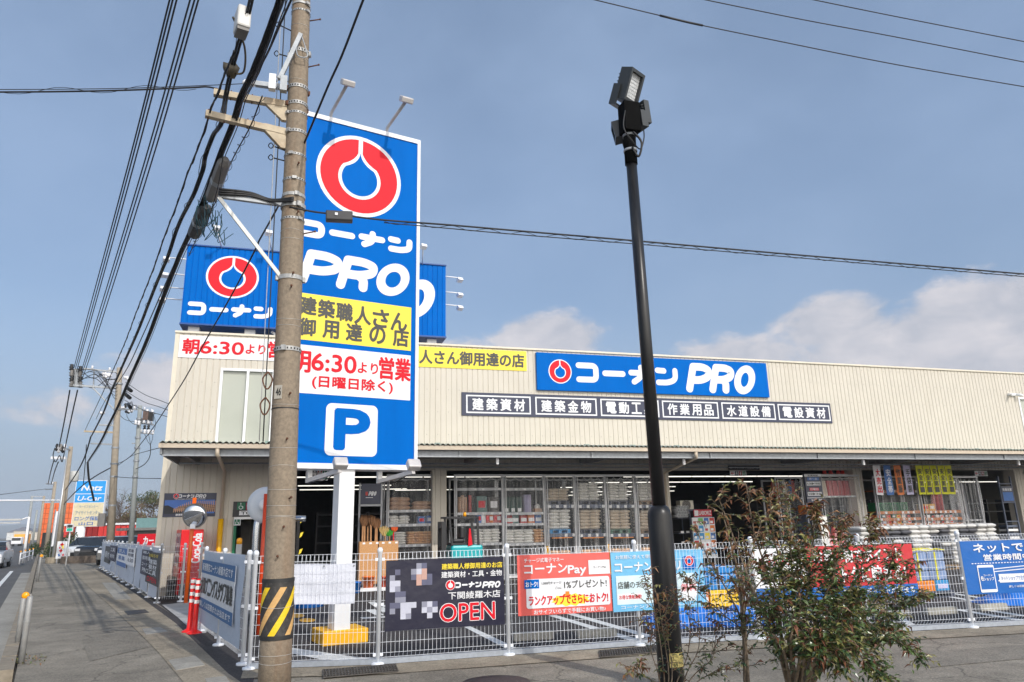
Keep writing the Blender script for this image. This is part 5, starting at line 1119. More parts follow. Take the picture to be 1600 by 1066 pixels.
for k in range(-6, 3):
    a0, a1 = rad(-90 + 10*k + 30), rad(-90 + 10*(k+1) + 30); R_ = .1292
    keep.poly([lb + Vector((R_*math.cos(a0), R_*math.sin(a0), zl - .08)), lb + Vector((R_*math.cos(a1), R_*math.sin(a1), zl - .08)), lb + Vector((R_*math.cos(a1), R_*math.sin(a1), zl + .05)), lb + Vector((R_*math.cos(a0), R_*math.sin(a0), zl + .05))])
keep.build('sticker', mat('sticker_pale', S(176, 160, 96), .5, var=.15, vs=20), lp)

# ================================================================== small street things
M_dred = mat('post_red', S(235, 30, 22), .4, var=.04); M_refl = mat('band_white', S(240, 235, 230), .3, var=.03)
for px, py, lab in ((295.5, 988, 'red flexible post with white bands, the one farther from the banner'), (303.5, 990.5, 'red flexible post with white bands standing closer to the banner')):
    p = Gd(px, py); t = thing('delineator_post', lab, 'bollard', tuple(p), 'two red posts at the car park entrance')
    mb = MB(); mb.lathe([(.12, 0), (.12, .02), (.075, .045), (.045, .06), (.040, .2), (.038, .82), (.030, .86)], p, 18); mb.build('post', M_dred, t)
    for z in (.47, .58, .69, .78): mb = MB(); mb.tube([p + Vector((0,0,z)), p + Vector((0,0,z + .055))], .0415, 18, caps=False); mb.build('band', M_refl, t)
M_gpost = mat('guard_grey', (0.33, 0.33, 0.32), .5, .1, var=.14, vs=16, stain=(.25, .17, .1), st_amt=.3, st_scale=(8, 8, 8)); M_oref = mat('reflector_orange', S(250, 165, 10), .3, var=.05)
def gpost(pb_, ptop, lab, refl, r=.036, par=None):
    p = Gd(*pb_); h = Wp(ptop[0], ptop[1], p.y).z; t = thing('guard_post', lab, 'guard post', tuple(p)); mb = MB(); mb.lathe([(r, 0), (r, h), (r*.8, h + .01)], p, 14); mb.build('pipe', M_gpost, t)
    mb = MB(); mb.tube([p + Vector((0,0,h*.62)), p + Vector((0,0,h*.64))], r + .006, 14, caps=False); mb.build('collar', M_gpost, t)
    if refl:
        mb = MB(); c = p + Vector((.02, 0, h + .05)); mb.lathe([(.0, -.015), (.050, -.012), (.055, 0), (.04, .018), (.0, .024)], c, 20, axis=(.1, -1, 0)); mb.build('reflector', M_oref, t)
        mb = MB(); mb.box(c.x - .02, c.x + .075, c.y + .018, c.y + .03, c.z - .07, c.z + .02); mb.build('reflector_plate', M_gpost, t)
gpost((33, 1037), (45.5, 933), 'nearest grey steel guard post at the kerb', False)
gpost((27, 1007), (38.5, 936), 'grey guard post with round orange reflector beside the nearest post', True)
gpost((58.5, 909), (63, 871), 'slender grey guard post with small orange reflector farther up the kerb', True, .04)
# traffic mirrors
M_opost = mat('post_orange', S(240, 100, 20), .4, var=.06, stain=(.3, .12, .05), st_amt=.3, st_scale=(10, 10, 3)); M_mir = mat('mirror_face', (.75, .77, .8), .03, 1.0, var=.01)
p = Gd(290, 943); t = thing('traffic_mirror', 'round traffic mirror on an orange pole before the drinks machine', 'traffic mirror', tuple(p))
ztop = Wp(304.5, 778, p.y).z; mb = MB(); mb.tube([p, Vector((p.x, p.y, ztop))], .045, 12); mb.build('pole', M_opost, t)
c = Wp(304, 806, p.y - .12); n_ = Vector((-.25, -.93, -.22)).normalized()
mb = MB(); mb.lathe([(0, -.08), (.2, -.075), (.29, -.02), (.295, 0)], c, 28, axis=tuple(n_)); mb.build('back', M_case, t)
mb = MB(); mb.lathe([(.28, 0.0), (.24, .028), (.16, .055), (.08, .068), (0, .072)], c, 28, axis=tuple(n_)); mb.build('glass', M_mir, t)
mb = MB(); mb.box(c.x - .07, c.x + .04, c.y - .09, c.y + .02, c.z - .3, c.z - .2); mb.build('clip', M_swhite, t)
p = Gd(402.5, 992); t = thing('traffic_mirror', 'round traffic mirror seen from behind, half hidden by the big utility pole', 'traffic mirror', tuple(p))
ztop = Wp(409.5, 772, p.y).z; mb = MB(); mb.tube([p, Vector((p.x, p.y, ztop))], .036, 12); mb.build('pole', mat('post_vermilion', S(215, 70, 25), .4, var=.08), t)
c = Wp(414.5, 789, p.y + .12); n_ = Vector((-.15, -1, .0)).normalized(); mb = MB(); mb.lathe([(0, .09), (.08, .085), (.09, .05), (.21, .045), (.29, .01), (.30, -.02), (.29, -.05), (0, -.09)], c, 32, axis=tuple(n_)); mb.build('back', mat('mirror_back', (.62, .66, .70), .35, var=.05), t)
mb = MB(); mb.lathe([(0, .12), (.085, .115), (.09, .086)], c, 20, axis=tuple(n_)); mb.build('hub', M_swhite, t)
# drinks machine, turned to the street
p = Gd(318, 934.5); q = Gd(274.5, 935); d = (p - q); L = d.length; d.normalize(); d = Vector((.9645, .264, 0)); e = Vector((-.264, .9645, 0))
hv = Wp(318, 827, p.y).z; b0 = q; t = thing('vending_machine', 'red drinks vending machine standing against the cream wall', 'vending machine', tuple(b0))
M_vred_ = mat('machine_red', S(222, 8, 22), .3, var=.03); w_, d_ = .54, 1.0
P4 = lambda z: [b0 + Vector((0,0,z)), b0 + d*w_ + Vector((0,0,z)), b0 + d*w_ + e*d_ + Vector((0,0,z)), b0 + e*d_ + Vector((0,0,z))]
mb = MB(); mb.prism(P4(.08), (0, 0, hv - .08)); mb.build('cabinet', M_vred_, t, bevel=.015)
mb = MB(); mb.prism([x + Vector((0,0,-.0)) for x in P4(.0)], (0, 0, .079)); mb.build('plinth', M_lpost, t)
SP = Plane((b0.x, b0.y, 0), (d.x, d.y)); mb = MB()
text(mb, SP, 'Coca-Cola', (w_*.52, hv*.50, w_*.93, hv*.94), .004, .012, vert=True); mb.build('lettering', M_swhite, t)
FPn = Plane((b0.x + e.x*d_, b0.y + e.y*d_, 0), (-e.x, -e.y)); mb = MB(); FPn.rect(mb, (.06, hv*.45, d_-.06, hv*.95), .004); pn = mb.build('display_window', mat('window_pink', S(200, 150, 155), .15), t)
mb = MB()
for r_ in range(3):
    for k in range(9): FPn.rect(mb, (.1 + k*.09, hv*(.5 + .15*r_), .15 + k*.09, hv*(.5 + .15*r_) + .16), .007, (k + r_) % 3)
mb.build('drink_can', [M_red, M_swhite, M_ink], pn)
mb = MB(); FPn.rect(mb, (.1, .25, d_-.1, .5), .004); mb.build('delivery_slot', M_lpost, t)
# bins beside the machine, an amber beacon on a stand, a steel barrier
p = Gd(268, 934); mb = MB(); mb.box(p.x - .12, p.x + .08, p.y - .1, p.y + .1, 0.005, .4); t_ = single('waste_bin', mb, mat('bin_black', (.03, .03, .032), .5), 'small black bin on the ground by the drinks machine', 'bin', tuple(p), bevel=.02); q = MB(); q.box(p.x - .13, p.x + .09, p.y - .11, p.y + .11, .4, .43); q.build('lid', mat('bin_lid', (.1, .1, .1), .5), t_)
p = Gd(300, 938); mb = MB(); mb.box(p.x - .3, p.x + .25, p.y - .2, p.y + .1, .005, .36); t_ = single('waste_bin', mb, mat('bin_black', (.03, .03, .032), .5), 'wide black bin in front of the drinks machine', 'bin', tuple(p), bevel=.02); q = MB(); q.box(p.x - .31, p.x + .26, p.y - .21, p.y + .11, .36, .39); q.build('lid', mat('bin_lid', (.1, .1, .1), .5), t_)
p = Wp(373, 862, 16.0); t = thing('warning_beacon', 'amber warning beacon on a grey stand before the toilet doorway', 'beacon', (p.x, p.y, 0)); zb_ = Wp(373, 850.5, 16).z; zt_ = Wp(373, 843, 16).z
mb = MB(); mb.box(p.x - .055, p.x + .055, p.y - .05, p.y + .05, .005, zb_); mb.build('stand', mat('stand_grey', S(175, 175, 172), .5), t)
mb = MB(); mb.lathe([(.055, 0), (.055, zt_ - zb_), (.03, zt_ - zb_ + .03)], (p.x, p.y, zb_), 14); mb.build('lamp', mat('beacon_amber', S(250, 165, 20), .25, var=.15, vs=20), t)
p0_ = Wp(398, 870, 15.0); zt_ = Wp(400, 812, 15).z; mb = MB(); x = p0_.x
mb.tube(catmull([(x, 15, .005), (x, 15, zt_*.5), (x, 15, zt_ - .12), (x + .05, 15.03, zt_ - .03), (x + .14, 15.05, zt_), (x + .9, 15.1, zt_)], 5), .06, 12); single('steel_barrier', mb, mat('polished_steel', (.5, .52, .54), .25, .9, var=.06), 'bent stainless steel pipe barrier behind the orange mirror pole', 'barrier', (x, 15, 0))
p = Gd(319.5, 937); z1_ = Wp(322, 862, p.y).z; mb = MB(); mb.box(p.x - .06, p.x + .16, p.y, p.y + .5, .005, z1_); o = single('side_cabinet', mb, mat('cabinet_brown', S(150, 70, 48), .5, var=.08), 'narrow red brown cabinet standing beside the drinks machine', 'cabinet', tuple(p), bevel=.01)
q = MB(); q.box(p.x - .03, p.x + .13, p.y - .012, p.y - .002, .1, z1_ - .1); q.build('door', mat('cabinet_rust', S(130, 58, 40), .5), o)


# ================================================================== goods in and before the bays
def curtain_mat():
    m = bpy.data.materials.new('clear_vinyl'); m.use_nodes = True; nt = m.node_tree; L = nt.links; nt.nodes.remove(nt.nodes['Principled BSDF'])
    tr = nt.nodes.new('ShaderNodeBsdfTransparent'); df = nt.nodes.new('ShaderNodeBsdfTranslucent'); df.inputs[0].default_value = (.9, .92, .95, 1); d2 = nt.nodes.new('ShaderNodeBsdfDiffuse'); d2.inputs[0].default_value = (.9, .92, .95, 1)
    gl = nt.nodes.new('ShaderNodeBsdfGlossy'); gl.inputs['Roughness'].default_value = .2
    a = nt.nodes.new('ShaderNodeMixShader'); a.inputs[0].default_value = .3; L.new(d2.outputs[0], a.inputs[1]); L.new(gl.outputs[0], a.inputs[2])
    lw = nt.nodes.new('ShaderNodeLayerWeight'); lw.inputs[0].default_value = .5
    mr = nt.nodes.new('ShaderNodeMapRange'); mr.inputs[1].default_value = .25; mr.inputs[2].default_value = .95; mr.inputs[3].default_value = .09; mr.inputs[4].default_value = .55; L.new(lw.outputs['Facing'], mr.inputs[0])
    m2 = nt.nodes.new('ShaderNodeMixShader'); L.new(mr.outputs[0], m2.inputs[0]); L.new(tr.outputs[0], m2.inputs[1]); L.new(a.outputs[0], m2.inputs[2]); L.new(m2.outputs[0], nt.nodes['Material Output'].inputs[0]); return m
M_vinyl = curtain_mat()
M_rack = mat('rack_steel', (.33, .34, .36), .45, .4, var=.1); M_rackw = mat('rack_pale', (.5, .51, .53), .45, .2, var=.1); M_rackd = mat('rack_navy', (.10, .12, .17), .45, .2); M_shelf = mat('shelf_edge', (.52, .53, .55), .45, var=.1); M_sho = mat('shelf_orange', S(200, 120, 60), .5, var=.06)
M_ptag = mat('price_tag', S(235, 235, 235), .5, var=.05)
def rack(px0, px1, ytop, yf, shelves, lab, depth=.8, ms=None, posts=None, curtain=True, yfall=None, seed=0, splits=1, edge=.07, drop_=.1):
    rr = random.Random(seed); x0, x1 = Wp(px0, 790, yf).x, Wp(px1, 790, yf).x; zt = Wp((px0+px1)/2, ytop, yf).z
    t = thing('display_rack', lab, 'rack', (x0, yf, 0.02)); ms = ms or M_shelf
    mb = MB()
    for x in (x0, x1):
        for y in (yf + .02, yf + depth): mb.box(x - .025, x + .025, y - .025, y + .025, .02, zt)
    mb.box(x0 - .03, x1 + .03, yf - .04, yf + .02, zt, zt + .07); mb.box(x0 - .02, x1 + .02, yf + depth - .03, yf + depth + .03, zt - .06, zt); mb.build('frame', M_rackw, t)
    zs = [Wp((px0+px1)/2, y, yf).z for y in shelves] + [.12]
    for z in zs:
        mb = MB(); mb.box(x0 + .03, x1 - .03, yf + .03, yf + depth - .03, z - .03, z); mb.box(x0 + .02, x1 - .02, yf + .0, yf + .029, z - edge, z + .01); s = mb.build('shelf', ms, t)
        mb = MB(); n = int((x1-x0)/.22)
        for i in range(n):
            if rr.random() < .8: xx = x0 + .08 + (x1-x0-.2)*i/max(1, n-1); mb.box(xx, xx + .09, yf - .008, yf - .001, z - edge + .005, z - .005)
        if mb.v: mb.build('price_tag', M_ptag, s)
    if curtain:
        for k in range(splits):
            a = x0 + (x1-x0)*k/splits + .03; b = x0 + (x1-x0)*(k+1)/splits - .03; nu, nv = 56, 8; vs = []; f0_ = rr.uniform(0, 6)
            for j in range(nv+1):
                q = j/nv
                for i in range(nu+1):
                    s = i/nu; sc = abs(math.sin(s*math.pi*4.0))*drop_*(1 - q)
                    z = (zt - .03 - sc) * (1-q) + .12*q
                    fold = .045*math.sin(s*28 + f0_ + .8*math.sin(5*s))*(.55 + .45*q) + .02*math.sin(s*61 + q*3) + .02*math.sin(q*7 + s*9)
                    vs.append((a + (b-a)*s + .012*math.sin(q*6 + s*11), yf - .09 + fold, z))
            mb = MB(); mb.add(vs, [(j*(nu+1)+i, j*(nu+1)+i+1, (j+1)*(nu+1)+i+1, (j+1)*(nu+1)+i) for j in range(nv) for i in range(nu)], 0, True); cu = mb.build('curtain', M_vinyl, t)
            mb = MB(); mb.tube([vs[i] for i in range(0, nu+1)], .008, 4)
            mb.tube([vs[j*(nu+1)] for j in range(nv+1)], .018, 5); mb.tube([vs[j*(nu+1)+nu] for j in range(nv+1)], .018, 5); mb.build('hem', mat('hem_white', (.78, .78, .78), .4), cu)
    return t, x0, x1, zs
def bagmesh(nm, m, L=.5, D=.34, H=.12, seed=0):
    rr = random.Random(seed); mb = MB(); nu, nv = 12, 8; vs = []
    for sgn in (1, -1):
        for j in range(nv+1):
            for i in range(nu+1):
                u = math.sin(math.pi/2*(2*i/nu - 1)); v = math.sin(math.pi/2*(2*j/nv - 1)); e = (1 - abs(u)**5)*(1 - abs(v)**5)
                z = H/2*(sgn*max(0, e)**.45*(1 + rr.uniform(-.1, .1)) + 1) ; vs.append((L/2*u*(1 - .05*v*v), D/2*v*(1 - .04*u*u), z))
    k = (nu+1)*(nv+1); f = [(j*(nu+1)+i, j*(nu+1)+i+1, (j+1)*(nu+1)+i+1, (j+1)*(nu+1)+i) for j in range(nv) for i in range(nu)]
    mb.add(vs, f + [tuple(k+x for x in q[::-1]) for q in f], 0, True); return mb.build(nm, m, None, (0, 0, 0))
PROTO = {}
def pile(name, m, lab, group, x0, x1, y, z, nx, nz, h, D=.5, cat='bag', alt=None, yjit=.02):
    """bags laid in courses: every bag its own object"""
    L = (x1-x0)/nx; key = (name, m.name, round(L, 2), round(h, 3), round(D, 2))
    for k in range(nz):
        sh = (L*.18 if k % 2 else 0)*(1 if nx > 1 else 0)
        for i in range(nx):
            mm = alt(i, k) if alt else (m, lab, group); kk = key + (mm[0].name,)
            loc = (x0 + L*(i + .5) + sh*.5 + random.uniform(-.012, .012), y + D/2 + random.uniform(-yjit, yjit), z + h*k*.97)
            if kk not in PROTO:
                o = bagmesh(name, mm[0], L*1.02, D, h*1.06, len(PROTO)); o.location = loc; PROTO[kk] = o; tag(o, mm[1], cat, mm[2])
            else: o = dup(PROTO[kk], loc); tag(o, mm[1], cat, mm[2])
            o.rotation_euler = (0, 0, random.uniform(-.05, .05) + (math.pi if (i + k) % 2 else 0))
def cartons(specs, rk, y, z, lab, group, h, w, name='carton', cat='box', d=.3):
    for i, (x, m) in enumerate(specs):
        mb = MB(); hh = h*random.uniform(.9, 1.0); mb.box(x - w/2, x + w/2, y, y + d, z + .002, z + hh); o = single(name, mb, m, lab if isinstance(lab, str) else lab[i], cat, (x, y, z), group, bevel=.006)
        q = MB(); q.box(x - w*.34, x + w*.34, y - .004, y - .0005, z + hh*.3, z + hh*.72); q.build('printed_label', M_ptag if i % 2 else M_red, o)
def X(px, yf): return Wp(px, 800, yf).x
def Z(px, py, yf): return Wp(px, py, yf).z
M_kraft = mat('sack_brown', S(196, 158, 128), .8, var=.12, vs=9); M_tan = mat('sack_tan', S(226, 182, 138), .8, var=.12, vs=9); M_wbag = mat('sack_white', S(238, 236, 230), .7, var=.10, vs=9, stain=(.35, .35, .38), st_amt=.35, st_scale=(7, 7, 7)); M_gbag = mat('sack_grey', S(84, 84, 88), .8, var=.14, vs=9); M_sbag = mat('sandbag_white', S(205, 203, 198), .8, var=.10, vs=9); M_bbag = mat('sack_beige', S(218, 204, 184), .8, var=.12, vs=9, stain=(.3, .2, .14), st_amt=.3, st_scale=(9, 9, 9))
M_bl = mat('print_blue', S(60, 110, 180), .5, var=.12); M_rd = mat('print_red', S(190, 60, 55), .5, var=.12); M_or = mat('print_orange', S(220, 120, 50), .5, var=.1); M_te = mat('print_teal', S(90, 125, 120), .5, var=.15); M_dg = mat('tarp_green', S(20, 62, 50), .6, var=.2); M_lav = mat('roll_lavender', S(190, 185, 215), .5)
YR = YF + 0.22
# bay behind the sign post
t, x0, x1, zs = rack(605, 676, 745, YR, (797, 819, 851), 'curtained rack with brown sacks between the sign post and first cream pillar', seed=1, splits=1)
pile('cement_sack', M_kraft, 'brown paper sack on the upper shelf beside the first cream pillar', 'brown sacks on the first curtained rack', x0 + .08, x0 + .72, YR + .08, zs[0], 1, 3, .13)
pile('cement_sack', M_kraft, 'brown paper sack on the upper shelf beside the first cream pillar', 'brown sacks on the first curtained rack', x0 + .78, x0 + 1.36, YR + .08, zs[0], 1, 2, .13)
pile('mortar_bag', M_wbag, 'white bag on the middle shelf of the first curtained rack', 'white bags on the first curtained rack', x0 + .05, x0 + .68, YR + .08, zs[1], 2, 3, .085)
cartons([(x0 + 1.05, M_bl), (x0 + 1.3, M_bl)], t, YR + .1, zs[1], 'blue fronted square carton on the middle shelf by the first pillar', 'two blue cartons on the first rack', .24, .2)
pile('mortar_bag', M_tan, 'tan paper bag on the lower shelf of the first curtained rack', 'tan bags on the first curtained rack', x0 + .62, x0 + 1.36, YR + .06, zs[2], 3, 5, .075)
pile('mortar_bag', M_wbag, 'white bag on the lower shelf of the first curtained rack', 'lower white bags on the first curtained rack', x0 + .2, x0 + .58, YR + .06, zs[2], 1, 5, .075)
# wide bay: two shelf racks
t, x0, x1, zs = rack(711, 785, 745, YR, (763, 801, 818, 849), 'curtained rack with rolls and cans behind the small forklift', seed=2)
for i, (px, m) in enumerate(((721, M_kraft), (726, M_kraft), (731, M_kraft), (738, M_rd))):
    mb = MB(); mb.lathe([(.05, 0), (.05, .48 + .05*(i % 2))], (X(px, YR), YR + .3, zs[1] + .003), 12); o = single('sheet_roll', mb, m, 'upright roll of sheeting on the rack behind the forklift' if m is M_kraft else 'red upright roll on the rack behind the forklift', 'roll', (X(px, YR), YR + .3, zs[1]), 'kraft rolls behind the forklift' if m is M_kraft else None)
    q = MB(); q.lathe([(.02, 0), (.02, .006)], (X(px, YR), YR + .3, zs[1] + .484 + .05*(i % 2)), 10); q.build('core', M_dark, o)
cartons([(X(755, YR), M_te), (X(774, YR), mat('print_dark', S(60, 55, 50), .5, var=.3))], t, YR + .15, zs[1], ['tall grey green carton on the rack behind the forklift', 'dark carton with pale label near the rack corner, behind the forklift'], None, .5, .32)
cartons([(X(px, YR), m) for px, m in ((750, M_bl), (757, M_ptag), (763, M_rd), (769, M_or), (775, M_rd), (781, M_rd))], t, YR + .1, zs[2], ['blue can carton in the row above the white bags', 'white can carton in the row beside the blue one', 'red can carton left of an orange one on the forklift rack', 'orange can carton on the forklift rack', 'red and white carton next to the orange carton', 'red carton at the end of the forklift rack shelf'], None, .30, .15)
pile('mortar_bag', M_wbag, 'white bag stacked low on the rack behind the forklift', 'white bags on the forklift rack', x0 + .62, x1 - .08, YR + .06, zs[3], 3, 5, .085)
t, x0, x1, zs = rack(788, 850, 745, YR, (763, 801, 818, 849), 'curtained rack with green tarpaulins and bright bags in the middle bay', seed=3, ms=M_shelf)
for k, px in enumerate((793, 803, 813)):
    mb = MB(); mb.box(X(px, YR) - .1, X(px, YR) + .1, YR + .1, YR + .5, zs[1] + .003, zs[1] + .5); o = single('folded_tarpaulin', mb, M_dg, 'dark green folded tarpaulin standing on the middle bay rack', 'tarpaulin', (X(px, YR), YR + .1, zs[1]), 'green tarpaulins on the middle bay rack', bevel=.03); q = MB(); q.box(X(px, YR) - .05, X(px, YR) + .06, YR + .09, YR + .098, zs[1] + .03, zs[1] + .14); q.build('tag', M_ptag, o)
mb = MB(); mb.lathe([(.14, 0), (.14, .55)], (X(828, YR), YR + .3, zs[1] + .003), 16); o = single('sheet_roll', mb, M_lav, 'pale lavender upright roll beside the green tarpaulins', 'roll', (X(828, YR), YR + .3, zs[1])); q = MB(); q.lathe([(.04, 0), (.04, .006)], (X(828, YR), YR + .3, zs[1] + .554), 10); q.build('core', M_dark, o)
mb = MB(); mb.box(X(844, YR) - .12, X(844, YR) + .12, YR + .15, YR + .4, zs[1] + .002, zs[1] + .12); mb.ball((X(844, YR), YR + .28, zs[1] + .17), .1, 8, 5, 1, jit=.1); single('open_box', mb, [M_kraft, M_wbag], 'brown box heaped with white goods beside the lavender roll', 'box', (X(844, YR), YR + .15, zs[1]))
for px, m, lab in ((791, M_bl, 'dark blue bag'), (799, M_rd, 'red bag'), (808, M_te, 'grey green bag'), (821, M_rd, 'small red bag'), (833, M_or, 'orange topped pale bag'), (844, M_bl, 'blue and white bag')):
    mb = MB(); x = X(px, YR); mb.prism([(x - .12, YR + .2, zs[2] + .003), (x + .12, YR + .2, zs[2] + .003), (x + .115, YR + .24, zs[2] + .31), (x - .115, YR + .24, zs[2] + .31)], (0, .15, 0)); o = single('product_bag', mb, m, lab + ' standing in the bright row of the middle bay rack', 'bag', (x, YR + .2, zs[2]), bevel=.02); q = MB(); q.box(x - .09, x + .09, YR + .19, YR + .199, zs[2] + .06, zs[2] + .17); q.build('label', M_ptag, o)
pile('mortar_bag', M_wbag, 'white bag in the low stacks under the bright row', 'white bags under the bright row', x0 + .02, x0 + .95, YR + .06, zs[3], 3, 5, .085)
pile('mortar_bag', M_tan, 'tan bag in the low stacks under the bright row', 'tan bags under the bright row', x0 + .98, x1 - .02, YR + .06, zs[3], 2, 5, .085)
# heavy pallet racks
M_plb = mat('pallet_blue', S(70, 150, 205), .6, var=.08); M_plg = mat('pallet_green', S(80, 120, 100), .6, var=.08); M_plw = mat('pallet_wood', (.30, .21, .13), .8, var=.2); M_plk = mat('pallet_dark', S(70, 75, 90), .6, var=.1)
def pallet(x0, x1, y, z, m, lab, D=.8):
    mb = MB(); mb.box(x0, x1, y, y + D, z + .10, z + .13); mb.box(x0, x1, y, y + D, z + .002, z + .025)
    for x in (x0, (x0+x1)/2 - .05, x1 - .1): mb.box(x, x + .1, y + .01, y + D - .01, z + .026, z + .099)
    return single('pallet', mb, m, lab, 'pallet', (x0, y, z))
for k, (a, b) in enumerate(((853, 898), (901, 946), (948, 992), (995, 1036))):
    nm = ('first', 'second', 'third', 'last')[k]
    t, x0, x1, zs = rack(a, b, 745, YR, (789, 834), nm + ' of the four tall pallet racks before the lamp post, counting from the bright bags', depth=1.0, ms=M_rackd, seed=10+k, edge=.10)
    mb = MB(); mb.box(x0 - .035, x0 + .035, YR - .03, YR - .001, .05, .95)
    if k % 2 == 0: mb.build('corner_guard', mat('guard_yellow', S(240, 180, 10), .4, var=.04), t)
    mb = MB(); mb.box(x0 + .15, x1 - .15, YR - .06, YR - .02, zs[1] - .14, zs[1] - .11); mb.build('stop_bar', mat('bar_orange', S(235, 145, 60), .5), t)
    up = (M_bbag, M_wbag, M_wbag, M_wbag)[k]; xa, xb = x0 + .14, x1 - .14; D = .7
    pl_ = pallet(xa, xb, YR + .1, zs[0], (M_plk, M_plk, M_plk, M_plw)[k], 'dark pallet on the upper level of the ' + nm + ' tall pallet rack')
    pile('cement_sack', up, ('beige' if k == 0 else 'whitish') + ' sack on the upper pallet of the ' + nm + ' tall pallet rack', 'upper sacks of the %s pallet rack' % nm, xa, xb, YR + .12, zs[0] + .131, 2, (4, 6, 6, 6)[k], .10, D=.6)
    pallet(xa, xb, YR + .1, zs[1], (M_plb, M_plk, M_plg, M_plw)[k], ('pale blue', 'dark', 'green', 'wooden')[k] + ' pallet on the middle level of the ' + nm + ' tall pallet rack')
    pile('cement_sack', M_bbag if k else M_wbag, 'pale sack on the middle pallet of the ' + nm + ' tall pallet rack', 'middle sacks of the %s pallet rack' % nm, xa, xb, YR + .12, zs[1] + .131, 2, 6, .105, D=.6)
    pile('cement_sack', M_tan, 'tan sack on the floor level of the ' + nm + ' tall pallet rack', 'floor sacks of the %s pallet rack' % nm, xa, xb, YR + .12, zs[2] + .001, 2, 7, .10, D=.6)
# bay with the outdoor unit
yb = YF + 1.6
mb = MB(); xa, xb = X(1058, yb), X(1079, yb); zt_ = Z(1068, 809, yb)
for z in (.1, .5, .85, 1.2, zt_): mb.box(xa, xb, yb, yb + .6, z - .02, z)
for x in (xa, xb - .03): mb.box(x, x + .03, yb + .6, yb + .63, .02, zt_ + .55)
rk = single('stock_shelf', mb, M_rackd, 'dark shelf unit under the outdoor unit in the lamp post bay', 'shelf', (xa, yb, .02)); q = MB()
for z in (.52, .87, 1.22):
    for k in range(3): q.box(xa + .08 + .22*k, xa + .2 + .22*k, yb - .01, yb - .002, z - .02, z + .05)
q.build('price_tag', M_ptag, rk)
mb = MB(); mb.box(xa - .02, X(1090, yb), yb + .05, yb + .6, Z(1076, 796, yb) - .05, Z(1076, 796, yb)); mb.box(X(1088, yb), X(1090, yb), yb + .5, yb + .55, .02, Z(1076, 796, yb) - .05); single('wall_bracket_shelf', mb, M_rackd, 'dark ledge carrying the air conditioner unit', 'shelf', (xa, yb, 1))
a, b = X(1066, yb), X(1087, yb); z0_, z1_ = Z(1076, 795.8, yb), Z(1076, 782, yb); t = thing('air_conditioner_unit', 'cream air conditioner outdoor unit on a ledge in the bay', 'air conditioner', (a, yb, z0_)); mb = MB(); mb.box(a, b, yb + .1, yb + .4, z0_ + .003, z1_); mb.build('casing', mat('unit_cream', S(222, 216, 200), .5), t, bevel=.01)
cx_ = a + (b-a)*.46; cz_ = (z0_+z1_)/2; mb = MB(); mb.lathe([(0, 0), (.17, 0), (.17, .01), (0, .012)], (cx_, yb + .097, cz_), 24, axis=(0, -1, 0)); mb.build('fan_grille', mat('grille_grey', S(120, 116, 108), .5), t)
mb = MB()
for k in range(3): mb.tube([(cx_ + (.05 + .05*k)*math.cos(i*math.pi/10), yb + .082, cz_ + (.05 + .05*k)*math.sin(i*math.pi/10)) for i in range(21)], .006, 4)
mb.build('fan_ring', M_shelf, t)
for i in range(4):
    for j in range(4):
        c = (X(1058.5 + 4.2*i, yb) + (.04 if j % 2 else 0), yb - .1, zt_ + .062 + .10*j); mb = MB(); mb.lathe([(.052, 0), (.052, .55), (.040, .55), (.040, .0)], c, 14, axis=(0, 1, 0))
        o = single('plastic_pipe', mb, M_swhite, 'white plastic pipe seen end on, stacked on the dark shelf', 'pipe', c, 'white pipes stacked end on'); q = MB(); q.lathe([(0, .02), (.038, .02), (.038, .03), (0, .03)], c, 12, axis=(0, 1, 0)); q.build('bore', M_dark, o)
PBd = Plane((0, yb - .3, 0), (1, 0)); b = PBd.bx((1080, 809, 1119, 852)); t = sign('notice_board', 'notice board covered with coloured leaflets behind the lamp post', 'notice board', PBd, (b[0], .35, b[2], b[3]), .04, mat('board_pale', S(215, 220, 225), .6, var=.05))
mb = MB(); mb.box(PBd.pt(b[0], 0).x + .05, PBd.pt(b[0], 0).x + .1, yb - .3, yb - .26, .02, .35); mb.box(PBd.pt(b[2], 0).x - .1, PBd.pt(b[2], 0).x - .05, yb - .3, yb - .26, .02, .35); mb.build('leg', M_rack, t)
rr = random.Random(5)
for i in range(4):
    for j in range(5):
        w = (b[2]-b[0])/4; h = (b[3]-.45)/5; m = rr.choice([M_or, M_bl, M_rd, M_yel, mat('print_green', S(110, 180, 90), .5), M_plb, M_ptag]); mb = MB(); PBd.rect(mb, (b[0] + w*i + .02, .45 + h*j + .02, b[0] + w*(i+1) - .02, .45 + h*(j+1) - .02), .043); lf = mb.build('leaflet', m, t); mb = MB(); PBd.rect(mb, (b[0] + w*i + .04, .45 + h*j + .05, b[0] + w*(i+.75) - .02, .45 + h*(j+.6) - .02), .046); mb.build('leaflet_print', M_ptag if m is not M_ptag else M_rd, lf)
b = PBd.bx((1083, 796.5, 1112, 807)); t = sign('brand_sign', 'small red sign with white badge above the notice board', 'sign', PBd, b, .03, mat('sign_crimson', S(190, 25, 45), .4)); mb = MB(); w = b[2]-b[0]; PBd.rect(mb, (b[0] + w*.03, b[1] + .03, b[0] + w*.24, b[3] - .03), .033); text(mb, PBd, 'LABORIZ', (b[0] + w*.28, b[1] + .06, b[2] - w*.05, b[3] - .05), .034, .02); mb.build('lettering', M_swhite, t)
mb = MB(); mb.box(PBd.pt(b[0], 0).x, PBd.pt(b[2], 0).x, yb - .295, yb - .27, b[1] - .12, b[1] - .001); mb.build('backing', M_rackd, t)
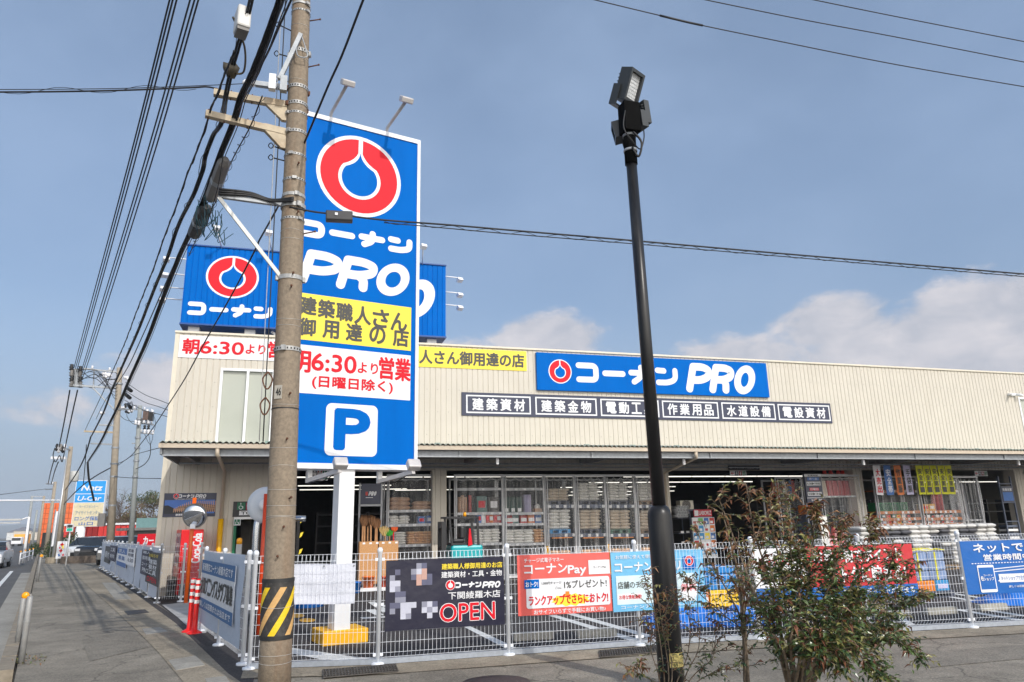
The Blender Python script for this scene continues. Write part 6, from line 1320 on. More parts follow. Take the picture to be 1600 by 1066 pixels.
# signs hung at the lintel
LP = Plane((0, YF - .2, 0), (1, 0))
def arrow_sign(px, lab, y=YF + .35):
    q = Plane((0, y, 0), (1, 0)); b = q.bx(px); t = sign('toilet_arrow_sign', lab, 'sign', q, b, .02, M_swhite); w = b[2]-b[0]; h = b[3]-b[1]; mb = MB(); cy = (b[1]+b[3])/2
    stroke(mb, q, [(b[0] + w*.07, cy), (b[0] + w*.25, cy)], .02, .023, 1); stroke(mb, q, [(b[0] + w*.13, cy + h*.2), (b[0] + w*.06, cy), (b[0] + w*.13, cy - h*.2)], .02, .024, 1)
    for i in range(3): q.rect(mb, (b[0] + w*(.30 + .23*i), b[1] + h*.12, b[0] + w*(.50 + .23*i), b[3] - h*.12), .023, 2 + i)
    man(mb, q, b[0] + w*.40, cy, h*.66, .026, 0); man(mb, q, b[0] + w*.63, cy, h*.66, .026, 0, True); wheelchair(mb, q, b[0] + w*.86, cy, h*.62, .026, 0); mb.build('pictogram', [M_swhite, M_red, M_navy, mat('sign_maroon', S(150, 25, 50), .5), M_green], t)
    mb = MB()
    for f in (.1, .9): mb.tube([(b[0] + w*f, y - .01, b[3]), (b[0] + w*f, y - .01, 3.9)], .006, 4)
    mb.build('hanger', M_rack, t)
arrow_sign((1140, 735.5, 1166, 744), 'white toilet arrow sign hung beneath the lintel near the dark signboard')
arrow_sign((1521.5, 736, 1543, 744), 'white toilet arrow sign over the last curtained rack')
arrow_sign((478, 731, 512, 751), 'larger white toilet arrow sign just behind the tower sign bottom', YF + .3)
b = LP.bx((1142, 727, 1191, 734)); t = sign('lintel_sign', 'dark signboard with white characters on the shaded lintel', 'sign', LP, b, .03, mat('sign_black', S(26, 26, 32), .4), off0=-.17); mb = MB(); text(mb, LP, 'コーナンPRO下関綾羅木店', (b[0] + .05, b[1] + .05, b[2] - .05, b[3] - .04), -.135, .02); mb.build('lettering', M_swhite, t)
# opening hours stand
yh = YF - .6; HP = Plane((0, yh, 0), (1, 0)); b = HP.bx((1255, 741, 1284, 786)); b = (HP.uv(1258, 765)[0], HP.uv(1262, 786)[1], HP.uv(1284, 765)[0], HP.uv(1256, 741)[1]); t = sign('hours_sign', 'tall dark opening hours sign standing above the bush', 'sign', HP, b, .04, M_navy); w = b[2]-b[0]; h = b[3]-b[1]; mb = MB()
HP.rect(mb, (b[0], b[3] - h*.09, b[2], b[3]), .043, 0); HP.rect(mb, (b[0] + w*.08, b[3] - h*.40, b[2] - w*.08, b[3] - h*.27), .043, 0); HP.rect(mb, (b[0] + w*.08, b[3] - h*.76, b[2] - w*.08, b[3] - h*.63), .043, 0); HP.rect(mb, (b[0] + w*.22, b[3] - h*.58, b[2] - w*.22, b[3] - h*.48), .043, 1); HP.rect(mb, (b[0] + w*.15, b[3] - h*.22, b[2] - w*.15, b[3] - h*.12), .043, 4)
text(mb, HP, '営業時間', (b[0] + w*.2, b[3] - h*.08, b[2] - w*.2, b[3] - h*.02), .045, .02, 3); text(mb, HP, '月〜土', (b[0] + w*.25, b[3] - h*.205, b[2] - w*.25, b[3] - h*.135), .046, .02, 0); text(mb, HP, '6:30▶19:00', (b[0] + w*.12, b[3] - h*.38, b[2] - w*.12, b[3] - h*.29), .046, .03, 3); text(mb, HP, '日曜日', (b[0] + w*.27, b[3] - h*.57, b[2] - w*.27, b[3] - h*.49), .046, .02, 0); text(mb, HP, '9:00▶19:00', (b[0] + w*.12, b[3] - h*.74, b[2] - w*.12, b[3] - h*.65), .046, .03, 3)
HP.rect(mb, (b[0], b[3] - h*.84, b[2], b[3] - h*.82), .043, 0); konan(mb, HP, (b[0] + w*.25, b[1] + h*.06, b[0] + w*.62, b[1] + h*.12), .045); pro(mb, HP, (b[0] + w*.64, b[1] + h*.06, b[0] + w*.9, b[1] + h*.125), .045); mb.build('lettering', [M_swhite, M_red, M_navy, M_ink, M_bl], t)
mb = MB()
for u in (b[0] + .03, b[2] - .03): mb.tube([(u, yh + .06, .02), (u, yh + .06, b[3])], .02, 8)
mb.build('stand', M_rack, t)
# racks right of the hours sign
t, x0, x1, zs = rack(1284, 1346, 745, YR - .2, (775,), 'curtained rack with pink sacks and traffic cones right of the hours sign', ms=M_shelf, seed=20, edge=.05, drop_=.05)
M_pink = mat('sack_pink', S(200, 90, 95), .7, var=.12, vs=7); M_cone = mat('cone_red', S(226, 70, 60), .5, var=.05)
for k in range(7):
    mb = MB(); x = x0 + .2 + k*.24; m = M_pink if k > 1 else M_bbag; mb.prism([(x - .13, YR + .05, zs[0] + .004), (x + .11, YR + .05, zs[0] + .004), (x + .10, YR + .1, zs[0] + .56), (x - .11, YR + .1, zs[0] + .56)], (0, .2, 0)); single('upright_sack', mb, m, ('pink' if k > 1 else 'beige') + ' sack standing on the shelf above the traffic cones', 'bag', (x, YR, zs[0]), 'pink sacks above the cones' if k > 1 else 'beige sacks above the cones', bevel=.03)
def cone(x, y, z, s, lab, group):
    t = thing('traffic_cone', lab, 'traffic cone', (x, y, z), group); mb = MB(); mb.lathe([(.16*s, .03*s), (.14*s, .06*s), (.035*s, .68*s), (.03*s, .70*s)], (x, y, z), 16); mb.build('body', M_cone, t); mb = MB(); mb.box(x - .19*s, x + .19*s, y - .19*s, y + .19*s, z + .002, z + .03*s); mb.build('base', M_cone, t); return t
for px in (1291, 1302, 1312): 
    p = Wp(px, 812, YR + .1); cone(p.x, YR + .15, .125, 1.75, 'tall red traffic cone on the lowest shelf behind the clear curtain', 'red cones behind the curtain')
zt_ = Z(1315, 745, YR)
mb = MB(); mb.box(x0, x1 - .02, YR + .02, YR + .5, zt_ + .075, zt_ + .1); single('top_board', mb, M_shelf, 'flat board laid across the cone rack top', 'board', (x0, YR, zt_))
for px in (1302, 1312, 1324, 1331): cone(X(px, YR), YR + .2, zt_ + .1, .50, 'small pink traffic cone on top of the cone rack', 'pink cones on the rack top')
for k in range(4):
    z = .14 + k*.24; mb = MB(); xx = X(1327, YR)
    for i in range(5): mb.box(xx - .2 + .08*i, xx - .2 + .08*(i+1) - .001, YR + .2, YR + .26, z, z + .12, i % 2)
    single('striped_board', mb, [M_or, M_lpost], 'orange and black striped board stacked beside the traffic cones', 'barrier board', (xx, YR + .2, z), 'striped boards by the cones')
t, x0, x1, zs = rack(1216, 1256, 748, YR + .1, (778,), 'dim curtained rack with hanging work clothes left of the hours sign', seed=21, ms=M_rackd, edge=.04)
for k, m in enumerate((M_rd, M_ink, M_wbag, M_navy, M_bl, M_rd, M_ink)):
    x = x0 + .15 + k*(x1-x0-.3)/6; mb = MB(); z1_ = zs[0] + .62; mb.prism([(x - .05, YR + .2, zs[0] + .05), (x + .05, YR + .22, zs[0] + .05), (x + .07, YR + .2, z1_ - .12), (x + .015, YR + .2, z1_), (x - .015, YR + .2, z1_), (x - .07, YR + .2, z1_ - .12)], (0, .3, 0)); single('hanging_garment', mb, m, 'garment in a dark row of work clothes by the hours sign', 'clothing', (x, YR + .2, zs[0]), 'work clothes by the hours sign')
a = X(1268, yh); t = thing('orange_generator', 'orange boxed machine under the hours sign', 'machine', (a, yh, .02)); z0_, z1_ = Z(1275, 804, yh + .3), Z(1275, 789, yh + .3)
mb = MB(); mb.box(a, a + .4, yh + .3, yh + .7, z0_, z1_); mb.build('body', M_or, t, bevel=.04); mb = MB(); mb.box(a - .02, a + .42, yh + .28, yh + .72, .02, z0_ - .001); mb.build('crate', M_rackd, t)
for k in range(3): mb = MB(); mb.box(a + .06, a + .34, yh + .285, yh + .299, z0_ + .05 + .09*k, z0_ + .1 + .09*k); mb.build('vent', M_lpost, t)
p = X(1281, yh - .2); mb = MB(); mb.box(p - .05, p + .25, yh - .2, yh + .2, .02, Z(1281, 806, yh - .2)); single('carton', mb, M_wbag, 'tall pale carton stack near the orange machine', 'box', (p, yh - .2, .02)); 
# last bay
M_ggr = mat('crate_green', S(30, 120, 70), .5, var=.08); M_yfl = mat('flag_yellow', S(215, 215, 30), .6, var=.05)
YQ = YF - .25
t, x0, x1, zs = rack(1370, 1437, 747, YQ, (766, 799, 809.5, 818.5), 'curtained rack with green crates on orange shelves', ms=M_sho, seed=30, edge=.09, drop_=.04)
xF0, xF1 = x0, x1
for k in range(4):
    x = x0 + .12 + k*.36; mb = MB(); z = zs[1]; mb.prism([(x, YQ + .15, z + .002), (x + .3, YQ + .15, z + .002), (x + .32, YQ + .14, z + .32), (x - .02, YQ + .14, z + .32)], (0, .4, 0)); o = single('plastic_crate', mb, M_ggr, 'green plastic crate on the top orange shelf', 'crate', (x, YQ + .15, z), 'green crates on the orange shelf', bevel=.008); q = MB()
    for j in range(5): q.box(x + .03 + .05*j, x + .05 + .05*j, YQ + .135, YQ + .1445, z + .05, z + .27)
    q.build('rib', M_dg, o)
for s_, pal in ((2, (M_or, M_te, M_or, M_ggr, M_yel, M_ptag, M_ink)), (3, (M_ptag, M_lav, M_or, M_or, M_yel, M_ink, M_ptag))):
    cartons([(x0 + .12 + .225*i, m) for i, m in enumerate(pal)], t, YQ + .12, zs[s_], 'small packet on the narrow orange shelves', 'packets on the narrow orange shelves', .13, .17, 'packet', 'packet')
t, x0, x1, zs = rack(1441, 1501, 747, YQ, (766, 798, 809, 818), 'curtained rack with red rolls beneath yellow flags', ms=M_sho, seed=31, edge=.09, drop_=.04)
for px in (1473, 1479, 1485): 
    mb = MB(); xx = X(px, YQ); mb.lathe([(.075, 0), (.075, .95)], (xx, YQ + .35, zs[1] + .003), 14); o = single('sheet_roll', mb, M_pink, 'red upright roll on the rack beneath yellow flags', 'roll', (xx, YQ + .35, zs[1]), 'red rolls beneath the yellow flags'); q = MB(); q.lathe([(.02, 0), (.02, .006)], (xx, YQ + .35, zs[1] + .954), 8); q.build('core', M_dark, o)
cartons([(x0 + .3, mat('carton_amber', S(225, 165, 50), .5)), (x0 + .6, mat('carton_amber', S(225, 165, 50), .5))], t, YQ + .15, zs[1], 'amber carton beside the red rolls', 'amber cartons beside the red rolls', .26, .28)
for s_ in (2, 3): cartons([(x0 + .12 + .21*i, (M_ptag, M_ink, M_wbag)[(i + s_) % 3]) for i in range(7)], t, YQ + .12, zs[s_], 'pale packet on the shelves below the red rolls', 'packets below the red rolls', .11, .16, 'packet', 'packet')
t, x0, x1, zs = rack(1503, 1533, 747, YQ, (812,), 'narrow rack with grey sheeting and white pipes at the last bay', ms=M_rack, seed=32, edge=.05)
for k in range(4): 
    x = x0 + .22 + .16*k; mb = MB(); mb.tube([(x, YQ + .12, .125), (x - .03, YQ + .5, 1.75 + .16*((k*2) % 3))], .035, 8); o = single('plastic_pipe', mb, M_swhite, 'white pipe leaning upright in the narrow rack', 'pipe', (x, YQ + .12, .125), 'white pipes in the narrow rack'); q = MB(); q.tube([(x, YQ + .115, .126), (x - .001, YQ + .14, .2)], .042, 8); q.build('socket', M_swhite, o)
mb = MB(); cloth(mb, Plane((x0, YQ + .55, 0), (1, 0)), (.05, .15, x1 - x0 - .05, 2.75), 0, .03, seed=3); single('grey_sheet', mb, mat('sheet_grey', S(120, 122, 128), .5, var=.08), 'grey sheeting hung in the narrow rack', 'sheet', (x0, YQ + .55, .12))
# hanging flags
def flag(px, m, txt, lab, group, ink, k):
    y = YF - 1.0 + .02*(k % 2); q = Plane((0, y, 0), (1, 0)); u = q.uv(px, 740)[0]; z1_ = 3.38; w = .30; ln = 1.05; t = thing('hanging_flag', lab, 'flag', (u, y, z1_ - ln), group); mb = MB(); cloth(mb, q, (u - w/2, z1_ - ln, u + w/2, z1_), 0, .014, 4, 10, seed=int(px)); mb.build('cloth', m, t)
    mb = MB(); n = len(txt)
    for i, ch in enumerate(txt): text(mb, q, ch, (u - w*.3, z1_ - .12 - (ln-.2)*(i+1)/n, u + w*.3, z1_ - .12 - (ln-.2)*(i + .15)/n), .022, .02)
    mb.build('lettering', ink, t); mb = MB(); mb.tube([(u - w/2 - .02, y, z1_ + .01), (u + w/2 + .02, y, z1_ + .01)], .008, 5); mb.tube([(u, y, z1_), (u, y, 3.6)], .006, 4); mb.build('rod', M_rack, t)
for k, (px, m, tx_, ink, lab) in enumerate(((1371, M_swhite, '大売出', M_red, 'white hanging flag with red characters'), (1387, M_bl, '安全帯', M_swhite, 'blue hanging flag with white characters'), (1403, M_or, '作業服', M_ink, 'orange hanging flag with dark characters'), (1418, M_lav, '手袋類', M_ink, 'pale grey hanging flag with dark characters'))): flag(px, m, tx_, lab + ' under the canopy', None, ink, k)
for k in range(5): flag(1437 + 11.5*k, M_yfl, '安全第一', 'yellow hanging flag in the row under the canopy', 'yellow flags under the canopy', M_ink, k)
t = thing('ladder_stand', 'tall dark stand with a poster by the far cream pillar', 'display stand', (X(1570, YF - .3), YF - .3, 0)); q = Plane((0, YF - .3, 0), (1, 0)); ua, ub = q.uv(1566, 780)[0], q.uv(1585, 780)[0]; mb = MB()
for u in (ua, ub): mb.box(u - .025, u + .025, YF - .3, YF - .25, .01, 3.0)
for z in (.3, .8, 1.3, 2.0, 2.7): mb.box(ua + .026, ub - .026, YF - .295, YF - .255, z, z + .04)
mb.build('frame', M_rackd, t); mb = MB(); q.slab(mb, (ua + .02, 2.03, ub - .02, 2.62), .0, .02); ps = mb.build('poster', M_navy, t); mb = MB(); text(mb, q, '軽量設置', (ua + .08, 2.45, ub - .08, 2.55), .023, .02, 0); q.rect(mb, (ua + .06, 2.08, ub - .06, 2.4), .022, 1); mb.build('poster_print', [M_swhite, M_bl], ps)
for k in range(8): mb = MB(); mb.box(ua + .04, ub - .04, YF - .25, YF + .1, .12 + .14*k, .2 + .14*k); single('flat_carton', mb, (M_ptag, M_rackd)[k % 2], ('white' if k % 2 == 0 else 'dark') + ' flat carton stacked in the tall dark stand', 'box', (ua, YF - .25, .1 + .15*k), ('white' if k % 2 == 0 else 'dark') + ' flat cartons in the stand')
# ---- sandbags stacked before the last bay
ys = 18.0; xa = Wp(1348, 830, ys).x; xb = Wp(1562, 830, ys).x; nb = 14
for k in range(3):
    pallet(xa + (xb-xa)*k/3, xa + (xb-xa)*(k+1)/3 - .1, ys + .02, .004, M_plw, ('wooden pallet under the sandbags, at the end by the bush', 'wooden pallet under the middle of the sandbags', 'wooden pallet under the sandbags, at the end by the pillar')[k], D=.8)
def altb(i, k):
    g = (i in (1, 2, 3, 4) or 7 <= i <= 8 or i in (10, 11)) and k < 8 and (i*3 + k) % 7 != 0
    return (M_gbag, 'grey sandbag in the long stack before the last bay', 'grey sandbags in the long stack') if g else (M_sbag, 'white sandbag in the long stack before the last bay', 'white sandbags in the long stack')
pile('sandbag', M_sbag, '', None, xa, xb, ys + .1, .136, nb, 9, .135, D=.6, alt=altb, yjit=.05)
# ---- pallet box near the fence, crates, tarpaulin
pa = Gd(1434, 937); pbx = Gd(1474, 935); y_ = pa.y; x0_, x1_ = pa.x, pbx.x; t = pallet(x0_ - .05, x0_ + .95, y_, .004, M_plk, 'dark pallet under the wrapped blocks near the fence', D=.8)
zc_ = Z(1450, 908, y_); mb = MB(); mb.box(x0_, x0_ + .5, y_ + .02, y_ + .6, .135, zc_); o = single('plastic_crate', mb, mat('crate_orange', S(235, 140, 35), .5, var=.08), 'orange crate on a pallet behind the fence', 'crate', (x0_, y_, .13), bevel=.01); q = MB()
for i in range(6): q.box(x0_ + .03 + .08*i, x0_ + .06 + .08*i, y_ + .01, y_ + .019, .16, zc_ - .02)
q.build('rib', mat('crate_amber', S(200, 105, 20), .5), o)
mb = MB(); mb.box(x0_ + .53, x0_ + .86, y_ + .02, y_ + .6, .135, zc_); o = single('plastic_crate', mb, mat('crate_blue', S(45, 140, 195), .5, var=.08), 'blue crate with a clear front beside the orange crate', 'crate', (x0_ + .53, y_, .13), bevel=.01); q = MB(); q.box(x0_ + .57, x0_ + .82, y_ + .01, y_ + .019, .18, zc_ - .07); q.build('window', M_lav, o)
zt_ = Z(1450, 862, y_); M_wrap = mat('wrap_bluegrey', S(120, 140, 175), .3, var=.25, vs=6); k_ = 0
for r_ in range(3):
    for c_ in range(2):
        h = (zt_ - zc_ - .01)/3; mb = MB(); mb.box(x0_ + .44*c_, x0_ + .44*c_ + .425, y_ + .03, y_ + .58, zc_ + .008 + h*r_, zc_ + h*(r_+1)); o = single('wrapped_block', mb, M_wrap, 'blue grey film wrapped block piled on the crates by the fence', 'block', (x0_ + .44*c_, y_, zc_ + h*r_), 'wrapped blocks on the crates', bevel=.02); q = MB(); q.box(x0_ + .44*c_ + .16, x0_ + .44*c_ + .19, y_ + .018, y_ + .028, zc_ + .008 + h*r_, zc_ + h*(r_+1)); q.build('rope', mat('rope_yellow', S(225, 215, 50), .6), o)
mb = MB(); zz = zt_ + .015; mb.tube(catmull([(x0_ - .02, y_ + .01, zz), (x0_ + .2, y_ - .01, zz + .03), (x0_ + .4, y_ + .02, zz), (x0_ + .62, y_, zz + .03), (x0_ + .88, y_ + .01, zz)], 5), .012, 5); mb.tube(catmull([(x0_ + .03, y_ + .3, zz + .02), (x0_ + .25, y_ + .05, zz + .05), (x0_ + .5, y_ + .1, zz + .04), (x0_ + .8, y_ + .3, zz + .02)], 5), .012, 5); single('yellow_rope', mb, mat('rope_yellow', S(225, 215, 50), .6), 'yellow rope lying over the wrapped blocks', 'rope', (x0_, y_, zz))
M_tarp = mat('tarp_blue', S(30, 120, 215), .35, var=.2, vs=5, bump=.8, bs=9)
def tarp(px0, px1, pyb, h, dep, lab, seed):
    rr = random.Random(seed); a = Gd(px0, pyb); b = Gd(px1, pyb - (px1-px0)*.03); d = b - a; L = d.length; d.normalize(); e = Vector((-d.y, d.x, 0)); nu, nv = 36, 10; vs = []; p_ = [rr.uniform(0, 6) for _ in range(5)]
    for j in range(nv+1):
        for i in range(nu+1):
            s, q = i/nu, j/nv; pr = max(0, math.sin(math.pi*q))**.55*max(0, math.sin(math.pi*s))**.3
            z = .006 + h*pr*(.72 + .16*math.sin(9*s + p_[0]) + .12*math.sin(23*s + 6*q + p_[1]) + .08*math.sin(41*s - 9*q + p_[2])); vs.append(a + d*(L*s) + e*(dep*q + .05*math.sin(17*s + p_[3])) + Vector((0, 0, z)))
    mb = MB(); mb.add(vs, [(j*(nu+1)+i, j*(nu+1)+i+1, (j+1)*(nu+1)+i+1, (j+1)*(nu+1)+i) for j in range(nv) for i in range(nu)], 0, True); mb.poly([vs[i] for i in range(nu+1)][::-1] + [vs[nv*(nu+1)+i] for i in range(nu+1)]); single('tarpaulin', mb, M_tarp, lab, 'tarpaulin', tuple(a))
tarp(1015, 1215, 984, .34, .9, 'crumpled bright blue tarpaulin on the car park behind the lamp post', 2); tarp(1558, 1680, 948, .28, .8, 'dark blue tarpaulin below the bright blue ordering banner', 5)
yb2 = Gd(1120, 960).y + .9; xa = Wp(1110, 940, yb2).x
mb = MB(); z1_ = Wp(1130, 922, yb2).z; mb.box(xa, xa + .62, yb2, yb2 + .5, .006, z1_); o = single('plastic_crate', mb, mat('crate_yellow', S(245, 200, 40), .5, var=.06), 'yellow crate behind the blue tarpaulin', 'crate', (xa, yb2, .006), bevel=.01)
q = MB(); q.box(xa + .05, xa + .57, yb2 - .012, yb2 - .002, z1_ - .09, z1_ - .06); q.build('rim', mat('crate_ochre', S(215, 165, 20), .5), o)
for k in range(3):
    h = (Wp(1130, 884, yb2).z - z1_ - .01)/3; mb = MB(); mb.box(xa - .06, xa + .62, yb2 + .02, yb2 + .5, z1_ + .006 + h*k, z1_ + h*(k+1)); o = single('wrapped_pack', mb, mat('pack_blue', S(40, 130, 200), .35, var=.15, vs=7), 'blue film pack piled on the yellow crate', 'pack', (xa, yb2, z1_ + h*k), 'blue packs on the yellow crate', bevel=.02); q = MB(); q.box(xa + .2, xa + .24, yb2 + .008, yb2 + .018, z1_ + .006 + h*k, z1_ + h*(k+1)); q.build('strap', M_ink, o)
xo = Wp(1098, 940, yb2).x; mb = MB(); mb.box(xo - .02, xo + .11, yb2 - .05, yb2 + .3, .006, Wp(1100, 925, yb2).z); o = single('carton', mb, M_or, 'narrow orange box at the edge of the pale blue banner', 'box', (xo, yb2, .006), bevel=.01); q = MB(); q.box(xo, xo + .09, yb2 - .06, yb2 - .051, .1, .2); q.build('printed_label', M_ptag, o)
# ---- bay behind the post: brooms in timber boxes, signboard, buckets
yo = 20.6; M_osb = mat('osb_board', S(200, 150, 100), .8, var=.28, vs=45)
for k, (a, b) in enumerate(((561, 590), (591.5, 622))):
    x0_, x1_ = Wp(a, 880, yo).x, Wp(b, 880, yo).x; z1_ = Wp(590, 846, yo).z; t = thing('chipboard_box', ('chipboard box full of brown brooms', 'chipboard box holding garden brushes')[k], 'box', (x0_, yo, .005)); mb = MB(); mb.box(x0_, x1_, yo, yo + .02, .15, z1_); mb.box(x0_, x1_, yo + .4, yo + .42, .15, z1_); mb.box(x0_, x0_ + .02, yo + .021, yo + .399, .15, z1_); mb.box(x1_ - .02, x1_, yo + .021, yo + .399, .15, z1_); mb.box(x0_ + .021, x1_ - .021, yo + .021, yo + .399, .16, .18); mb.build('carcass', M_osb, t)
    mb = MB()
    for x in (x0_ + .03, x1_ - .08): mb.box(x, x + .05, yo + .03, yo + .38, .005, .149)
    mb.build('foot', M_plw, t); mb = MB()
    for i in range(3): mb.box(x0_ + .08 + .18*i, x0_ + .15 + .18*i, yo - .006, yo - .001, z1_ - .07, z1_ - .02)
    mb.build('price_tag', M_ptag, t)
M_broom = mat('broom_fibre', S(125, 88, 58), .9, var=.3, vs=60); M_stick = mat('broom_stick', S(170, 125, 85), .7, var=.2)
def broom(x, y, z, h, r, L, mf, lab, group, kind='bush'):
    t = thing('broom', lab, 'broom', (x, y, z), group); mb = MB(); mb.tube([(x, y, z), (x + random.uniform(-.03, .03), y, z + h)], .014 if kind != 'bush' else .026, 7); mb.build('handle', M_stick if kind != 'red' else M_red, t)
    mb = MB(); b = Vector((x, y, z + h - .03)); n = 90
    for i in range(n):
        a = random.uniform(0, 6.28); s = random.uniform(0, 1)**.5; e = b + Vector((math.cos(a)*s*r*(1.6 if kind == 'fan' else 1), math.sin(a)*s*r*.5, L*random.uniform(.8, 1.05)*(1 - .2*s))); c = b + Vector((math.cos(a)*s*.03, math.sin(a)*s*.03, 0)); mid = c.lerp(e, .5) + Vector((math.cos(a)*s*r*.25, 0, 0)); mb.tube([c, mid, e], [.007, .009, .004], 3, caps=False)
    mb.build('bristles', mf, t); mb = MB(); mb.box(x - .03, x + .03, y - .045, y - .03, z + h*.45, z + h*.6); mb.build('label', M_ptag, t)
for i, px in enumerate((566, 570.5, 575, 580, 585.5, 590)):
    p = Wp(px, 840, yo + .18); broom(p.x, yo + .12 + .06*(i % 3), .185, Wp(px, 820 + (4 if i > 3 else 0), yo).z - .185, .10, .30, M_broom, 'brown bamboo twig broom standing in the chipboard box', 'brown brooms in the box')
for px, yt, m, kd, lab, L in ((600, 836, mat('fibre_straw', S(205, 175, 115), .9, var=.2, vs=50), 'fan', 'pale straw fan broom standing in the second box', .28), (607.5, 836, mat('fibre_green', S(70, 170, 60), .7, var=.1), 'fan', 'bright green broom standing in the second box', .18), (616, 829, mat('fibre_orange', S(235, 105, 50), .7), 'red', 'orange topped red handled brush in the second box', .14)):
    p = Wp(px, 850, yo + .2); broom(p.x, yo + .2, .185, Wp(px, yt, yo + .2).z - .185, .10, L, m, lab, None, kd)
mb = MB(); p = Wp(558, 897, 20.2); mb.box(p.x - .1, p.x + 1.1, 20.15, 20.5, .005, .09); single('low_bench', mb, M_white, 'low white board on the ground before the chipboard boxes', 'bench', (p.x, 20.15, 0))
def bucket(px, y, r, h, m, lab, z=.0052):
    x = Wp(px, 890, y).x; t = thing('bucket', lab, 'bucket', (x, y, z)); mb = MB(); mb.lathe([(r*.8, 0), (r, h), (r*1.05, h), (r*1.05, h + .02), (r*.92, h + .02), (r*.75, .02)], (x, y, z), 18); mb.build('body', m, t); mb = MB(); mb.tube([(x + r*1.04*math.cos(i*math.pi/10), y - .1*math.sin(i*math.pi/10), z + h - .12*math.sin(i*math.pi/10)) for i in range(11)], .006, 5); mb.build('handle', M_rack, t)
bucket(576, 20.3, .16, .26, mat('bucket_orange', S(240, 120, 50), .35), 'orange bucket on the low white board', .092); bucket(603, 20.3, .14, .24, mat('bucket_redor', S(225, 85, 40), .35), 'red orange bucket at the other end of the low white board', .092)
bucket(556, 19.9, .15, .25, mat('bucket_blue', S(20, 120, 215), .35), 'blue bucket on the ground beside the low white board')
p = Wp(482, 880, 17.0); mb = MB(); mb.lathe([(.36, 0), (.36, .5), (.34, .6), (.24, .70), (.1, .74)], (p.x, 17.0, .0052), 22); o = single('water_tank', mb, mat('tank_blue', S(25, 125, 225), .35), 'domed blue tank peeping over the white banner', 'tank', (p.x, 17.0, 0)); q = MB(); q.lathe([(.10, 0), (.10, .04)], (p.x, 17.0, .746), 14); q.build('lid', M_lpost, o)
q = Plane((0, 21.2, 0), (1, 0)); b = (q.uv(564, 770)[0], q.uv(564, 788)[1], q.uv(595, 770)[0], q.uv(564, 756)[1]); t = sign('cart_sign', 'navy signboard with white word PRO on a steel stand', 'sign', q, b, .03, M_navy); mb = MB(); w = b[2]-b[0]; h = b[3]-b[1]; pro(mb, q, (b[0] + w*.36, b[1] + h*.4, b[0] + w*.8, b[1] + h*.62), .034); q.rect(mb, (b[0] + w*.22, b[1] + h*.42, b[0] + w*.34, b[1] + h*.6), .034, 1); q.rect(mb, (b[0] + w*.24, b[1] + h*.3, b[0] + w*.6, b[1] + h*.33), .034, 0); mb.build('lettering', [M_swhite, M_rd], t); mb = MB()
for u in (b[0] - .03, b[2] + .03): mb.box(u - .025, u + .025, 21.2, 21.25, .005, b[3] + .02)
mb.box(b[0] - .03, b[2] + .03, 21.2, 21.25, b[1] - .06, b[1] - .005); mb.box(b[0] - .03, b[2] + .03, 21.2, 21.25, .3, .34); mb.build('stand', M_rack, t)
for k, py in enumerate((812, 836, 858)):
    p = Wp(470, py, 20.8); t = None
t = thing('gate_stand', 'dark stand with yellow flag markers at the edge of the opening', 'stand', (Wp(466, 840, 20.8).x, 20.8, .005)); x = Wp(466, 840, 20.8).x; mb = MB(); mb.box(x - .05, x + .03, 20.8, 20.86, .005, 2.0); mb.box(x - .2, x + .1, 20.7, 20.95, .005, .05); mb.build('post', M_lpost, t)
for py in (813, 836, 862): z = Wp(470, py, 20.8).z; mb = MB(); mb.prism([(x + .03, 20.79, z - .08), (x + .09, 20.79, z - .03), (x + .13, 20.79, z + .08), (x + .05, 20.79, z + .05)], (0, .04, 0)); mb.build('marker', M_yel, t)
# ---- the forklift
M_teal = mat('truck_teal', S(0, 165, 170), .35, var=.05, coat=.2); M_tblk = mat('truck_black', (.02, .02, .022), .5, var=.15)
yk = 19.3; fx0, fx1 = Wp(704, 860, yk).x, Wp(755, 860, yk).x; L = fx1 - fx0; zg = Wp(722, 809.5, yk).z; zb1 = Wp(722, 852, yk).z; fk = thing('forklift', 'small teal and black forklift parked before the cream pillar', 'forklift', ((fx0+fx1)/2, yk, .005))
mb = MB(); mb.box(fx0 + .02, fx1, yk, yk + .75, .18, zb1); mb.build('body', M_teal, fk, bevel=.06)
mb = MB(); mb.box(fx0 + .05, fx1 - .25, yk + .05, yk + .7, zb1 + .002, zb1 + .06); mb.build('deck', M_tblk, fk)
mb = MB(); sx = Wp(720, 845, yk).x; mb.box(sx - .18, sx + .14, yk + .15, yk + .55, zb1 + .06, zb1 + .16); mb.box(sx + .02, sx + .15, yk + .15, yk + .55, zb1 + .161, zb1 + .48); mb.build('seat', M_tblk, fk, bevel=.04)
mb = MB(); x0_ = Wp(697, 810, yk).x; x1_ = Wp(748, 812, yk).x
for y in (yk + .03, yk + .68):
    mb.bar((Wp(707, 850, yk).x, y, zb1), (x0_ + .1, y, zg), .05, .05); mb.bar((fx1 - .12, y, zb1), (x1_ - .03, y, zg), .06, .05); mb.bar((x0_, y, zg + .02), (x1_, y, zg), .05, .05)
for i in range(7): x = x0_ + (x1_-x0_)*i/6; mb.bar((x, yk + .03, zg + .02), (x, yk + .68, zg + .02), .03, .03)
mb.build('overhead_guard', M_tblk, fk); mb = MB(); mx_ = Wp(694, 840, yk).x
for y in (yk + .1, yk + .55): mb.box(mx_ - .05, mx_ + .08, y, y + .1, .06, Wp(694, 815, yk).z)
for z in (.5, 1.0, 1.5): mb.box(mx_ - .03, mx_ + .06, yk + .201, yk + .549, z, z + .08)
mb.build('mast', M_tblk, fk); mb = MB()
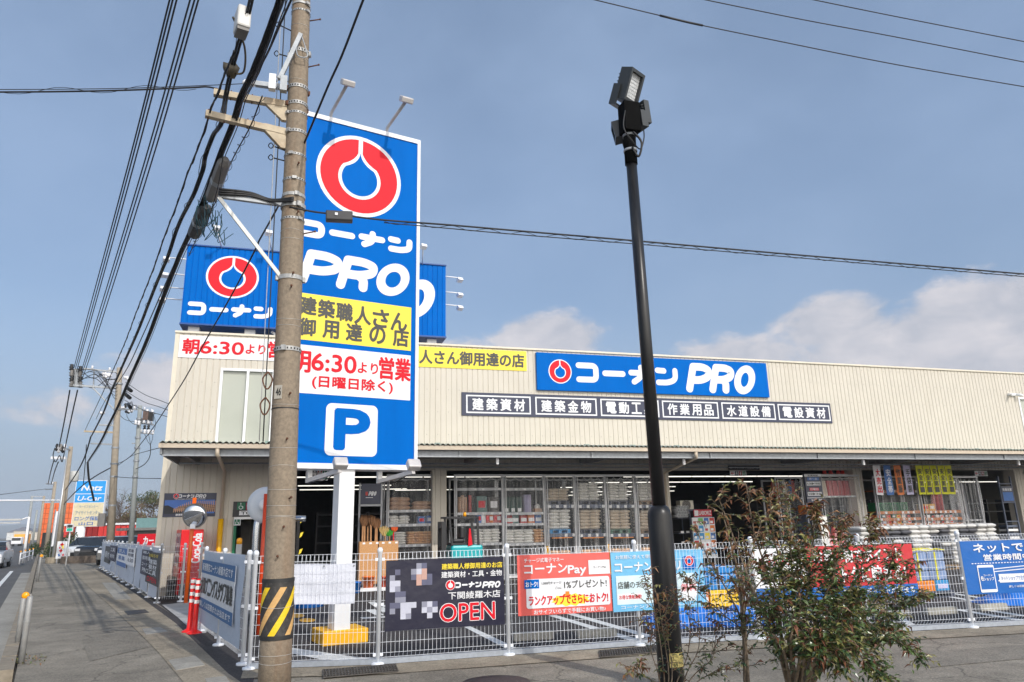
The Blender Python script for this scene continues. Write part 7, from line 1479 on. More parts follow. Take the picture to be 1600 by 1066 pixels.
for y in (yk + .12, yk + .5): mb.box(mx_ - 1.0, mx_ - .06, y, y + .1, .05, .085); mb.box(mx_ - .1, mx_ - .052, y, y + .1, .086, .6)
mb.build('fork', M_tblk, fk); c = Wp(727.5, 813, yk); mb = MB(); mb.lathe([(.045, 0), (.045, .08), (.02, .11)], (c.x, yk + .1, zg + .04), 12); mb.build('beacon', mat('beacon_amber', S(250, 165, 20), .25, var=.15, vs=20), fk)
for x in (fx0 + .12, fx1 - .22):
    for y in (yk - .03, yk + .63): 
        mb = MB(); mb.lathe([(.14, 0), (.18, .02), (.18, .13), (.14, .15)], (x, y, .185), 20, axis=(0, 1, 0)); wh = mb.build('wheel', M_tblk, fk); mb = MB(); mb.lathe([(0, -.004), (.09, -.004), (.09, .0), (0, .0)], (x, y, .185), 14, axis=(0, 1, 0)); mb.build('rim', M_rack, wh)
x = Wp(710, 838, yk).x; mb = MB(); mb.tube([(x, yk + .35, zb1 + .05), (x - .04, yk + .35, zb1 + .42)], .022, 8); mb.tube([(x - .04 + .14*math.cos(a*.5236), yk + .35 + .14*math.sin(a*.5236), zb1 + .43 + .04*math.cos(a*.5236)) for a in range(13)], .012, 5); mb.build('steering_wheel', M_tblk, fk)
x = Wp(734, 838, yk).x; mb = MB(); zt_ = Wp(734, 826, yk).z; mb.prism([(x - .02, yk - .02, zt_), (x + .02, yk - .02, zt_), (x + .07, yk - .02, zt_ - .42), (x - .05, yk - .02, zt_ - .45)], (0, .03, 0)); single('red_cloth', mb, M_red, 'red cloth hanging from the forklift guard', 'cloth', (x, yk, zt_ - .4))

# ================================================================== down the street
M_pole2 = mat('pole_tan', (0.34, 0.29, 0.225), .9, var=.12, vs=6); M_pole3 = mat('pole_grey', (.30, .32, .31), .7, var=.1, vs=6); M_porc = mat('porcelain', S(225, 225, 228), .2)
def polething(px0, py0, px1, py1, Y, r0, r1, m, lab, name='utility_pole', cat='utility pole'):
    a = Wp(px0, py0, Y); b = Wp(px1, py1, Y); b2 = Vector((a.x, Y, 0)); t = thing(name, lab, cat, (a.x, Y, 0))
    d = (b - a)/(b.z - a.z); foot = a + d*(-a.z - .1); mb = MB(); mb.tube([foot, b], [r0, r1], 14); mb.build('shaft', m, t)
    return t, (lambda py: foot + (b - foot)*((lambda z: (z - foot.z)/(b.z - foot.z))(Wp(px0 + (px1-px0)*(py0-py)/(py0-py1), py, Y).z)))
def harm(t, at, x1, y1, m, w=.09, nins=0, name='cross_arm', ins_up=.16, x2=None):
    p = at; e = Gd(x1, y1, p.z); 
    if (e - p).length > 9: e = p + (e-p).normalized()*3
    mb = MB(); mb.bar(p, e, w, w); o = mb.build(name, m, t)
    for k in range(nins):
        c = p.lerp(e, (k + .6)/(nins + .1)); mb = MB(); mb.lathe([(.03, 0), (.07, .03), (.04, .07), (.07, .1), (.03, ins_up)], c + Vector((0, 0, w/2)), 8); mb.build('insulator', M_porc, o)
    return e
t2, p2f = polething(170, 890, 187, 575, 39.8, .19, .13, M_pole2, 'tan concrete utility pole beyond the fence with a wide outrigger')
e1 = harm(t2, p2f(582), 130, 576, M_galv, .08, 2); e2 = harm(t2, p2f(607), 114, 602, M_galv, .09, 0)
e3 = harm(t2, p2f(676), 131, 674, M_arm, .08, 0); harm(t2, p2f(665), 154, 664, M_galv, .08, 0); harm(t2, p2f(695), 142, 693, M_galv, .07, 0)
mb = MB(); mb.bar(e2.lerp(p2f(607), .4), p2f(645), .06, .06); mb.build('strut', M_galv, t2)
for px, pys in ((112, (574, 583, 592, 600)), (125.5, (577, 585, 593, 601))):
    for k, py in enumerate(pys):
        c = Wp(px, py, 39.6); mb = MB(); mb.lathe([(.05, -.16), (.12, -.12), (.06, -.06), (.13, 0), (.06, .06), (.11, .12), (.04, .16)], c, 8); mb.build('insulator', (M_lpost, M_case)[k % 2], t2)
a = Wp(119, 577, 39.7); b = Wp(118, 604, 39.7); mb = MB(); mb.bar(a, b, .30, .08); mb.bar(Wp(109, 577, 39.7), Wp(129, 578, 39.7), .08, .08); mb.bar(Wp(108, 603, 39.7), Wp(129, 605, 39.7), .08, .08); mb.bar(Wp(147, 579, 39.8), Wp(146, 606, 39.8), .05, .05); mb.build('frame', M_galv, t2)
for px, py in ((163, 584), (168, 585), (164, 589), (171, 587), (197, 590), (201, 592), (160, 645)): mb = MB(); mb.lathe([(.04, -.12), (.10, -.06), (.06, 0), (.10, .06), (.04, .12)], Wp(px, py, 39.6), 8, axis=(1, .2, .2)); mb.build('insulator', M_porc, t2)
for px, py, qx, qy in ((199, 606, 205, 611), (196, 616, 203, 622), (200, 632, 204, 637)): mb = MB(); mb.tube([Wp(px, py, 39.5), Wp(qx, qy, 39.0)], .09, 7); mb.build('strain_clamp', M_lpost, t2)
mb = MB()
for y0, y1, sg in ((580, 586, -.3), (586, 590, .25), (594, 600, .35), (600, 596, -.25), (592, 607, .2)):
    a = Wp(127, y0, 39.6); b = Wp(186, y1, 39.7); mb.tube(catmull([a, a.lerp(b, .35) + Vector((0, 0, sg)), a.lerp(b, .7) + Vector((0, 0, -sg*.6)), b], 6), .016, 4)
mb.tube(catmull([Wp(200, 636, 39.4), Wp(206, 628, 39.4), Wp(206, 645, 39.4), Wp(202, 637, 39.4)], 6), .016, 4); mb.build('looping_wire', M_black, t2)
mb = MB()
for k in range(5):
    a = e1.lerp(p2f(590), .15*k) + Vector((0, -.1, -.1)); b = p2f(600 + 6*k) + Vector((0, -.2, 0)); mb.tube(catmull([a, a.lerp(b, .4) + Vector((0, 0, .25 - .1*k)), a.lerp(b, .8) + Vector((0, 0, -.2)), b], 5), .012, 4)
mb.build('jumper_wire', M_black, t2)
p = p2f(812); mb = MB(); mb.box(p.x - .55, p.x - .25, p.y - .2, p.y + .1, p.z - .3, p.z + .3); mb.build('meter_box', M_case, t2)
for py in (600, 640, 700, 725, 745, 790): p = p2f(py); mb = MB(); mb.tube([p + Vector((0,0,-.04)), p + Vector((0,0,.04))], .18, 14, caps=False); mb.build('band', M_galv, t2)
t3, p3f = polething(203, 868, 219, 634, 45.0, .15, .11, M_pole3, 'grey steel pole with switchgear beside the store corner')
harm(t3, p3f(640), 188, 640, M_galv, .08, 2); harm(t3, p3f(640), 242, 646, M_galv, .08, 2); harm(t3, p3f(661), 240, 664, M_galv, .08, 3); harm(t3, p3f(676), 238, 678, M_galv, .08, 3); harm(t3, p3f(693), 206, 693, M_galv, .06, 0)
YS = 44.8
mb = MB(); mb.add([], []); c = Wp(232, 650, YS); mb.box(c.x - .26, c.x + .02, YS - .2, YS + .2, c.z - .25, c.z + .25); mb.build('switch', mat('switch_brown', (.12, .075, .06), .6, var=.3), t3)
mb = MB(); mb.box(c.x + .04, c.x + .26, YS - .2, YS + .2, c.z - .28, c.z + .2); mb.build('switch', M_lpost, t3)
for px, py, m, ax in ((187, 637, M_lpost, (-1, 0, .4)), (192, 637, M_porc, (1, 0, .2)), (199, 644, M_lpost, (-1, 0, .3)), (204, 643, M_porc, (1, 0, .2)), (196, 634, M_lpost, (0, 0, 1)), (212, 660, M_porc, None), (217, 661, M_porc, None), (225, 658, M_porc, None), (232, 659, M_porc, None), (238, 644, M_porc, None), (226, 668, M_lpost, None), (232, 668, M_lpost, None), (226, 674.5, M_porc, None), (232, 675, M_porc, None), (239, 675.5, M_porc, None), (230, 643, M_porc, None)):
    mb = MB(); mb.lathe([(.03, -.14), (.09, -.08), (.05, 0), (.09, .08), (.03, .14)], Wp(px, py, YS - .1), 8, axis=ax); mb.build('insulator', m, t3)
mb = MB()
for pts in ([(226, 678), (229, 686), (233, 693), (235, 695)], [(232, 678), (234, 688), (235, 695)], [(239, 678), (238, 687), (235, 695)], [(235, 695), (235, 708), (232, 718), (224, 727), (212, 733)], [(236, 645), (241, 652), (243, 664), (240, 675)], [(198, 645), (199, 652), (205, 660), (212, 664)], [(187, 640), (187, 648), (196, 656), (210, 659)], [(205, 640), (208, 634), (214, 634), (213, 640)]): mb.tube(catmull([Wp(x, y, YS - .2) for x, y in pts], 5), .022 if len(pts) == 5 else .013, 4)
mb.build('cable', M_black, t3)
for py in (655, 684, 700, 720, 745): p = p3f(py); mb = MB(); mb.tube([p + Vector((0,0,-.05)), p + Vector((0,0,.05))], .16, 12, caps=False); mb.build('band', M_galv, t3)
def span(name, lab, cat, pts, r, group=None): mb = MB(); mb.tube(catmull(pts, 6), r, 5); return single(name, mb, M_black, lab, cat, tuple(pts[0]), group)
for (ya, xb, yb_) in ((597, 262, 630.5), (610, 260, 640), (625, 263, 652)):
    a = p2f(ya) + Vector((.3, 0, 0)); n_ = Wp(xb, yb_, 33.0); b = Wp(xb + 90, yb_ + 38, 31); span('power_line', 'one of three thin wires sloping from the tan pole behind the store wall', 'power line', [a, a.lerp(n_, .5) + Vector((0, 0, -.12)), n_, b], .014, 'three wires behind the store corner')
a = p2f(725) + Vector((.2, -.1, 0)); span('service_cable', 'sagging cable from the tan pole to the store canopy corner', 'cable', [a, Wp(185, 727, 37), Wp(205, 713, 33), Wp(230, 705, 26), Wp(254, 699, 20)], .012)
span('service_cable', 'low slack cable passing behind the grey switchgear pole', 'cable', [p2f(744), Wp(190, 746, 38), Wp(220, 747.5, 35), Wp(252, 748, 30), Wp(300, 750, 29)], .014)
t4, p4f = polething(88, 880, 111, 698, 52.0, .18, .12, M_pole2, 'weathered utility pole behind the pale steel mast')
harm(t4, p4f(703), 96, 700, M_galv, .08, 0); 
for k in range(5): mb = MB(); c = Wp(88 + 3.2*k, 705 + 3*(k % 2), 50.4); mb.lathe([(.04, 0), (.10, .1), (.05, .2), (.10, .3), (.05, .45)], c, 8); mb.build('insulator', (M_lpost, M_porc, M_case)[k % 3], t4)
mb = MB(); mb.tube(catmull([Wp(86, 700, 50.3), Wp(83, 712, 50.3), Wp(87, 722, 50.3), Wp(93, 712, 50.3), Wp(97, 722, 50.3), Wp(101, 705, 50.3)], 6), .03, 5); mb.build('jumper_wire', M_black, t4)
mb = MB(); c = p4f(716) + Vector((-.55, -.1, 0)); mb.box(c.x - .45, c.x + .35, c.y - .1, c.y + .1, c.z - .08, c.z + .08); mb.build('street_light', M_swhite, t4)
p = p4f(745); mb = MB(); mb.lathe([(.2, 0), (.24, .05), (.24, .6), (.2, .65)], p + Vector((.4, 0, -.3)), 12); mb.build('transformer', mat('trafo_pale', (.55, .55, .52), .5), t4)
t5, p5f = polething(70, 873, 86.5, 753, 78, .2, .13, M_pole2, 'slim utility pole against the orange building'); harm(t5, p5f(757), 72, 756, M_galv, .09, 2); harm(t5, p5f(764), 71, 765, M_galv, .09, 0)
t6, p6f = polething(57, 868, 69, 775, 100, .2, .13, M_pole2, 'distant utility pole with one long cross arm'); harm(t6, p6f(776), 48, 776, M_galv, .09, 0)
t7, p7f = polething(39, 864, 50.5, 775, 108, .2, .14, M_pole3, 'distant grey pole at the end of the long cross arm'); 
t8, p8f = polething(49, 860, 58, 797, 130, .18, .14, M_pole3, 'farthest thin utility pole near the bay')
for pts, lab in (([Wp(109, 610, 39.8), Wp(101, 655, 44), Wp(92, 700, 50.4)], 0), ([Wp(121, 610, 39.8), Wp(111, 655, 44), Wp(101, 703, 50.4)], 0), ([Wp(84, 720, 50.4), Wp(79, 738, 62), Wp(75, 757, 78)], 0), ([Wp(91, 722, 50.4), Wp(85, 738, 62), Wp(80, 757, 78)], 0)):
    span('power_line', 'twin lines running on from pole to pole down the street', 'power line', pts, .035, 'lines running on down the street')
span('service_cable', 'long cable crossing the road toward the far pole', 'cable', [Wp(-20, 776, 60), Wp(0, 773, 61), Wp(40, 768, 66), Wp(72, 764, 77)], .02)
a = Wp(150, 655, 39.5); span('cable', 'dark drop cable hanging from the bundle end to the blue sign', 'cable', [Wp(137, 722, 39.6), Wp(139, 748, 39.7), Wp(143, 765, 40), Wp(147, 783, 40.2)], .05)
span('cable', 'straight cable dropping beside the blue sign top', 'cable', [Wp(135, 695, 39.6), Wp(133, 725, 41), Wp(130, 758, 42)], .02)
span('cable', 'dark cables swooping from the tan pole down to the weathered pole', 'cable', [p2f(728), Wp(148, 745, 43), Wp(122, 765, 46), p4f(788)], .03)
span('cable', 'cable bundle continuing from the bracket to the weathered pole', 'cable', [Wp(142, 682, 39.6), Wp(132, 715, 42), Wp(118, 742, 46), p4f(765)], .035)
# pale steel mast with a long arm over the road
a = Gd(83, 880); t = thing('mast_arm', 'pale steel mast with a long thin arm across the road', 'mast', (a.x, a.y, 0)); b = Wp(105, 716, a.y); mb = MB(); mb.tube([a, b], [.13, .07], 14); mb.build('mast', mat('mast_pale', (.52, .54, .56), .4, .4, var=.06), t); zA_ = Wp(93, 782, a.y).z; s = a + (b-a)*(zA_/b.z); mb = MB(); mb.tube([s, s + Vector((-9, -1.2, .05))], .05, 8); mb.build('arm', M_swhite, t); mb = MB(); mb.box(a.x - .35, a.x + .35, a.y - .35, a.y + .35, .001, .35); mb.build('footing', M_strip, t)
a = Gd(36, 880, -.05); t = thing('road_signal', 'white road signal mast with a long horizontal housing', 'signal', (a.x, a.y, 0)); b = Wp(45.5, 808, a.y); mb = MB(); mb.tube([a, b], [.10, .07], 12); mb.build('mast', M_white, t); c = Wp(33, 812, a.y - .2); mb = MB(); mb.tube([b, c], .045, 8); mb.build('arm', M_white, t); mb = MB(); mb.obox(c + Vector((-1.3, -.2, 0)), 2.7, .3, .11, 0.15); mb.obox(c + Vector((-1.3, -.2, -.2)), 2.6, .2, .07, 0.15); mb.build('housing', mat('housing_grey', (.5, .5, .48), .5), t)
# dealer sign tower
yn = 62.0; q = Plane((0, yn, 0), (1, 0)); b = q.bx((119.5, 751, 159, 822.5)); t = thing('sign_tower', 'blue and cream sign tower beside the far utility pole', 'sign', ((q.pt((b[0]+b[2])/2, 0)).x, yn, 0)); M_nb = mat('tower_blue', S(20, 150, 225), .4, var=.03); M_cr = mat('tower_cream', S(216, 204, 170), .4)
mb = MB(); q.slab(mb, b, -.5, 0); mb.build('panel', M_swhite, t); h = b[3]-b[1]; w = b[2]-b[0]
for f0_, f1_, m in ((.715, .99, M_nb), (.52, .70, M_nb), (.01, .51, M_cr)): mb = MB(); q.rect(mb, (b[0] + w*.02, b[1] + h*f0_, b[2] - w*.02, b[1] + h*f1_), .01); mb.build('field', m, t)
mb = MB(); text(mb, q, 'Netz', (b[0] + w*.22, b[1] + h*.78, b[2] - w*.12, b[1] + h*.90), .03, .04, 0, slant=.3); text(mb, q, 'U-Car', (b[0] + w*.12, b[1] + h*.56, b[2] - w*.12, b[1] + h*.66), .03, .03, 0, slant=.25); text(mb, q, 'サービスセンター', (b[0] + w*.2, b[1] + h*.40, b[2] - w*.2, b[1] + h*.46), .03, .02, 1); text(mb, q, 'アイサイトセンター', (b[0] + w*.1, b[1] + h*.26, b[2] - w*.1, b[1] + h*.34), .03, .02, 1); text(mb, q, 'ロング保証', (b[0] + w*.1, b[1] + h*.13, b[2] - w*.1, b[1] + h*.22), .03, .02, 2); text(mb, q, '山口', (b[0] + w*.25, b[1] + h*.03, b[2] - w*.3, b[1] + h*.1), .03, .03, 2); mb.build('lettering', [M_swhite, mat('ink_slate', S(140, 155, 165), .5), M_bl], t)
mb = MB(); p = q.pt(b[0] + w*.3, 0, -.25); mb.tube([p, p + Vector((0, 0, b[1]))], .32, 14); mb.build('post', M_white, t)
# buildings
yo_ = 100.0; a, b = Wp(64, 800, yo_), Wp(115, 800, yo_); z1_ = Wp(90, 786, yo_).z; t = thing('orange_building', 'orange tiled building block far down the street', 'building', (a.x, yo_, 0)); mb = MB(); mb.box(a.x, b.x, yo_, yo_ + 12, 0, z1_); mb.build('wall', mat('tile_orange', S(222, 105, 50), .6, var=.14, vs=1.5), t); mb = MB()
for i in range(1, 9): mb.box(a.x - .01, b.x + .01, yo_ - .02, yo_ - .004, z1_*i/9 - .03, z1_*i/9 + .03)
for i in range(1, 7): x = a.x + (b.x-a.x)*i/7; mb.box(x - .03, x + .03, yo_ - .019, yo_ - .003, .1, z1_ - .1)
mb.build('joint', mat('joint_rust', S(165, 75, 38), .7), t); mb = MB(); mb.box(a.x + .5, b.x - .5, yo_ - .06, yo_ - .03, 0, Wp(90, 832, yo_).z); mb.build('shop_front', M_lpost, t)
yd = 66.0; a, b = Wp(100, 830, yd), Wp(262, 830, yd); zt_, zr, zw = Wp(200, 817, yd).z, Wp(200, 820, yd).z, Wp(200, 837, yd).z; t = thing('dealer_building', 'low building with a red and white fascia behind the fence', 'building', (a.x, yd, 0)); mb = MB(); mb.box(a.x, b.x, yd + .3, yd + 14, 0, zw); mb.build('wall', mat('dealer_white', S(225, 230, 232), .5), t); mb = MB(); n_ = int((b.x-a.x)/.4)
for i in range(n_): mb.box(a.x + .4*i, a.x + .4*i + .36, yd + (.0 if i % 2 else .04), yd + .5, zw, zr)
mb.build('fascia', mat('fascia_red', S(215, 55, 50), .5, var=.05), t); mb = MB(); mb.box(a.x - .1, b.x + .1, yd - .1, yd + 14, zr + .001, zt_); mb.build('coping', M_swhite, t)
for i in range(5): x = a.x + 1 + i*(b.x-a.x-2)/5; mb = MB(); mb.box(x, x + 1.5, yd + .26, yd + .29, .4, zw - .3); mb.build('window', M_plb, t)
ys_ = 52.0; a, b = Wp(189, 840, ys_), Wp(256, 840, ys_); t = thing('carport_shed', 'grey shed with a teal edged roof beside the store corner', 'shed', (a.x, ys_, 0)); zr = Wp(215, 829, ys_).z; mb = MB(); mb.box(a.x + .3, b.x, ys_, ys_ + 5, 0, zr); mb.build('wall', mat('shed_grey', (.20, .21, .20), .7), t); mb = MB(); mb.box(a.x - .2, b.x, ys_ - .6, ys_ + 5.2, zr, zr + .16); mb.build('roof', M_case, t); mb = MB(); mb.box(Wp(214, 826, ys_).x, b.x, ys_ - .4, ys_ + 5, zr + .161, zr + .75); mb.build('upper_roof', mat('teal_roof', (.16, .30, .30), .5), t)
p = Wp(233, 850, 44); mb = MB(); mb.box(p.x - .6, p.x + .5, 44, 44.06, .9, 1.6); o = single('red_board', mb, M_red, 'small red board above the fence near the store corner', 'sign', (p.x, 44, 0)); q_ = MB(); q_.box(p.x - .5, p.x - .44, 44.061, 44.1, 0, 1.5); q_.box(p.x + .34, p.x + .4, 44.061, 44.1, 0, 1.5); q_.build('post', M_rack, o); q_ = MB(); text(q_, Plane((0, 44, 0), (1, 0)), 'カー', (p.x - .3, 1.05, p.x + .2, 1.45), .004, .03); q_.build('lettering', M_swhite, o)
# low wall, cars, hedges, roadside boards
a, b = Gd(90, 882), Gd(150, 880); mb = MB(); mb.box(a.x, b.x + 1.5, a.y + .5, a.y + .8, .001, .42); single('low_wall', mb, mat('wall_stone', (.12, .095, .075), .9, var=.3, vs=8, bump=.4), 'low dark stone wall before the parked cars', 'wall', (a.x, a.y + .5, 0))
M_carg = mat('car_glass', (.02, .025, .03), .05, var=.05, spec=.8); M_tyre = mat('tyre', (.02, .02, .02), .8)
def car(x, y, rot, m, lab, L=3.9, Wd=1.68, H=1.5, z=0.0, group=None):
    t = thing('parked_car' if z == 0 else 'silver_car', lab, 'car', (x, y, z), group); M = Matrix.Translation((x, y, z)) @ Matrix.Rotation(rot, 4, 'Z')
    body = [(-L/2, .28), (-L/2 + .02, .75), (-L/2 + .25, .92), (-L*.16, 1.0), (L/2 - .25, 1.02), (L/2, .85), (L/2, .3)]; roof = [(-L*.20, .98), (-L*.04, H - .03), (L*.18, H), (L*.36, H - .08), (L/2 - .22, 1.0)]
    def ext(mb, pr, w0, w1, m_=0):
        n = len(pr); vs = [M @ Vector((px, s*(w0 if i < 0 else w1[i] if isinstance(w1, list) else w0), pz_)) for s in (-.5, .5) for i, (px, pz_) in enumerate(pr)]
        mb.add(vs, [tuple(range(n)), tuple(range(n, 2*n))[::-1]] + [(i, n+i, n+(i+1) % n, (i+1) % n) for i in range(n)], m_)
    mb = MB(); ext(mb, body, Wd, None); mb.build('body', m, t, bevel=.05); mb = MB(); ext(mb, roof, Wd, [Wd*.94, Wd*.78, Wd*.78, Wd*.8, Wd*.92]); gl = mb.build('cabin', M_carg, t, bevel=.03)
    mb = MB(); ext(mb, [(-L*.03, H - .03), (L*.18, H + .012), (L*.36, H - .065), (L*.35, H - .11), (L*.18, H - .03), (-L*.02, H - .07)], Wd*.79, None); mb.build('roof', m, t)
    mb = MB(); 
    for s in (-.36, .36): mb.add([M @ Vector((-L/2 - .012, s*Wd + dx, zz)) for dx, zz in ((-.16, .66), (.16, .66), (.16, .80), (-.16, .80))], [(0, 1, 2, 3)])
    mb.build('headlight', M_swhite, t); mb = MB(); mb.add([M @ Vector((-L/2 - .012, s, zz)) for s, zz in ((-.5, .36), (.5, .36), (.5, .58), (-.5, .58))], [(0, 1, 2, 3)]); mb.build('grille', M_tyre, t)
    for dx in (-L*.31, L*.30):
        for s in (-1, 1):
            c = M @ Vector((dx, s*(Wd/2 - .17), .31)); ax = M.to_3x3() @ Vector((0, s, 0)); mb = MB(); mb.lathe([(.22, 0), (.31, .02), (.31, .16), (.25, .185)], c, 18, axis=tuple(ax)); wl = mb.build('wheel', M_tyre, t); mb = MB(); mb.lathe([(0, .187), (.18, .187), (.18, .192), (0, .192)], c, 14, axis=tuple(ax)); mb.build('rim', M_rack, wl)
for px, py, m, lab in ((113, 878, mat('car_navy', (.02, .025, .045), .25, coat=.5), 'dark car nearest the white roadside board'), (126, 879, mat('car_pearl', S(225, 228, 230), .25, coat=.5), 'white car parked between two dark cars'), (140, 879, mat('car_black', (.012, .012, .014), .2, coat=.6), 'black car parked just beyond the low stone wall by the pole'), (158, 878, mat('car_dark', (.03, .032, .036), .25, coat=.5), 'dark car partly hidden by the far utility pole')):
    p = Gd(px, py); car(p.x, p.y + 3.2, rad(75), m, lab)
for px, m, lab in ((186, M_carg, 'dark car behind the far end of the sheeted fence'), (199, mat('car_silver', S(180, 184, 188), .25, .4), 'silver parked car behind the sheeted fence')):
    p = Wp(px, 850, 47); car(p.x, 47, rad(95), m if m is not M_carg else mat('car_graphite', (.04, .042, .045), .25, coat=.5), lab)
p = Gd(5, 887, -.14); car(p.x - .72, p.y, rad(100), mat('car_silver', S(180, 184, 188), .25, .4), 'silver car approaching on the road at the edge of view', 4.1, 1.72, 1.5, -.14)
p = Gd(27, 853.5, -.14); t = thing('delivery_truck', 'small orange delivery truck far down the road', 'truck', (p.x, p.y, -.14)); mb = MB(); hz_ = 2.1; mb.box(p.x - .9, p.x + .9, p.y + .4, p.y + 4, .3, hz_); mb.build('cargo_box', mat('truck_orange', S(240, 165, 60), .5), t); mb = MB(); mb.box(p.x - .85, p.x + .85, p.y - 1.1, p.y + .38, .25, hz_*.75); mb.build('cab', M_swhite, t, bevel=.12); mb = MB(); mb.box(p.x - .75, p.x + .75, p.y - 1.12, p.y - 1.09, hz_*.42, hz_*.68); mb.build('windscreen', M_carg, t)
mb = MB(); 
for x in (-.75, .55): mb.box(p.x + x, p.x + x + .2, p.y - .5, p.y + .1, -.14, .4); mb.box(p.x + x, p.x + x + .2, p.y + 2.6, p.y + 3.2, -.14, .4)
mb.build('wheel', M_tyre, t)
q = Plane((0, 50.6, 0), (1, 0)); b = q.bx((90.5, 846, 102.5, 872.5)); t = sign('roadside_board', 'white roadside board with red and blue shapes before the parked cars', 'sign', q, b, .05, M_swhite); mb = MB(); w = b[2]-b[0]; h = b[3]-b[1]
for x, y, r_, m in ((.5, .8, .22, 0), (.6, .66, .18, 2), (.45, .45, .2, 0), (.3, .2, .15, 1), (.72, .2, .14, 0), (.3, .62, .12, 0)): mb.poly([q.pt(b[0] + w*x + w*r_*(.6 + .4*math.cos(a*2.1 + m))*math.cos(a*.52), b[1] + h*y + h*r_*.6*math.sin(a*.52), .055 + .002*m) for a in range(12)], m)
for f_ in (.15, .8): q_ = MB(); p = q.pt(b[0] + w*f_, 0, .02); q_.box(p.x - .03, p.x + .03, p.y - .03, p.y + .0, 0, b[1]); q_.build('leg', M_rack, t)
mb.build('print', [M_red, M_bl, M_yel], t)
a = Wp(79, 858, 52); mb = MB(); mb.tube([(a.x, 52, 0), (a.x, 52, 3.2)], .03, 6); mb.build; o = single('advertising_flag', mb, M_rack, 'white upright advertising flag near the pale mast', 'flag', (a.x, 52, 0)); q_ = MB(); cloth(q_, Plane((a.x, 52, 0), (1, 0)), (.03, 1.0, .55, 3.1), 0, .05, 5, 10, seed=9); q_.build('cloth', M_swhite, o)
def foliage(mb, c, r, n, leaf, mats, sc=(1, 1, 1), lo=.35):
    for i in range(n):
        d = Vector((random.gauss(0, 1), random.gauss(0, 1), random.gauss(0, 1))).normalized(); k = random.uniform(lo, 1)**.5 if random.random() < .8 else random.uniform(.9, 1.15); p = Vector(c) + Vector((d.x*sc[0], d.y*sc[1], d.z*sc[2]))*r*k
        a = Vector((random.uniform(-1, 1), random.uniform(-1, 1), random.uniform(-1, 1))).normalized(); b = a.orthogonal().normalized(); s = leaf*random.uniform(.6, 1.3)
        mb.poly([p - a*s, p + b*s*.6, p + a*s, p - b*s*.6], random.choice(mats))
M_lf = [mat('leaf_deep', (.035, .06, .02), .6, var=.25), mat('leaf_mid', (.07, .10, .03), .6, var=.25), mat('leaf_olive', (.12, .11, .045), .7, var=.25), mat('leaf_brown', (.13, .085, .05), .8, var=.25)]
M_bark = mat('bark', (.13, .095, .07), .9, var=.3, vs=20, bump=.4)
def tree(px, py, Y, r, lab, ms, leaf=.25, n=700, sc=(1, .9, .8), bare=False, name='tree', cat='tree', clumps=7):
    c = Wp(px, py, Y); t = thing(name, lab, cat, (c.x, Y, 0)); mb = MB(); mb.tube([(c.x, Y, 0), (c.x + .1, Y, c.z*.5), (c.x, Y, c.z)], [.09, .07, .04], 8)
    for k in range(14):
        a = Vector((c.x, Y, c.z*random.uniform(.5, .95))); d = Vector((random.uniform(-1, 1), random.uniform(-.6, .6), random.uniform(.3, 1))).normalized(); e = a + d*r*random.uniform(.7, 1.1); mb.tube([a, a.lerp(e, .5) + Vector((0, 0, .1*r)), e], [.03, .02, .01], 5)
        if bare:
            for _ in range(9): f = e.lerp(a, random.uniform(0, .7)); g = f + (d + Vector((random.uniform(-.8, .8), random.uniform(-.8, .8), random.uniform(-.2, .8))))*r*.35; mb.tube([f, f.lerp(g, .5) + Vector((random.uniform(-.1, .1), 0, .05)), g], [.012, .010, .005], 4)
    mb.build('trunk', M_bark, t); mb = MB()
    for k in range(clumps): d = Vector((random.uniform(-.65, .65)*sc[0], random.uniform(-.5, .5), random.uniform(-.5, .55)*sc[2]))*r; foliage(mb, c + d, r*random.uniform(.4, .6), n//clumps, leaf, ms, sc, .1)
    mb.build('crown', M_lf, t)
random.seed(11)
tree(222, 777, 92, 1.5, 'round dark evergreen tree above the red fascia', [0, 1, 2], .09, 1000, (1.15, .9, .6), clumps=12)
tree(190, 784, 96, 1.9, 'bare brown tree with fine twigs beside the tan pole', [3, 3, 2], .06, 300, bare=True)
tree(176, 790, 94, 1.6, 'small bare tree just right of the blue sign tower', [3, 2], .06, 200, bare=True)
tree(240, 788, 95, 1.5, 'bushy brown tree next to the store corner', [3, 3, 2], .11, 700, bare=True)
tree(205, 800, 90, 1.3, 'olive bush tree below the bare twigs', [2, 3, 3], .11, 700)
for px, py, Y, r, lab in ((54, 861, 78, .5, 'dark clipped hedge at the kerb beyond the signal mast'), (81, 861, 64, .55, 'rounded hedge beside the pale mast'), (111, 849, 58, .6, 'green shrub behind the roadside board')):
    c = Wp(px, py, Y); t = thing('hedge', lab, 'hedge', (c.x, Y, 0)); mb = MB(); mb.tube([(c.x, Y, 0), (c.x, Y, c.z)], .1, 6); mb.build('trunk', M_bark, t); mb = MB(); foliage(mb, (c.x, Y, c.z*.75), r, 900, .07, [0, 1, 2] if px == 111 else [0, 0, 1], (1, 1, 1.7), .2); mb.build('crown', M_lf, t)
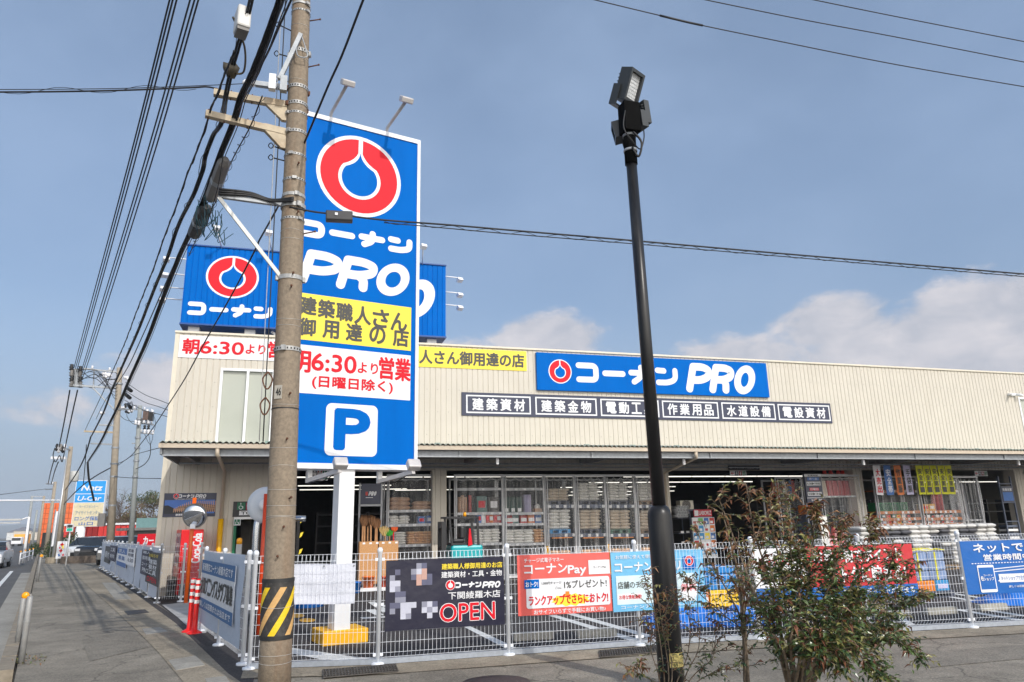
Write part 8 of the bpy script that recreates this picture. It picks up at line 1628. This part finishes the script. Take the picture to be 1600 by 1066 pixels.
# wooded bank behind
mb = MB(); n_ = 60; yb_ = 112; xa, xb = Wp(110, 800, yb_).x, Wp(330, 800, yb_).x; vs = []; rr = random.Random(2)
for i in range(n_+1): x = xa + (xb-xa)*i/n_; hh = Wp(200, 800, yb_).z*(.75 + .2*math.sin(i*.35) + rr.uniform(-.08, .08))*(min(1, i/8)); vs += [(x, yb_ - 4, -.2), (x, yb_, max(.2, hh)), (x, yb_ + 14, -.2)]
mb.add(vs, [f for i in range(n_) for f in ((i*3, i*3+3, i*3+4, i*3+1), (i*3+1, i*3+4, i*3+5, i*3+2))], 0, True); struct('hill_bank', mb, mat('bank_brown', (.10, .085, .045), .95, var=.4, vs=.6, bump=1, bs=3))
mb = MB()
for i in range(90): x = random.uniform(xa + 2, xb - 2); c = Vector((x, yb_ - 2 + random.uniform(-2, 1), Wp(200, 800, yb_).z*random.uniform(.3, .85))); foliage(mb, c, random.uniform(.5, 1.0), 70, .13, [3, 2, 3, 3, 3, 2], (1, .7, .8), .1)
tag(mb.build('undergrowth', M_lf, None, (0, 0, 0)), 'brown and green undergrowth covering the bank behind the low building', 'undergrowth', None, 'stuff')
rr = random.Random(8)
for k, (px, y, w, h) in enumerate(((24, 560, 10, 4.5), (34, 500, 9, 5), (44, 540, 12, 4), (54, 580, 10, 5), (62, 460, 8, 4))):
    a = Wp(px, 838, y); t = thing('distant_house', 'pale house in the far row near the bay', 'house', (a.x, y, -.3), 'pale houses near the bay'); mb = MB(); mb.box(a.x - w/2, a.x + w/2, y, y + 8, -.3, h); mb.build('wall', mat('far_wall_%s' % ('pale', 'warm', 'grey')[k % 3], (S(215, 215, 212), S(205, 195, 180), S(170, 172, 178))[k % 3], .7), t); mb = MB(); mb.prism([(a.x - w/2 - .4, y - .4, h), (a.x + w/2 + .4, y - .4, h), (a.x, y - .4, h + 2.2)], (0, 8.8, 0)); mb.build('roof', mat('far_roof', S(110, 112, 122), .7), t)
# railing by the road
a, b = Gd(30, 882), Gd(50, 874); t = thing('guard_rail', 'small white guard rail with orange reflectors at the kerb bend', 'guard rail', tuple(a)); mb = MB()
for z in (.3, .6): mb.tube([a + Vector((0,0,z)), b + Vector((0,0,z))], .035, 8)
mb.build('rail', M_swhite, t)
for k in range(4): p = a.lerp(b, k/3); mb = MB(); mb.tube([p, p + Vector((0,0,.7))], .04, 8); mb.build('post', M_swhite, t); mb = MB(); mb.lathe([(0, 0), (.05, 0), (.05, .03), (0, .03)], p + Vector((0, -.03, .74)), 12, axis=(0, -1, 0)); mb.build('reflector', M_oref, t)
p = Wp(108.5, 832, 47); t = thing('pedestrian_signal', 'small pedestrian signal glowing green on a slim post', 'signal', (p.x, 47, 0)); z0_ = Wp(108, 831, 47).z; z1_ = Wp(108, 819, 47).z; mb = MB(); mb.tube([(p.x, 47.1, 0), (p.x, 47.1, z1_)], .04, 8); mb.build('post', M_white, t); mb = MB(); mb.box(p.x - .17, p.x + .17, 46.95, 47.05, z0_, z1_); mb.build('housing', M_swhite, t); mb = MB(); mb.box(p.x - .13, p.x + .13, 46.93, 46.949, z0_ + .04, (z0_+z1_)/2 - .02); mb.build('green_lamp', mat('signal_green', (.0, .35, .22), .4, emit=.6), t); mb = MB(); mb.box(p.x - .13, p.x + .13, 46.93, 46.949, (z0_+z1_)/2 + .02, z1_ - .04); mb.build('red_lamp', M_ink, t)

# ================================================================== bushes close to the camera
random.seed(23)
M_leaf = [mat('bush_deep', (.036, .070, .026), .30, var=.3, vs=20, spec=.6), mat('bush_green', (.085, .13, .038), .32, var=.3, vs=20, spec=.6), mat('bush_olive', (.19, .18, .055), .4, var=.3, vs=20), mat('bush_russet', (.16, .062, .028), .5, var=.35, vs=20), mat('bush_tan', (.24, .125, .055), .6, var=.3, vs=20), mat('bush_maroon', (.075, .028, .020), .45, var=.3, vs=20)]
M_stem = mat('stem_tan', (.19, .135, .075), .8, var=.25, vs=25); M_trk = mat('stem_grey', (.19, .145, .10), .9, var=.3, vs=30, bump=.4)
def leafq(mb, p, d, nrm, L, Wd, m, curl=0.0):
    d = d.normalized(); s = d.cross(nrm); s = s.normalized() if s.length > 1e-5 else d.orthogonal().normalized(); n = s.cross(d)
    c = n*(-L*(.12 + curl)); a = p; b = p + d*L*.5 + s*Wd*.5 + n*Wd*.15; e = p + d*L + c; f = p + d*L*.5 - s*Wd*.5 + n*Wd*.15; mid = p + d*L*.5 + c*.2
    mb.add([a, b, e, f, mid], [(0, 1, 4), (1, 2, 4), (0, 4, 3), (4, 2, 3)], m)
def twig(st, lf, p, d, L, n, r, pal, size):
    e = p + d*L; mid = p.lerp(e, .5) + Vector((random.uniform(-1, 1), random.uniform(-1, 1), random.uniform(-.3, .6)))*L*.12; pts = catmull([p, mid, e], 3); st.tube(pts, [r*(1 - .6*i/(len(pts)-1)) for i in range(len(pts))], 4, caps=False)
    curl0 = random.uniform(0, .15)
    for i in range(n):
        t_ = .2 + .8*i/max(1, n-1); q = pts[min(len(pts)-1, int(t_*(len(pts)-1)))]; sd_ = d.cross(Vector((0, 0, 1))); sd_ = sd_.normalized() if sd_.length > .01 else Vector((1, 0, 0))
        ld = (d*random.uniform(.3, .9) + sd_*(1 if i % 2 else -1)*random.uniform(.5, 1.0) + Vector((random.uniform(-.3, .3), random.uniform(-.3, .3), random.uniform(-.45, .35)))); m = random.choice(pal); s = size*random.uniform(.65, 1.25)
        leafq(lf, q, ld, Vector((random.uniform(-.5, .5), random.uniform(-.7, .3), 1)), s, s*random.uniform(.34, .5), m, curl0 + (random.uniform(.2, .8) if m >= 3 else random.uniform(0, .2)))
def bush(lab, base, stems, size=.054, tw=(.08, .2), dens=1.0, name='bush', mt=M_trk):
    t = thing(name, lab, 'bush', base); st = MB(); lf = MB(); trunks = []
    for (pxs, Y, r0, leafy, top) in stems:
        pts = [Vector(base) + Vector((random.uniform(-.05, .05), random.uniform(-.05, .05), 0))] + [Wp(x, y, Y + random.uniform(-.08, .08)) for x, y in pxs]; pts = catmull(pts, 7); k = len(pts)
        st.tube(pts, [max(.0035, r0*(1 - .9*(i/(k-1))**.7)) for i in range(k)], 7)
        for i in range(max(3, int(k*.27)), k):
            f = i/(k-1); nb = leafy*(1.0 if f > .35 else .45)*dens
            for _ in range(int(nb) + (random.random() < nb % 1)):
                d = (pts[i] - pts[i-1]).normalized(); dd_ = (d*random.uniform(.0, .7) + Vector((random.uniform(-1, 1), random.uniform(-.9, .6), random.uniform(-.3, .7)))).normalized(); p = pts[i].lerp(pts[i-1], random.random()); upw = f > top
                pal = [3, 4, 2, 2, 1, 2, 4, 3] if upw else [0, 0, 0, 0, 1, 1, 1, 1, 1, 2, 2, 2, 2, 3] ; twig(st, lf, p, dd_, random.uniform(*tw)*(1.0 if f < .85 else .7), random.randint(5, 9), .0035, pal, size)
    st.build('stem', mt, t); lf.build('leaves', M_leaf, t); return t
yB = 4.75
b0 = Gd(1245, 1140); b0 = (b0.x, b0.y, 0)
bush('dense glossy green bush with russet tips in front of the red banner', b0, [
    ([(1215, 1010), (1180, 930), (1150, 850), (1122, 776)], yB, .020, .8, .62), ([(1222, 1000), (1200, 900), (1178, 830), (1166, 757)], yB + .1, .020, 1.0, .66), ([(1232, 1000), (1222, 900), (1208, 830), (1202, 772)], yB - .1, .018, 1.0, .7),
    ([(1240, 1000), (1238, 900), (1232, 830), (1228, 768)], yB + .05, .022, 1.4, .72), ([(1252, 1000), (1262, 920), (1270, 850), (1272, 795)], yB, .020, 2.0, .8), ([(1262, 1010), (1290, 930), (1310, 870), (1318, 812)], yB - .15, .020, 2.2, .85),
    ([(1270, 1020), (1310, 950), (1345, 890), (1362, 818)], yB + .1, .018, 2.4, .9), ([(1275, 1030), (1330, 980), (1375, 930), (1395, 870)], yB, .018, 2.6, .95), ([(1280, 1040), (1340, 1000), (1392, 960), (1440, 930)], yB + .1, .016, 2.4, .97), ([(1285, 1045), (1345, 1015), (1395, 1000), (1436, 1028)], yB - .1, .016, 2.4, 1.0),
    ([(1270, 1040), (1310, 1010), (1350, 1030), (1380, 1062)], yB - .2, .014, 2.6, 1.0), ([(1235, 1010), (1250, 950), (1245, 900), (1250, 860)], yB - .2, .016, 2.4, .95), ([(1250, 1030), (1290, 990), (1320, 960), (1340, 930)], yB - .25, .016, 3.0, 1.0), ([(1225, 1020), (1200, 980), (1215, 930), (1190, 880)], yB - .1, .014, 1.7, .9),
    ([(1262, 1030), (1295, 965), (1300, 925), (1292, 880)], yB + .2, .016, 2.6, .95), ([(1275, 1040), (1325, 1005), (1365, 985), (1400, 985)], yB + .2, .014, 2.6, 1.0), ([(1240, 1040), (1210, 1010), (1190, 960), (1140, 905)], yB + .1, .020, 1.0, .7), ([(1255, 1040), (1262, 1000), (1290, 1010), (1310, 1050)], yB - .2, .012, 2.4, 1.0), ([(1285, 1040), (1350, 960), (1400, 925), (1418, 880)], yB + .2, .012, 1.2, .8)], dens=1.8)
b0 = Gd(1168, 1128); b0 = (b0.x, b0.y, 0); yT = b0[1] - .02
t = bush('slim grey trunk bush with sparse reddish sprays beside the lamp post', b0, [([(1167, 1060), (1162, 960), (1150, 880), (1128, 800)], yT, .034, .5, .6), ([(1166, 1040), (1158, 950), (1170, 880), (1190, 815)], yT + .05, .02, .6, .6), ([(1163, 990), (1140, 930), (1105, 870), (1085, 815)], yT, .016, .6, .6), ([(1162, 970), (1180, 920), (1215, 880), (1240, 820)], yT + .1, .014, .7, .6), ([(1164, 1010), (1190, 960), (1210, 930), (1228, 905)], yT, .012, .9, .7), ([(1163, 1000), (1130, 960), (1095, 930), (1075, 905)], yT, .010, .7, .6)], dens=1.5)
b0 = Gd(1040, 1140); b0 = (b0.x, b0.y, 0); yS = b0[1] + .05
bush('sparse thin stemmed shrub at the foot of the black lamp post', b0, [([(1038, 1060), (1028, 980), (1015, 930), (1004, 890)], yS, .009, .5, .5), ([(1045, 1060), (1038, 1000), (1030, 950), (1022, 915)], yS - .05, .009, .7, .5), ([(1050, 1060), (1045, 1010), (1040, 960), (1050, 930)], yS, .008, .7, .5), ([(1030, 1060), (1018, 1020), (1015, 985), (1008, 965)], yS + .05, .008, .6, .6), ([(1060, 1060), (1075, 1020), (1078, 960), (1072, 900)], yS, .008, .6, .5), ([(1070, 1060), (1092, 1010), (1090, 940), (1095, 890)], yS + .05, .008, .6, .5), ([(1080, 1060), (1112, 1030), (1118, 1000), (1128, 965)], yS, .008, .9, .6), ([(1020, 1070), (1005, 1055), (995, 1040), (985, 1050)], yS, .006, .7, .6), ([(1085, 1070), (1120, 1050), (1150, 1040), (1172, 1015)], yS, .006, .8, .6)], size=.046, dens=1.1)
# dry leaves and weeds by the kerb end
mb = MB()
for i in range(60): p = Gd(30 + random.uniform(-10, 40), 1036 + random.uniform(-12, 5)); leafq(mb, p + Vector((0, 0, .005)), Vector((random.uniform(-1, 1), random.uniform(-1, 1), random.uniform(.1, .9))), Vector((0, 0, 1)), .05, .02, random.choice([1, 2, 2, 4]))
tag(mb.build('weeds', M_leaf, None, (0, 0, 0)), 'small weeds growing at the foot of the nearest guard post', 'weeds', None, 'stuff')

# ---- the air over the town
mb = MB(); mb.box(-3300, 3300, -250, 3900, -1.4, 66); hz_o = mb.build('haze', [], None, (0, 0, 0)); tag(hz_o, 'pale haze in the air over the street and far hills', None, None, 'stuff')
m = bpy.data.materials.new('haze_air'); m.use_nodes = True; nt = m.node_tree; nt.nodes.clear(); pv = nt.nodes.new('ShaderNodeVolumePrincipled'); om = nt.nodes.new('ShaderNodeOutputMaterial')
pv.inputs['Color'].default_value = (.78, .85, .95, 1); pv.inputs['Density'].default_value = 0.00045; nt.links.new(pv.outputs[0], om.inputs['Volume']); hz_o.data.materials.append(m)
